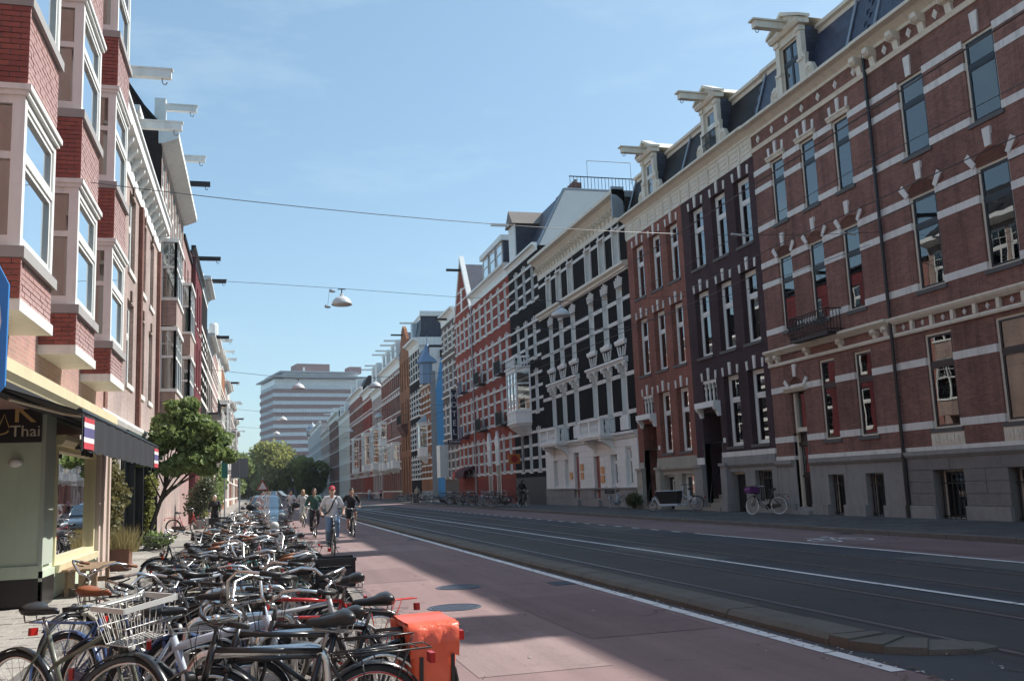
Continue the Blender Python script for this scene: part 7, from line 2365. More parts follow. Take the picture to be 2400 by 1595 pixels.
            fl.add(vs_, [(5 * i + j, 5 * i + j + 1, 5 * i + j + 6, 5 * i + j + 5) for i in range(n) for j in range(4)])
            P(fl, 'flap', pannier, bag)
            for x in (-.74, -.52):
                P(MB().box(x - .012, x + .012, s_ * .248 - .006, s_ * .248 + .006, .42, .62), 'strap', M_BKM, bag, smooth=False)
        P(MB().box(-.79, -.45, -.1, .1, .79, .825), 'pannier_top', pannier, smooth=False)
    return B
M_ORBAG = pm('orange_red_tarpaulin', (.80, .12, .05), .38, .1, 5, coat=.2, bump=.6, bs=9)
BPOS = []
def place_bike(proto, first, x, y, heading, lean, label, group=None, z=0.003, frame=None):
    """move or copy a bicycle: heading in degrees (0 = +x, 90 = +y), lean in degrees"""
    o = proto if first else copy_tree(proto)
    o.location = (x, y, z)
    o.rotation_euler = (R(lean), 0, R(heading))
    o.scale = (.93, .93, .93)
    tag(o, label, 'bicycle', group)
    if frame is not None:
        for ch in o.children:
            if ch.name.split('.')[0] in ('frame', 'fork'):
                ch.material_slots[0].link = 'OBJECT'
                ch.material_slots[0].material = FRAMES[frame]
    return o
F = FRAMES
G1 = 'bicycles parked along the left pavement'
# ---- the nearest bicycles, one by one
def near_bikes():
    def one(lab, x, y, h, lean, **kw):
        return place_bike(bike_proto(**kw), True, x, y, h, lean, lab, G1)
    one('grey green step-through bicycle with white wire front basket at the left edge', -1.12, 6.85, -37, 4, style='step', bars='flat', frame=F['greygreen'], fender=M_BK, basket='front_wire_silver', steer=R(-12), rack=False)
    one('dark blue bicycle with brown leather saddle behind the grey green one', -.98, 7.5, -36, -4, style='step', bars='swept', frame=F['blue'], fender=F['blue'], saddle=M_SADBR, rackm=F['blue'], steer=R(10), sad_h=.03)
    one('pale blue white bicycle with thick frame and red tail light', -.30, 6.45, -8, 5, style='modern', bars='flat', frame=F['white'], fender=M_BKM, rack=False, steer=R(20), barm=M_BK, tyre=M_RUBBERG, case=False)
    one('black bicycle with red striped front rim nearest the camera', .15, 5.42, 190, -4, style='opa', bars='flat', frame=M_BK, fender=M_BK, rimm=M_ALU, rimstripe=F['red'], barm=M_BK, steer=R(12))
    one('black roadster with wide chrome handlebar and rear rack beside the cycle path', .28, 5.85, 192, 3, style='cross', bars='high', frame=M_BK, fender=M_BK, barm=M_ALU, steer=R(-20), sad_h=-.05)
    one('black bicycle carrying the orange red pannier bags', .47, 6.15, 188, -3, style='opa', bars='swept', frame=M_BK, pannier=M_ORBAG, steer=R(14), barm=M_ALU)
    one('bright red bicycle with swept silver handlebar', .48, 7.6, 194, 4, style='cross', bars='swept', frame=F['red'], fender=M_BK, steer=R(-18), case=False)
    one('silver grey bicycle with long top tube behind the black roadster', .12, 7.05, 8, 5, style='opa', bars='swept', frame=F['silver'], fender=F['silver'], steer=R(25))
    one('black bicycle with plastic crate on its front carrier', .1, 8.5, 4, -3, style='oma', bars='swept', frame=M_BK, basket='crate', grip=M_GRIPBR, steer=R(-8), bar_h=.02)
    one('white and red bicycle with brown grips beside the bench', -1.05, 9.3, 200, 6, style='step', bars='swept', frame=F['cream'], fender=M_BK, grip=M_GRIPBR, steer=R(35), barm=M_ALU)
    one('blue bicycle lying close behind the white wire basket', -.5, 7.25, 172, -5, style='oma', bars='swept', frame=F['navy'], fender=F['navy'], steer=R(-22), saddle=M_SADB)
    one('black bicycle with wire basket and orange lock standing out on the pavement', -1.0, 16.6, 176, 5, style='oma', bars='swept', frame=M_BK, basket='front_wire_black', steer=R(30), barm=M_ALU)
near_bikes()
# ---- the packed row behind them
def ordinal(n):
    a = ['', 'first', 'second', 'third', 'fourth', 'fifth', 'sixth', 'seventh', 'eighth', 'ninth', 'tenth', 'eleventh', 'twelfth', 'thirteenth', 'fourteenth', 'fifteenth', 'sixteenth', 'seventeenth', 'eighteenth', 'nineteenth']
    t = ['', '', 'twenty', 'thirty', 'forty', 'fifty', 'sixty', 'seventy', 'eighty', 'ninety']
    if n < 20:
        return a[n]
    return t[n // 10][:-1] + 'ieth' if n % 10 == 0 else t[n // 10] + '-' + a[n % 10]
def row_bikes():
    rs = random.Random(12)
    P1 = [dict(style='oma', bars='swept', steer=R(24)), dict(style='opa', bars='swept', steer=R(-18), barm=M_STEEL), dict(style='step', bars='flat', steer=R(12), frame=F['dark'], barm=M_BK), dict(style='modern', bars='swept', steer=R(-28), frame=F['silver'], tyre=M_RUBBERG, case=False), dict(style='oma', bars='high', steer=R(-10), saddle=M_SADB, grip=M_GRIPBR), dict(style='cross', bars='swept', steer=R(30), frame=F['navy'], basket='front_wire_black')]
    hi = [bike_proto(**k) for k in P1]
    lo = [bike_proto(lod=1, **k) for k in P1]
    used = set()
    cols = ['black', 'silver', 'dark', 'black', 'blue', 'green', 'white', 'black', 'greygreen', 'red', 'black', 'silver', 'teal', 'black', 'cream', 'dark', 'navy', 'black', 'maroon', 'white', 'black', 'pink']
    y = 8.3
    k = 0
    words = dict(black='black', dark='charcoal', silver='silver', navy='navy', green='dark green', greygreen='grey green', maroon='maroon', white='white', teal='teal', cream='cream', blue='blue', pink='pink', red='red')
    kinds = ['curved frame bicycle with swept handlebar', 'roadster with high top tube', 'step-through bicycle with flat handlebar', 'thick tubed bicycle', 'curved frame bicycle with tall handlebar and brown grips', 'bicycle with front wire basket']
    while y < 33:
        i = rs.randrange(6)
        near = y < 14
        lst = hi if near else lo
        key = (i, near)
        first = key not in used
        used.add(key)
        c = cols[k % len(cols)]
        flip = 180 if k % 2 else 0
        h = flip + rs.uniform(-22, 22)
        x = rs.uniform(-.55, .25) + (.15 if flip else -.25)
        place_bike(lst[i], first, x, y, h, rs.uniform(-6, 6), words[c] + ' ' + kinds[i] + ', ' + ordinal(k + 1) + ' in the packed row', G1, frame=c)
        if 18.0 < y < 19.6:
            y = 19.7
        y += rs.uniform(.30, .42) if y < 20 else rs.uniform(.42, .6)
        k += 1
    for key in [(i, n) for i in range(6) for n in (True, False)]:
        if key not in used:
            lst = hi if key[1] else lo
            def rm(o):
                for c_ in list(o.children):
                    rm(c_)
                bpy.data.objects.remove(o)
            rm(lst[key[0]])
    # pavement red bicycle by the houses
    return lo
row_bikes()
def hoops():
    mb = MB()
    me = mb.tube([(-.36, 0, -.05), (-.36, 0, .62)] + [(-.26 - .1 * math.cos(a), 0, .66 + .1 * math.sin(a)) for a in (.4, .8, 1.2, 1.57)] + [(.26 + .1 * math.sin(a), 0, .66 + .1 * math.cos(a)) for a in (0, .4, .8, 1.2)] + [(.36, 0, .62), (.36, 0, -.05)], .026, 8).mesh('bike_rack', M_ALU, smooth=True)
    for k, (x, y) in enumerate(((.02, 5.45), (.35, 6.1), (-.1, 7.0), (-.05, 8.0), (-.1, 9.0), (0, 10.1), (-.1, 11.2))):
        o = tag(link('bike_rack', me, None, (x, y, .003)), ('stainless steel hoop stand nearest the camera among the bicycles', 'stainless steel hoop stand beside the orange pannier bicycle', 'stainless steel hoop stand between the near bicycles', 'stainless steel hoop stand under the tangled handlebars', 'stainless steel hoop stand by the crate bicycle', 'stainless steel hoop stand in the middle of the packed bicycles', 'farthest stainless steel hoop stand in the packed bicycles')[k], 'bike rack', 'hoop stands for bicycles')
        o.rotation_euler = (0, 0, R(rnd.uniform(-12, 12)))
hoops()
# ---- bicycles on the right pavement
def right_bikes():
    kd = [dict(style='oma', bars='swept', steer=R(12), lod=1), dict(style='opa', bars='flat', steer=R(-14), lod=1, rimm=M_ALU), dict(style='step', bars='swept', steer=R(6), lod=1, frame=F['silver'])]
    pr = [bike_proto(**k) for k in kd]
    used = set()
    rs = random.Random(4)
    num = {}
    g = 'bicycles parked on the right pavement'
    cl = ['black', 'dark', 'silver', 'black', 'navy', 'maroon', 'black', 'green', 'white', 'black']
    spots = [(15.5 + rs.uniform(-.2, .7), y) for y in np.arange(59.5, 83, .85)] + [(16.0 + rs.uniform(-.2, .4), y) for y in np.arange(92, 112, 1.6)] + [(16.4, y) for y in np.arange(140, 152, 2.5)]
    for k, (x, y) in enumerate(spots):
        i = k % 3
        first = i not in used
        used.add(i)
        wh = 'in front of the black house and hotel' if y < 83 else 'by the side street corner' if y < 115 else 'far down the right pavement'
        c = cl[k % len(cl)]
        num[wh] = num.get(wh, 0) + 1
        o = place_bike(pr[i], first, x, float(y), rs.choice((0, 180)) + rs.uniform(-30, 40), rs.uniform(-5, 5), ordinal(num[wh]) + ' bicycle from the near end ' + wh + ', ' + dict(black='black', dark='charcoal', silver='silver', navy='navy', maroon='maroon', green='green', white='white')[c] + ' frame', g, .12, c)
    place_bike(bike_proto(style='oma', bars='high', frame=F['white'], fender=F['white'], basket='crate', steer=R(28), lod=0, rimm=M_ALU, tyre=pm('white_tyre', (.5, .5, .48), .7)), True, 17.9, 46.0, 215, 5, 'white bicycle with black front crate beside the shrub at the white ground floor', g, .12)
    place_bike(bike_proto(style='oma', bars='swept', frame=M_BK, fender=M_BK, basket='crate', steer=R(-20), tyre=pm('white_tyre', (.5, .5, .48), .7), pannier=None), True, 18.0, 31.2, 128, 3, 'black bicycle with white tyres and purple bag leaning by the dark front door', g, .12)
    # purple bag over the crate of that bicycle
    bag = thing('purple_bag', 'purple cover over the front crate of the bicycle with white tyres', 'bag', (17.66, 31.63, .95))
    link('cloth', MB().prism([(-.18, -.03), (.17, -.03), (.2, .08), (.15, .18), (-.15, .18), (-.2, .08)], lambda a, b, d: (a, d, b), -.22, .2).mesh('cloth', pm('purple_cloth', (.13, .025, .15), .7)), bag)
    place_bike(bike_proto(style='oma', bars='swept', frame=F['red'], fender=M_BK, rimm=M_ALU, tyre=M_RUBBER, steer=R(25), lod=0), True, -2.75, 40.5, -20, 6, 'red bicycle parked against the left houses behind the street tree', G1, .08)
right_bikes()
def cargo_bike():
    C = thing('cargo_bicycle', 'white cargo bicycle with long black box in front of the red brick house', 'cargo bicycle', (18.1, 38.6, .12), rot=(0, 0, R(128)))
    wm = F['white']
    def P(mb, n, m, par=None, sm=True):
        return link(n, mb.mesh(n, m, smooth=sm), par or C)
    def wheel(x, r):
        W = P(MB().lathe([(r - .02 + .02 * math.cos(a), .022 * math.sin(a)) for a in [2 * math.pi * i / 7 for i in range(7)]], 28, (x, 0, r), 'y', closed=True), 'wheel', M_RUBBER)
        sp = MB().lathe([(r - .03, -.012), (r - .03, .012), (r - .05, 0)], 28, (x, 0, r), 'y', closed=True)
        for i in range(18):
            a = 2 * math.pi * i / 18
            sp.tube([(x, .02 * (-1) ** i, r), (x + (r - .04) * math.cos(a), 0, r + (r - .04) * math.sin(a))], .003, 3)
        P(sp, 'spokes', M_ALU, W)
    wheel(-.75, .33)
    wheel(1.45, .25)
    bx = MB()
    lo, up = [(.15, -.2), (.95, -.2), (1.05, 0), (.95, .2), (.15, .2)], [(.0, -.3), (1.1, -.3), (1.28, 0), (1.1, .3), (.0, .3)]
    vs_ = [(a, b, .32) for a, b in lo] + [(a, b, .88 - .1 * (a > 1.2)) for a, b in up]
    bx.add(vs_, [(4, 3, 2, 1, 0)] + [(i, (i + 1) % 5, (i + 1) % 5 + 5, i + 5) for i in range(5)])
    bx.add([(a, b, .84) for a, b in up], [(0, 1, 2, 3, 4)])
    P(bx, 'box', M_BKM, sm=False)
    P(MB().tube([(a, b, .89 - .1 * (a > 1.2)) for a, b in up], .02, 6, closed=True), 'box_rim', wm)
    P(MB().box(.1, 1.0, -.22, .22, .24, .33), 'box_base', wm, sm=False)
    fr = MB().tube([(1.45, .06, .25), (1.38, .05, .55), (1.3, 0, .66)], .02, 6).tube([(1.45, -.06, .25), (1.38, -.05, .55), (1.3, 0, .66)], .02, 6)
    fr.tube([(1.3, 0, .62), (1.15, 0, .3), (.1, 0, .27), (-.28, 0, .3)], .032, 8).tube([(-.28, 0, .3), (-.42, 0, .82)], .022, 8).tube([(-.05, 0, .3), (-.1, 0, .95), (-.12, 0, 1.12)], .026, 8).tube([(-.08, 0, .7), (-.36, 0, .55)], .024, 8)
    for y in (-.06, .06):
        fr.tube([(-.28, 0, .3), (-.75, y, .33)], .014, 6).tube([(-.40, 0, .7), (-.75, y, .33)], .013, 6)
    P(fr, 'frame', wm)
    P(MB().tube([(-.3, -.3, 1.12), (-.16, -.27, 1.14), (-.12, 0, 1.13), (-.16, .27, 1.14), (-.3, .3, 1.12)], .014, 6), 'handlebar', M_BK)
    P(MB().ball((-.46, 0, .95), (.14, .09, .045), 10, 6), 'saddle', M_SADB)
    P(MB().tube([(-.42, 0, .8), (-.45, 0, .93)], .014, 6), 'seat_post', M_STEEL)
    q = arc(-.75, .33, .36, R(-5), R(170), 12)
    mg = MB()
    mg.add([v for (x, _, z) in q for v in ((x, -.03, z), (x, .03, z))], [(2 * i, 2 * i + 1, 2 * i + 3, 2 * i + 2) for i in range(12)])
    P(mg, 'mudguard', M_BK)
    P(MB().box(-1.15, -1.12, -.04, .04, .55, .62), 'tail_light', M_REDL, sm=False)
cargo_bike()
# ================================================================ people
M_SKIN = pm('skin', (.52, .30, .21), .5, .06, 6)
M_SKIN2 = pm('skin_fair', (.58, .36, .27), .5, .06, 6)
def bake(mb, voxel, name, mat, smooth_it=4):
    """fuse overlapping shapes into one continuous skin"""
    return ('SKIN', mb.mesh(name, mat, smooth=True), voxel, smooth_it)
def limb(mb, pts, rs, n=9):
    mb.tube(pts, rs, n)
    for p, r in zip(pts, rs):
        mb.ball(p, r, n, 6)
def ik(a, b, l1, l2, bend):
    """middle joint between a and b bent towards bend"""
    a, b, bend = Vector(a), Vector(b), Vector(bend)
    d = b - a
    L = min(d.length, (l1 + l2) * .995)
    x = (l1 * l1 - l2 * l2 + L * L) / (2 * L)
    h = math.sqrt(max(0, l1 * l1 - x * x))
    u = d.normalized()
    w_ = (bend - u * bend.dot(u)).normalized()
    return a + u * x + w_ * h
PSC = .94
def person(label, loc, heading, pose, top, legs, hair, skin=M_SKIN, shoes=M_BKM, sleeves='short', shorts=False, cap=None, glasses=False, hair_style='short', strap=None, jacket_low=0.0, voxel=.012, group=None, skirt=False, z=0.0, hood=False):
    """figure facing +x; pose dict gives the joints in metres"""
    Pn = thing('person', label, 'person', (loc[0], loc[1], z), group, (0, 0, R(heading)))
    Pn.scale = (PSC,) * 3
    V = Vector
    pel, ch, nk, hd = V(pose['pelvis']), V(pose['chest']), V(pose['neck']), V(pose['head'])
    def tors(mb, g=0.0, lo=0.0):
        mb.ball(pel + V((0, 0, .03)), (.125 + g, .165 + g, .12 + g), 12, 8)
        mid = pel.lerp(ch, .5)
        mb.ball(mid, (.112 + g, .145 + g, .17 + g), 12, 8)
        mb.ball(ch - V((0, 0, .03)), (.118 + g, .172 + g, .17 + g), 12, 8)
        mb.tube([pel - V((0, 0, lo)), mid, ch], [.125 + g, .118 + g, .122 + g], 12)
        for s_ in (-1, 1):
            limb(mb, [ch + V((-.01, 0, .1)), ch + V((-.01, s_ * .165, .085))], [.075 + g, .066 + g])
    arms, lgs = [], []
    for s_ in (-1, 1):
        sh = ch + V((-.01, s_ * .185, .08))
        ha = V(pose['hands'][0 if s_ < 0 else 1])
        el = ik(sh, ha, .29, .27, V((-.35, s_ * .5, -.8)))
        arms.append((sh, el, ha, s_))
        hp = pel + V((0, s_ * .085, -.02))
        an = V(pose['feet'][0 if s_ < 0 else 1])
        kn = ik(hp, an, .43, .42, V((1, s_ * .08, .1)))
        lgs.append((hp, kn, an, s_))
    b = MB()
    tors(b)
    b.tube([nk - V((0, 0, .06)), nk, nk.lerp(hd, .6)], [.06, .052, .05], 9)
    b.ball(hd, (.095, .075, .118), 14, 10)
    b.ball(hd + V((.022, 0, -.055)), (.072, .058, .066), 12, 8)
    b.ball(hd + V((.1, 0, -.02)), (.02, .014, .028), 8, 6)                     # nose
    b.ball(hd + V((.083, 0, -.066)), (.014, .026, .011), 8, 5)                 # mouth
    b.ball(hd + V((.066, 0, -.108)), (.026, .03, .022), 8, 5)                  # chin
    for s_ in (-1, 1):
        b.ball(hd + V((-.005, s_ * .078, -.01)), (.022, .012, .034), 8, 5)     # ears
    for sh, el, ha, s_ in arms:
        limb(b, [sh, el, ha], [.052, .041, .027])
        fw = (ha - el).normalized()
        b.ball(ha + fw * .045, (.045, .026, .038), 8, 6)
        for k in range(4):                                                     # fingers curl round the grip
            off = V((0, 0, .03 - .02 * k)) if pose.get('walk') else V((.0, .028 * (k - 1.5) * .75, .012))
            p0 = ha + fw * .075 + off
            p1 = p0 + fw * .04 + V((0, 0, -.012))
            p2 = p1 + V((-.012, 0, -.034 + .003 * k))
            b.tube([p0, p1, p2], [.0105, .010, .008], 6)
        b.tube([ha + fw * .02 + V((0, -s_ * .03, .0)), ha + fw * .06 + V((0, -s_ * .045, -.012)), ha + fw * .085 + V((0, -s_ * .035, -.03))], [.013, .011, .009], 6)
    for hp, kn, an, s_ in lgs:
        limb(b, [hp, hp.lerp(kn, .5), kn, kn.lerp(an, .35), an], [.085, .076, .055, .054, .036])
    link('body', bake(b, voxel, 'body', skin), Pn)
    t = MB()
    tors(t, .014, jacket_low)
    for sh, el, ha, s_ in arms:
        if sleeves == 'short':
            e = sh.lerp(el, .62)
            limb(t, [sh, e], [.068, .064])
        else:
            limb(t, [sh, el, el.lerp(ha, .92)], [.068, .056, .042])
    if hood:
        t.ball(hd + V((-.02, 0, .0)), (.125, .105, .145), 12, 8)
        t.tube([nk - V((.02, 0, .1)), nk + V((-.02, 0, .05))], [.1, .09], 10)
    link('shirt' if sleeves == 'short' else 'jacket', bake(t, voxel, 'top', top), Pn)
    l = MB()
    l.ball(pel + V((0, 0, .0)), (.135, .172, .13), 12, 8)
    for hp, kn, an, s_ in lgs:
        if shorts:
            limb(l, [hp, hp.lerp(kn, .85)], [.1, .088])
        else:
            limb(l, [hp, hp.lerp(kn, .5), kn, kn.lerp(an, .4), an + V((0, 0, .03))], [.1, .09, .074, .07, .058])
    link('shorts' if shorts else 'trousers', bake(l, voxel, 'legs', legs), Pn)
    for hp, kn, an, s_ in lgs:
        s2 = MB()
        s2.ball(an + V((.0, 0, -.02)), (.05, .042, .05), 10, 6)
        s2.ball(an + V((.075, 0, -.045)), (.1, .043, .033), 10, 6)
        s2.ball(an + V((-.01, 0, -.05)), (.055, .038, .03), 10, 6)
        link('shoe', bake(s2, .011, 'shoe', shoes), Pn)
    if not hood:
        h = MB()
        if hair_style == 'short':
            h.ball(hd + V((-.012, 0, .03)), (.098, .083, .106), 12, 8)
            h.v = [(x, y, max(z_, hd.z - .02 + (x - hd.x) * .9)) for x, y, z_ in h.v]
        elif hair_style == 'long':
            h.ball(hd + V((-.018, 0, .025)), (.102, .09, .112), 12, 8)
            h.ball(hd + V((-.05, 0, -.1)), (.065, .09, .13), 12, 8)
            for s_ in (-1, 1):
                h.ball(hd + V((-.015, s_ * .07, -.09)), (.04, .028, .12), 8, 6)
            h.v = [(min(x, hd.x + .055 + max(0, (z_ - hd.z - .03)) * .3), y, z_) for x, y, z_ in h.v]
        elif hair_style == 'bun':
            h.ball(hd + V((-.016, 0, .03)), (.1, .088, .11), 12, 8)
            h.ball(hd + V((-.085, 0, .06)), (.06, .06, .06), 10, 6)
            for s_ in (-1, 1):
                h.ball(hd + V((-.01, s_ * .075, -.03)), (.04, .024, .07), 8, 6)
            h.v = [(min(x, hd.x + .06 + max(0, (z_ - hd.z - .03)) * .3), y, z_) for x, y, z_ in h.v]
        link('hair', bake(h, .011, 'hair', hair, 2), Pn)
    if cap:
        c = MB()
        c.ball(hd + V((-.01, 0, .055)), (.107, .09, .088), 14, 8)
        c.v = [(x, y, max(z_, hd.z + .035)) for x, y, z_ in c.v]
        c.ball(hd + V((.11, 0, .045)), (.085, .075, .012), 12, 6)
        link('cap', bake(c, .009, 'cap', cap, 2), Pn)
        link('cap_badge', MB().box(hd.x + .088, hd.x + .102, -.035, .035, hd.z + .065, hd.z + .095).mesh('cap_badge', M_WHITE), Pn)
    ey = MB()
    for s_ in (-1, 1):
        if glasses:
            ey.ball(hd + V((.085, s_ * .034, .012)), (.014, .03, .022), 10, 6)
            ey.tube([hd + V((.085, s_ * .06, .016)), hd + V((.0, s_ * .082, .012))], .004, 4)
        else:
            ey.ball(hd + V((.088, s_ * .032, .008)), (.008, .014, .008), 8, 5)
    link('sunglasses' if glasses else 'eyes', ey.mesh('eyes', M_BK), Pn)
    if strap:
        sm = MB()
        pts = [ch + V((.06, .13, .15)), ch + V((.14, .05, .04)), pel.lerp(ch, .6) + V((.145, -.03, 0)), pel.lerp(ch, .25) + V((.13, -.12, 0)), pel + V((.0, -.19, .06)), pel.lerp(ch, .5) + V((-.14, -.02, 0)), ch + V((-.12, .1, .1))]
        sm.tube(pts, .018, 6, closed=True)
        link('shoulder_strap', sm.mesh('shoulder_strap', strap), Pn)
    return Pn
def ride_pose(lean=0.0, hand_z=1.10, hand_x=.16, hand_y=.29):
    c = R(35)
    up = (-.05 + .17 * math.cos(c) - .08, .115, .29 + .17 * math.sin(c) + .09)
    dn = (-.05 - .17 * math.cos(c) - .08, -.115, .29 - .17 * math.sin(c) + .09)
    return dict(pelvis=(-.25, 0, 1.03), chest=(-.17 + lean, 0, 1.40 - lean * .2), neck=(-.13 + lean * 1.2, 0, 1.56 - lean * .3), head=(-.08 + lean * 1.3, 0, 1.70 - lean * .4), hands=[(hand_x - .09, -hand_y, hand_z + .015), (hand_x - .09, hand_y, hand_z + .015)], feet=[dn, up])
def rider(label_p, label_b, x, y, heading, top, legs, hair, bike, lean=0.0, **kw):
    g = 'cyclists riding on the red cycle path'
    b = place_bike(bike_proto(**bike), True, x, y, heading, 0, label_b, 'bicycles being ridden on the cycle path', .006)
    return person(label_p, (x, y), heading, ride_pose(lean), top, legs, hair, group=g, z=.006, **kw)
M_JEAN = pm('blue_denim', (.20, .29, .42), .85, .14, 7, fine=.1)
M_TEE = pm('white_cotton', (.76, .76, .77), .85, .04, 8)
M_GRN = pm('green_knit', (.06, .13, .105), .85, .1, 8)
M_DKT = pm('dark_trousers', (.022, .02, .024), .8, .15, 8)
M_WHT = pm('off_white_cotton', (.68, .66, .62), .85, .05, 8)
M_BLJ = pm('black_jacket', (.018, .018, .02), .7, .15, 8)
M_HBR = pm('brown_hair', (.06, .03, .018), .5, .2, 20)
M_HBL = pm('blond_hair', (.42, .28, .14), .5, .2, 20)
M_HDK = pm('dark_hair', (.02, .014, .012), .5, .2, 20)
M_HGR = pm('white_hair', (.6, .58, .55), .6, .1, 20)
M_CAPR = pm('red_cap_cloth', (.42, .02, .04), .75, .08, 8)
rider('person in red cap, white T-shirt and blue jeans with a dark shoulder strap, cycling', 'dark bicycle ridden by the person in the red cap', 1.86, 24.4, 268, M_TEE, M_JEAN, M_HBR, dict(style='opa', bars='flat', lod=0, frame=M_BK, steer=R(3), rack=False), skin=M_SKIN2, cap=M_CAPR, strap=M_BLJ, shoes=M_WHITE)
rider('person in green top and dark trousers with sunglasses, cycling', 'dark bicycle with front basket ridden by the person in green', 2.0, 34.4, 270, M_GRN, M_DKT, M_HBR, dict(style='oma', bars='swept', lod=1, frame=F['maroon'], basket='front_wire_black'), skin=M_SKIN2, sleeves='long', glasses=True, hair_style='bun', shoes=M_BKM)
rider('person all in white with blond hair and sunglasses, cycling', 'pale bicycle ridden by the person in white', 2.12, 45.2, 272, M_WHT, M_WHT, M_HBL, dict(style='oma', bars='swept', lod=1, frame=F['cream'], fender=F['cream']), skin=M_SKIN2, sleeves='short', glasses=True, hair_style='long', shoes=M_WHITE)
rider('person in black jacket and shorts, cycling close to the white line', 'dark bicycle ridden by the person in the black jacket', 3.22, 33.6, 271, M_BLJ, M_DKT, M_HDK, dict(style='opa', bars='flat', lod=1, frame=M_BK), sleeves='long', shorts=True, shoes=M_WHITE, lean=.12)
rider('person in white shirt cycling behind the parked car', 'dark bicycle ridden by the person in the white shirt', 1.95, 56.5, 270, M_TEE, M_DKT, M_HDK, dict(style='oma', bars='swept', lod=1, frame=M_BK), shoes=M_BKM, voxel=.016)
rider('person with long brown hair and dark coat cycling behind the parked car', 'dark bicycle ridden by the person with long brown hair', 1.2, 59.5, 270, pm('brown_coat', (.1, .05, .03), .8), M_DKT, M_HBR, dict(style='oma', bars='swept', lod=1, frame=F['dark']), sleeves='long', hair_style='long', voxel=.016)
def stand_pose(step=.14, hands=((.05, -.24, .86), (.05, .24, .86)), bow=0.0):
    return dict(pelvis=(0, 0, .93), chest=(.02 + bow, 0, 1.32), neck=(.03 + bow * 1.2, 0, 1.47), head=(.06 + bow * 1.4, 0, 1.61), hands=hands, feet=[(step, -.1, .09), (-step, .1, .09)], walk=True)
# walker pushing a rollator
person('white haired person in dark coat pushing a black walker on the left pavement', (-1.72, 43.2), 272, stand_pose(.12, ((.34, -.22, .95), (.34, .22, .95)), .06), M_BLJ, M_DKT, M_HGR, skin=M_SKIN2, sleeves='long', hair_style='short', z=.0, jacket_low=.1, group='pedestrians')
wk = thing('walking_frame', 'black walking frame with seat bag pushed by the white haired person', 'walker', (-1.72, 42.75, 0), rot=(0, 0, R(272)))
wf = MB()
for s_ in (-.25, .25):
    wf.tube([(-.1, s_, .96), (.05, s_, .94), (.15, s_, .6), (.3, s_, .1)], .016, 6).tube([(.12, s_, .62), (-.15, s_, .1)], .016, 6)
link('tubes', wf.mesh('tubes', M_BKM, smooth=True), wk)
link('seat_bag', MB().box(.0, .28, -.22, .22, .38, .66).mesh('seat_bag', M_BLJ), wk)
for x in (.3, -.15):
    for s_ in (-.25, .25):
        link('wheel', MB().lathe([(.09, -.015), (.09, .015), (.03, .018), (.03, -.018)], 14, (x, s_, .09), 'y', closed=True).mesh('wheel', M_RUBBER), wk)
# people on the right pavement
rb = place_bike(bike_proto(style='oma', bars='swept', lod=1, frame=M_BK, basket='crate_rear'), True, 16.1, 57.2, 285, 0, 'dark bicycle carrying the hooded person on the right pavement', 'bicycles parked on the right pavement', .12)
person('person in black hooded coat sitting on a bicycle by the black house', (16.1, 57.2), 285, ride_pose(.05), M_BLJ, M_DKT, M_HDK, sleeves='long', hood=True, z=.12, voxel=.016, jacket_low=.12, group='pedestrians')
person('person in beige coat standing by the bicycles at the side street', (15.75, 95.5), 250, stand_pose(), pm('beige_coat', (.4, .34, .26), .8), M_DKT, M_HBR, sleeves='long', z=.12, voxel=.02, jacket_low=.2, group='pedestrians')
person('person in pale shirt walking far down the right pavement', (15.6, 136), 265, stand_pose(), M_WHT, M_JEAN, M_HDK, z=.12, voxel=.024, group='pedestrians')
person('person in pink top walking far down the right pavement', (16.3, 129), 90, stand_pose(), pm('pink_top', (.5, .25, .3), .8), M_DKT, M_HBL, z=.12, voxel=.024, group='pedestrians')
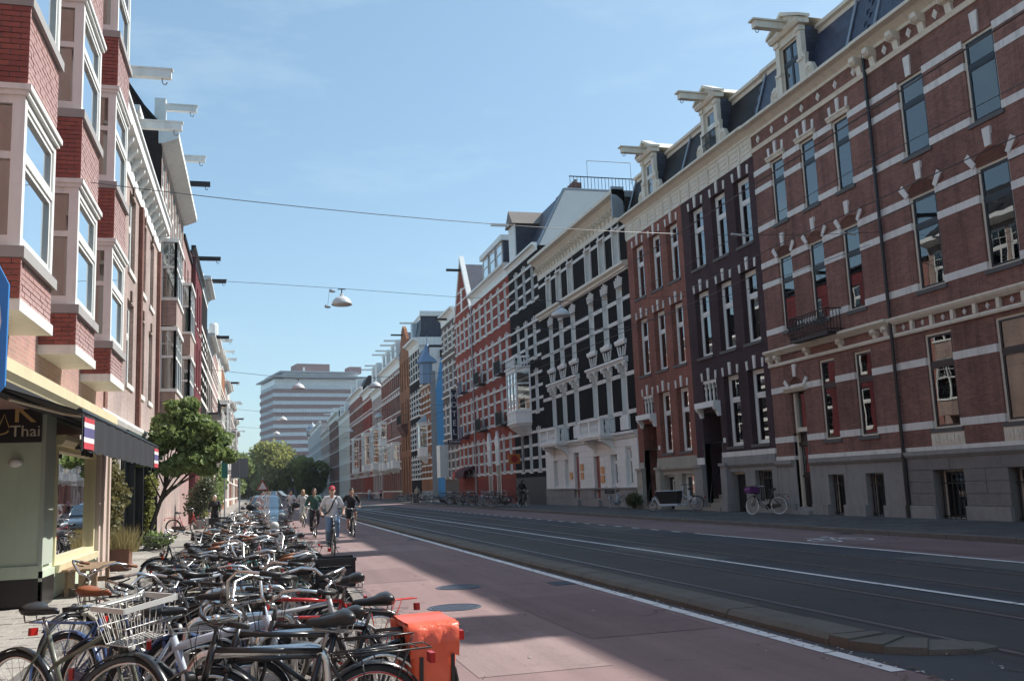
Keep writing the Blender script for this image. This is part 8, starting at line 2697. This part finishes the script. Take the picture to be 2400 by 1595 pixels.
# ================================================================ car, scooter, lamps, wires, signs
def loft(secs, close=True):
    mb = MB()
    n = len(secs[0])
    for s_ in secs:
        mb.v.extend(s_)
    for i in range(len(secs) - 1):
        for j in range(n):
            mb.f.append((i * n + j, i * n + (j + 1) % n, (i + 1) * n + (j + 1) % n, (i + 1) * n + j))
    mb.f.append(tuple(reversed(range(n))))
    mb.f.append(tuple((len(secs) - 1) * n + j for j in range(n)))
    mb.m = [0] * len(mb.f)
    return mb
def car(label, x, y, paint):
    C = thing('parked_car', label, 'car', (x, y, 0.003), rot=(0, 0, R(-90)))
    def sec(xx, hw, z0, z1, p=3.2, n=20):
        o = []
        for i in range(n):
            a = 2 * math.pi * i / n
            c, s_ = math.cos(a), math.sin(a)
            o.append((xx, hw * math.copysign(abs(c) ** (2 / p), c), (z0 + z1) / 2 + (z1 - z0) / 2 * math.copysign(abs(s_) ** (2 / p), s_)))
        return o
    body = loft([sec(2.02, .60, .30, .62), sec(1.98, .74, .25, .72), sec(1.8, .84, .2, .80), sec(1.2, .875, .18, .94), (sec(.7, .88, .18, 1.0)), sec(-.6, .885, .18, 1.02), sec(-1.5, .87, .2, 1.02), sec(-1.9, .82, .26, .98), sec(-2.02, .7, .34, .9)])
    link('body', body.mesh('body', paint, smooth=True), C)
    gh = loft([sec(.95, .74, .9, .98, 4), sec(.35, .66, .95, 1.38, 4), sec(.0, .62, .95, 1.50, 4), sec(-.9, .62, .95, 1.52, 4), sec(-1.5, .64, .95, 1.40, 4), sec(-1.85, .70, .9, 1.0, 4)])
    link('cabin', gh.mesh('cabin', paint, smooth=True), C)
    gm = pm('car_glass', (.035, .06, .09), .06, .05, 3)
    q = [(.93, -.62, 1.0), (.93, .62, 1.0), (.30, .50, 1.42), (.30, -.50, 1.42)]
    def pane(pts, name):
        a = [Vector(p) for p in pts]
        nrm = (a[1] - a[0]).cross(a[2] - a[0]).normalized()
        if nrm.x + nrm.z < 0 and name != 'rear_window':
            nrm = -nrm
        mb = MB().add([tuple(p + nrm * .035) for p in a] + [tuple(p + nrm * .01) for p in a], [(0, 1, 2, 3), (7, 6, 5, 4), (0, 4, 5, 1), (1, 5, 6, 2), (2, 6, 7, 3), (3, 7, 4, 0)])
        link(name, mb.mesh(name, gm), C)
    pane(q, 'windscreen')
    for s_ in (-1, 1):
        mb = MB().prism([(.7, 1.02), (-.35, 1.04), (-.35, 1.42), (.15, 1.40)], lambda a, b, d: (a, s_ * (d - (b - 1.0) * .24), b), .745, .765)
        link('side_window', mb.mesh('side_window', gm), C)
        mb = MB().prism([(-.45, 1.04), (-1.45, 1.04), (-1.2, 1.40), (-.45, 1.43)], lambda a, b, d: (a, s_ * (d - (b - 1.0) * .24), b), .745, .765)
        link('side_window', mb.mesh('side_window', gm), C)
        link('headlight', MB().ball((1.84, s_ * .62, .68), (.14, .17, .09), 12, 8).mesh('headlight', M_LAMP, smooth=True), C)
        link('mirror', MB().ball((.62, s_ * .97, 1.02), (.07, .1, .07), 10, 6).mesh('mirror', paint, smooth=True), C)
        for xx in (1.25, -1.3):
            W = link('wheel', MB().lathe([(.31, -.1), (.32, -.06), (.32, .06), (.31, .1), (.2, .1), (.2, -.1)], 22, (xx, s_ * .78, .32), 'y', closed=True).mesh('wheel', M_RUBBER, smooth=True), C)
            link('rim', MB().lathe([(.2, -.06), (.2, .06), (.05, .09 * s_)], 16, (xx, s_ * .78, .32), 'y').mesh('rim', M_ALU), W)
    link('grille', MB().box(1.96, 2.03, -.45, .45, .42, .56).mesh('grille', M_BKM), C)
    link('number_plate', MB().box(2.02, 2.05, -.26, .26, .34, .45).mesh('number_plate', pm('plate_yellow', (.7, .5, .05), .5)), C)
    link('wiper', MB().tube([(.93, -.1, 1.03), (.62, .45, 1.26)], .008, 4).tube([(.93, -.55, 1.03), (.6, -.05, 1.28)], .008, 4).mesh('wiper', M_BKM), C)
car('dark blue grey car parked facing the camera at the end of the bicycle row', .42, 43.5, pm('car_paint', (.03, .042, .058), .22, .05, 2, coat=.8))
car('dark car parked farther back on the left side of the street', .35, 64.0, pm('car_paint_dark', (.02, .022, .026), .22, .05, 2, coat=.8))
def scooter():
    C = thing('motor_scooter', 'motor scooter with tall clear windscreen among the parked bicycles', 'scooter', (.28, 18.8, 0.003), rot=(0, 0, R(-84)))
    gm = pm('scooter_paint', (.16, .17, .18), .3, .05, 2, coat=.5)
    for xx in (.62, -.6):
        W = link('wheel', MB().lathe([(.24 - .05 + .05 * math.cos(a), .05 * math.sin(a)) for a in [2 * math.pi * i / 8 for i in range(8)]], 22, (xx, 0, .24), 'y', closed=True).mesh('wheel', M_RUBBER, smooth=True), C)
        link('rim', MB().lathe([(.15, -.03), (.15, .03)], 14, (xx, 0, .24), 'y').mesh('rim', M_ALU), W)
    link('leg_shield', loft([[(.42 + .02 * math.cos(2 * math.pi * i / 12), .2 * math.cos(2 * math.pi * i / 12), .62 + .36 * math.sin(2 * math.pi * i / 12)) for i in range(12)], [(.5 + .02 * math.cos(2 * math.pi * i / 12), .16 * math.cos(2 * math.pi * i / 12), .62 + .33 * math.sin(2 * math.pi * i / 12)) for i in range(12)]]).mesh('leg_shield', gm, smooth=True), C)
    link('floor', MB().box(-.15, .45, -.16, .16, .26, .33).mesh('floor', gm), C)
    link('tail', loft([[(-.85 + .0, .06 * math.cos(a), .62 + .08 * math.sin(a)) for a in [2 * math.pi * i / 12 for i in range(12)]], [(-.5, .17 * math.cos(a), .58 + .17 * math.sin(a)) for a in [2 * math.pi * i / 12 for i in range(12)]], [(-.12, .14 * math.cos(a), .52 + .2 * math.sin(a)) for a in [2 * math.pi * i / 12 for i in range(12)]]]).mesh('tail', gm, smooth=True), C)
    link('seat', MB().ball((-.42, 0, .79), (.4, .15, .07), 12, 8).mesh('seat', M_SADB, smooth=True), C)
    link('front_fender', MB().ball((.62, 0, .36), (.24, .08, .16), 12, 8).mesh('front_fender', gm, smooth=True), C)
    hb = MB().tube([(.3, -.36, 1.08), (.36, -.16, 1.06), (.38, 0, 1.04), (.36, .16, 1.06), (.3, .36, 1.08)], .018, 8).tube([(.38, 0, 1.04), (.52, 0, .5), (.62, .0, .26)], .03, 8)
    link('handlebar', hb.mesh('handlebar', M_BKM, smooth=True), C)
    for s_ in (-1, 1):
        link('mirror', MB().ball((.34, s_ * .42, 1.36), (.02, .08, .06), 12, 8).tube([(.36, s_ * .22, 1.08), (.34, s_ * .42, 1.32)], .007, 5).mesh('mirror', M_BKM, smooth=True), C)
    link('headlight', MB().ball((.47, 0, 1.0), (.08, .09, .08), 12, 8).mesh('headlight', M_LAMP, smooth=True), C)
    vs_, fs_ = [], []
    n, m_ = 10, 6
    for k in range(2):
        for j in range(m_ + 1):
            v = j / m_
            for i in range(n + 1):
                u = -1 + 2 * i / n
                w_ = .36 * math.sqrt(max(.02, 1 - (max(0, v - .45) / .62) ** 2)) * (.8 + .2 * min(1, v * 3))
                vs_.append((.5 - .12 * u * u - .16 * v - .005 * k, w_ * u, .98 + .66 * v))
    o_ = (n + 1) * (m_ + 1)
    for k in range(2):
        for j in range(m_):
            for i in range(n):
                a = k * o_ + j * (n + 1) + i
                fs_.append((a, a + 1, a + n + 2, a + n + 1))
    link('windscreen', MB().add(vs_, fs_).mesh('windscreen', glassm('clear_acrylic', (.88, .91, .92), 1.6), smooth=True), C)
scooter()
M_LAMPW = pm('lamp_housing', (.62, .63, .63), .4, .06, 4)
M_WIRE = pm('wire_dark', (.05, .05, .055), .5)
def pendant(x, y, z, label, s_=1.0):
    L = thing('street_lamp', label, 'street lamp', (x, y, z), 'lamps hanging over the street')
    link('hood', MB().lathe([(.04, .44), (.07, .40), (.09, .30), (.2, .27), (.34, .16), (.41, .02), (.42, -.05), (.40, -.06), (.385, .0), (.3, .12), (.05, .2)], 24).mesh('hood', M_LAMPW, smooth=True), L)
    link('diffuser', MB().lathe([(.38, -.03), (.34, -.06), (.2, -.085), (.03, -.09)], 20).mesh('diffuser', pm('lamp_diffuser', (.66, .66, .64), .25), smooth=True), L)
    link('hanger', MB().tube([(0, 0, .44), (0, 0, .62)], .025, 6).tube([(-.16, 0, .60), (.16, 0, .60)], .02, 6).mesh('hanger', M_WIRE), L)
    if s_ != 1.0:
        L.scale = (s_,) * 3
    return L
def cable(name, label, pts, sag=0.0, r=.010, group=None, cat='cable', n=16):
    a, b = Vector(pts[0]), Vector(pts[-1])
    if len(pts) == 2:
        P_ = [a.lerp(b, i / n) - Vector((0, 0, sag * 4 * (i / n) * (1 - i / n))) for i in range(n + 1)]
    else:
        P_ = pts
    return tag(MB().tube(P_, r, 5).build(name, M_WIRE, None), label, cat, group)
def overhead():
    pendant(3.38, 38.2, 9.15, 'nearest white bowl lamp hanging over the left cycle path')
    pendant(12.78, 38.2, 8.75, 'white bowl lamp hanging in front of the black house')
    cable('span_wire', 'span wire carrying the two nearest bowl lamps', [(-3.6, 38.2, 10.1), (0, 38.2, 9.95), (3.38, 38.2, 9.78), (8, 38.2, 9.5), (12.78, 38.2, 9.38), (16, 38.2, 9.5), (18.95, 38.5, 9.75)], r=.009, group='span wires across the street')
    cable('span_wire', 'nearest span wire from the red brick bays to the brown brick house', [(-3.15, 16.4, 6.9), (18.9, 24.6, 8.95)], .42, .008, 'span wires across the street')
    ins = thing('wire_insulator', 'pale insulator on the nearest span wire before the right houses', 'insulator', (0, 0, 0))
    for f_ in (.72, .93):
        p = Vector((-3.15, 16.4, 6.9)).lerp(Vector((18.9, 24.6, 8.95)), f_) - Vector((0, 0, .42 * 4 * f_ * (1 - f_)))
        link('rod', MB().tube([p - Vector((.35, .13, .02)), p + Vector((.35, .13, .02))], .03, 6).mesh('rod', M_LAMPW), ins)
    far = [(62, [(2.65, 8.25), (7.6, 8.3)], ('second white bowl lamp over the left side, in front of the tower', 'white bowl lamp over the tram track beyond the black house')), (90, [(2.4, 8.3), (11.3, 8.4)], ('third white bowl lamp over the left side, in front of the tower', 'white bowl lamp far along before the grey houses')), (115, [(2.35, 8.5), (11, 8.6)], ('fourth and smallest white bowl lamp over the left side', 'tiny white bowl lamp far down the right side'))]
    for y, ls, lb in far:
        for (x, z), l in zip(ls, lb):
            pendant(x, y, z, l)
        cable('span_wire', 'span wire carrying bowl lamps about %s metres down the street' % {62: 'sixty', 90: 'ninety', 115: 'a hundred'}[y], [(-3.6, y, 9.6)] + [(x, y, z + .6) for x, z in ls] + [(18.95, y, 9.6)], r=.014, group='span wires across the street')
    for k, (x, z) in enumerate(((6.95, 5.75), (10.05, 5.75))):
        cable('contact_wire', ('tram contact wire over the near track', 'tram contact wire over the far track')[k], [(x + .15 * (-1) ** i, -20 + 20 * i, z) for i in range(14)], r=.009, group='tram overhead wires')
    cable('feeder_wire', 'thick feeder wire running along the right side of the street', [(12.3, -20 + 10 * i, 7.1 - .12 * (i % 2)) for i in range(25)], r=.011, group='tram overhead wires')
    cable('feeder_wire', 'thin upper wire running along in front of the brown brick houses', [(14.6, -20 + 10 * i, 9.1 - .15 * (i % 2)) for i in range(8)], r=.009, group='tram overhead wires')
    for y in (24.8, 55, 78, 104):
        cable('pull_off_wire', 'cross wire holding the tram wires, %s from the camera' % {24.8: 'first', 55: 'second', 78: 'third', 104: 'fourth'}[y], [(6.9, y, 5.85), (10.1, y, 5.85), (14.6, y + .2, 7.2), (18.95, y + .4, 8.7)], r=.008, group='tram overhead wires')
    sh = thing('hanging_shoes', 'pair of old shoes hanging by their laces beside the nearest bowl lamp', 'shoes', (2.95, 38.2, 9.75))
    for dx, dz in ((-.14, -.75), (.06, -.1)):
        link('shoe', bake(MB().ball((dx, 0, dz), (.14, .05, .05), 10, 6).ball((dx - .07, 0, dz + .05), (.06, .045, .06), 8, 6), .02, 'shoe', pm('old_shoe', (.4, .4, .4), .7)), sh)
    link('laces', MB().tube([(-.14, 0, -.7), (-.06, 0, 0), (.06, 0, -.05)], .006, 4).mesh('laces', M_WIRE), sh)
overhead()
def signs():
    P = thing('traffic_sign', 'grey back of a pair of traffic signs on a pole among the bicycles', 'traffic sign', (-.62, 38.5, 0))
    link('pole', MB().tube([(0, 0, 0), (0, 0, 3.0)], .03, 8).mesh('pole', M_ZINC), P)
    link('panel', MB().box(-.32, -.01, -.03, -.01, 2.25, 3.0).mesh('panel', pm('sign_back_grey', (.16, .17, .18), .5)), P)
    link('panel', MB().box(.01, .32, -.03, -.01, 2.25, 3.0).mesh('panel', pm('sign_back_grey', (.16, .17, .18), .5)), P)
    link('bracket', MB().box(-.3, .3, -.01, .01, 2.45, 2.5).box(-.3, .3, -.01, .01, 2.8, 2.85).mesh('bracket', M_ZINC), P)
    Q = thing('green_sign', 'narrow dark green sign on a pole left of the grey sign backs', 'traffic sign', (-1.25, 41, 0))
    link('pole', MB().tube([(0, 0, 0), (0, 0, 3.1)], .03, 8).mesh('pole', M_ZINC), Q)
    link('panel', MB().box(-.12, .12, -.05, -.03, 2.3, 3.0).mesh('panel', pm('sign_green', (.02, .16, .13), .4)), Q)
    T = thing('warning_sign', 'white triangular sign with red border on a pole far down the road', 'traffic sign', (.45, 70, 0))
    link('pole', MB().tube([(0, 0, 0), (0, 0, 2.8)], .03, 8).mesh('pole', M_ZINC), T)
    link('panel', MB().prism([(-.42, 1.85), (.42, 1.85), (0, 2.6)], lambda a, b, d: (a, d, b), -.05, -.03).mesh('panel', pm('sign_red', (.5, .04, .04), .5)), T)
    link('face', MB().prism([(-.30, 1.92), (.30, 1.92), (0, 2.46)], lambda a, b, d: (a, d, b), -.055, -.05).mesh('face', M_WHITE), T)
    B = thing('parking_sign', 'blue sign with white ring cut by the left edge of the picture', 'traffic sign', (-1.22, 4.0, 0))
    link('pole', MB().tube([(0, .03, 0), (0, .03, 2.62)], .03, 10).mesh('pole', M_ZINC), B)
    bl = pm('sign_blue', (.03, .22, .6), .35, .04)
    link('panel', MB().prism([(-.28, 1.97), (.22, 1.97), (.285, 2.05), (.285, 2.45), (.2, 2.62), (-.28, 2.62)], lambda a, b, d: (a, d, b), -.02, 0).mesh('panel', bl), B)
    mb = MB()
    for i in range(28):
        a0, a1 = 2 * math.pi * i / 28, 2 * math.pi * (i + 1) / 28
        mb.prism([(.02 + k * math.cos(q), 2.3 + 1.1 * k * math.sin(q)) for k, q in ((.245, a0), (.245, a1), (.205, a1), (.205, a0))], lambda a, b, d: (a, d, b), -.024, -.02)
    link('ring', mb.mesh('ring', M_LET), B)
    for k, y in enumerate((92.5, 94.5, 96.5)):
        L = thing('bollard', ('nearest', 'middle', 'farthest')[k] + ' dark bollard at the side street corner', 'bollard', (15.3, y, .12), 'bollards at the side street corner')
        link('post', MB().lathe([(.11, 0), (.1, .1), (.08, .12), (.075, .75), (.09, .78), (.09, .84), (.03, .92)], 10).mesh('post', M_IRON, smooth=True), L)
signs()
# ================================================================ summer haze in the air
hz = MB().box(-910, 910, -310, 1510, -1.5, 70).build('haze', None)
hz['kind'] = 'stuff'
hz['label'] = 'thin pale summer haze filling the air of the street'
hz['category'] = 'haze'
hz.data.materials.clear()
hm = bpy.data.materials.new('haze_air')
hm.use_nodes = True
ht = hm.node_tree
ht.nodes.clear()
ho = ht.nodes.new('ShaderNodeOutputMaterial')
hv = ht.nodes.new('ShaderNodeVolumePrincipled')
hv.inputs['Color'].default_value = (.86, .92, 1.0, 1)
hv.inputs['Density'].default_value = 0.0002
hv.inputs['Anisotropy'].default_value = 0.0
ht.links.new(hv.outputs[0], ho.inputs['Volume'])
hz.data.materials.append(hm)
cy.volume_bounces = 0
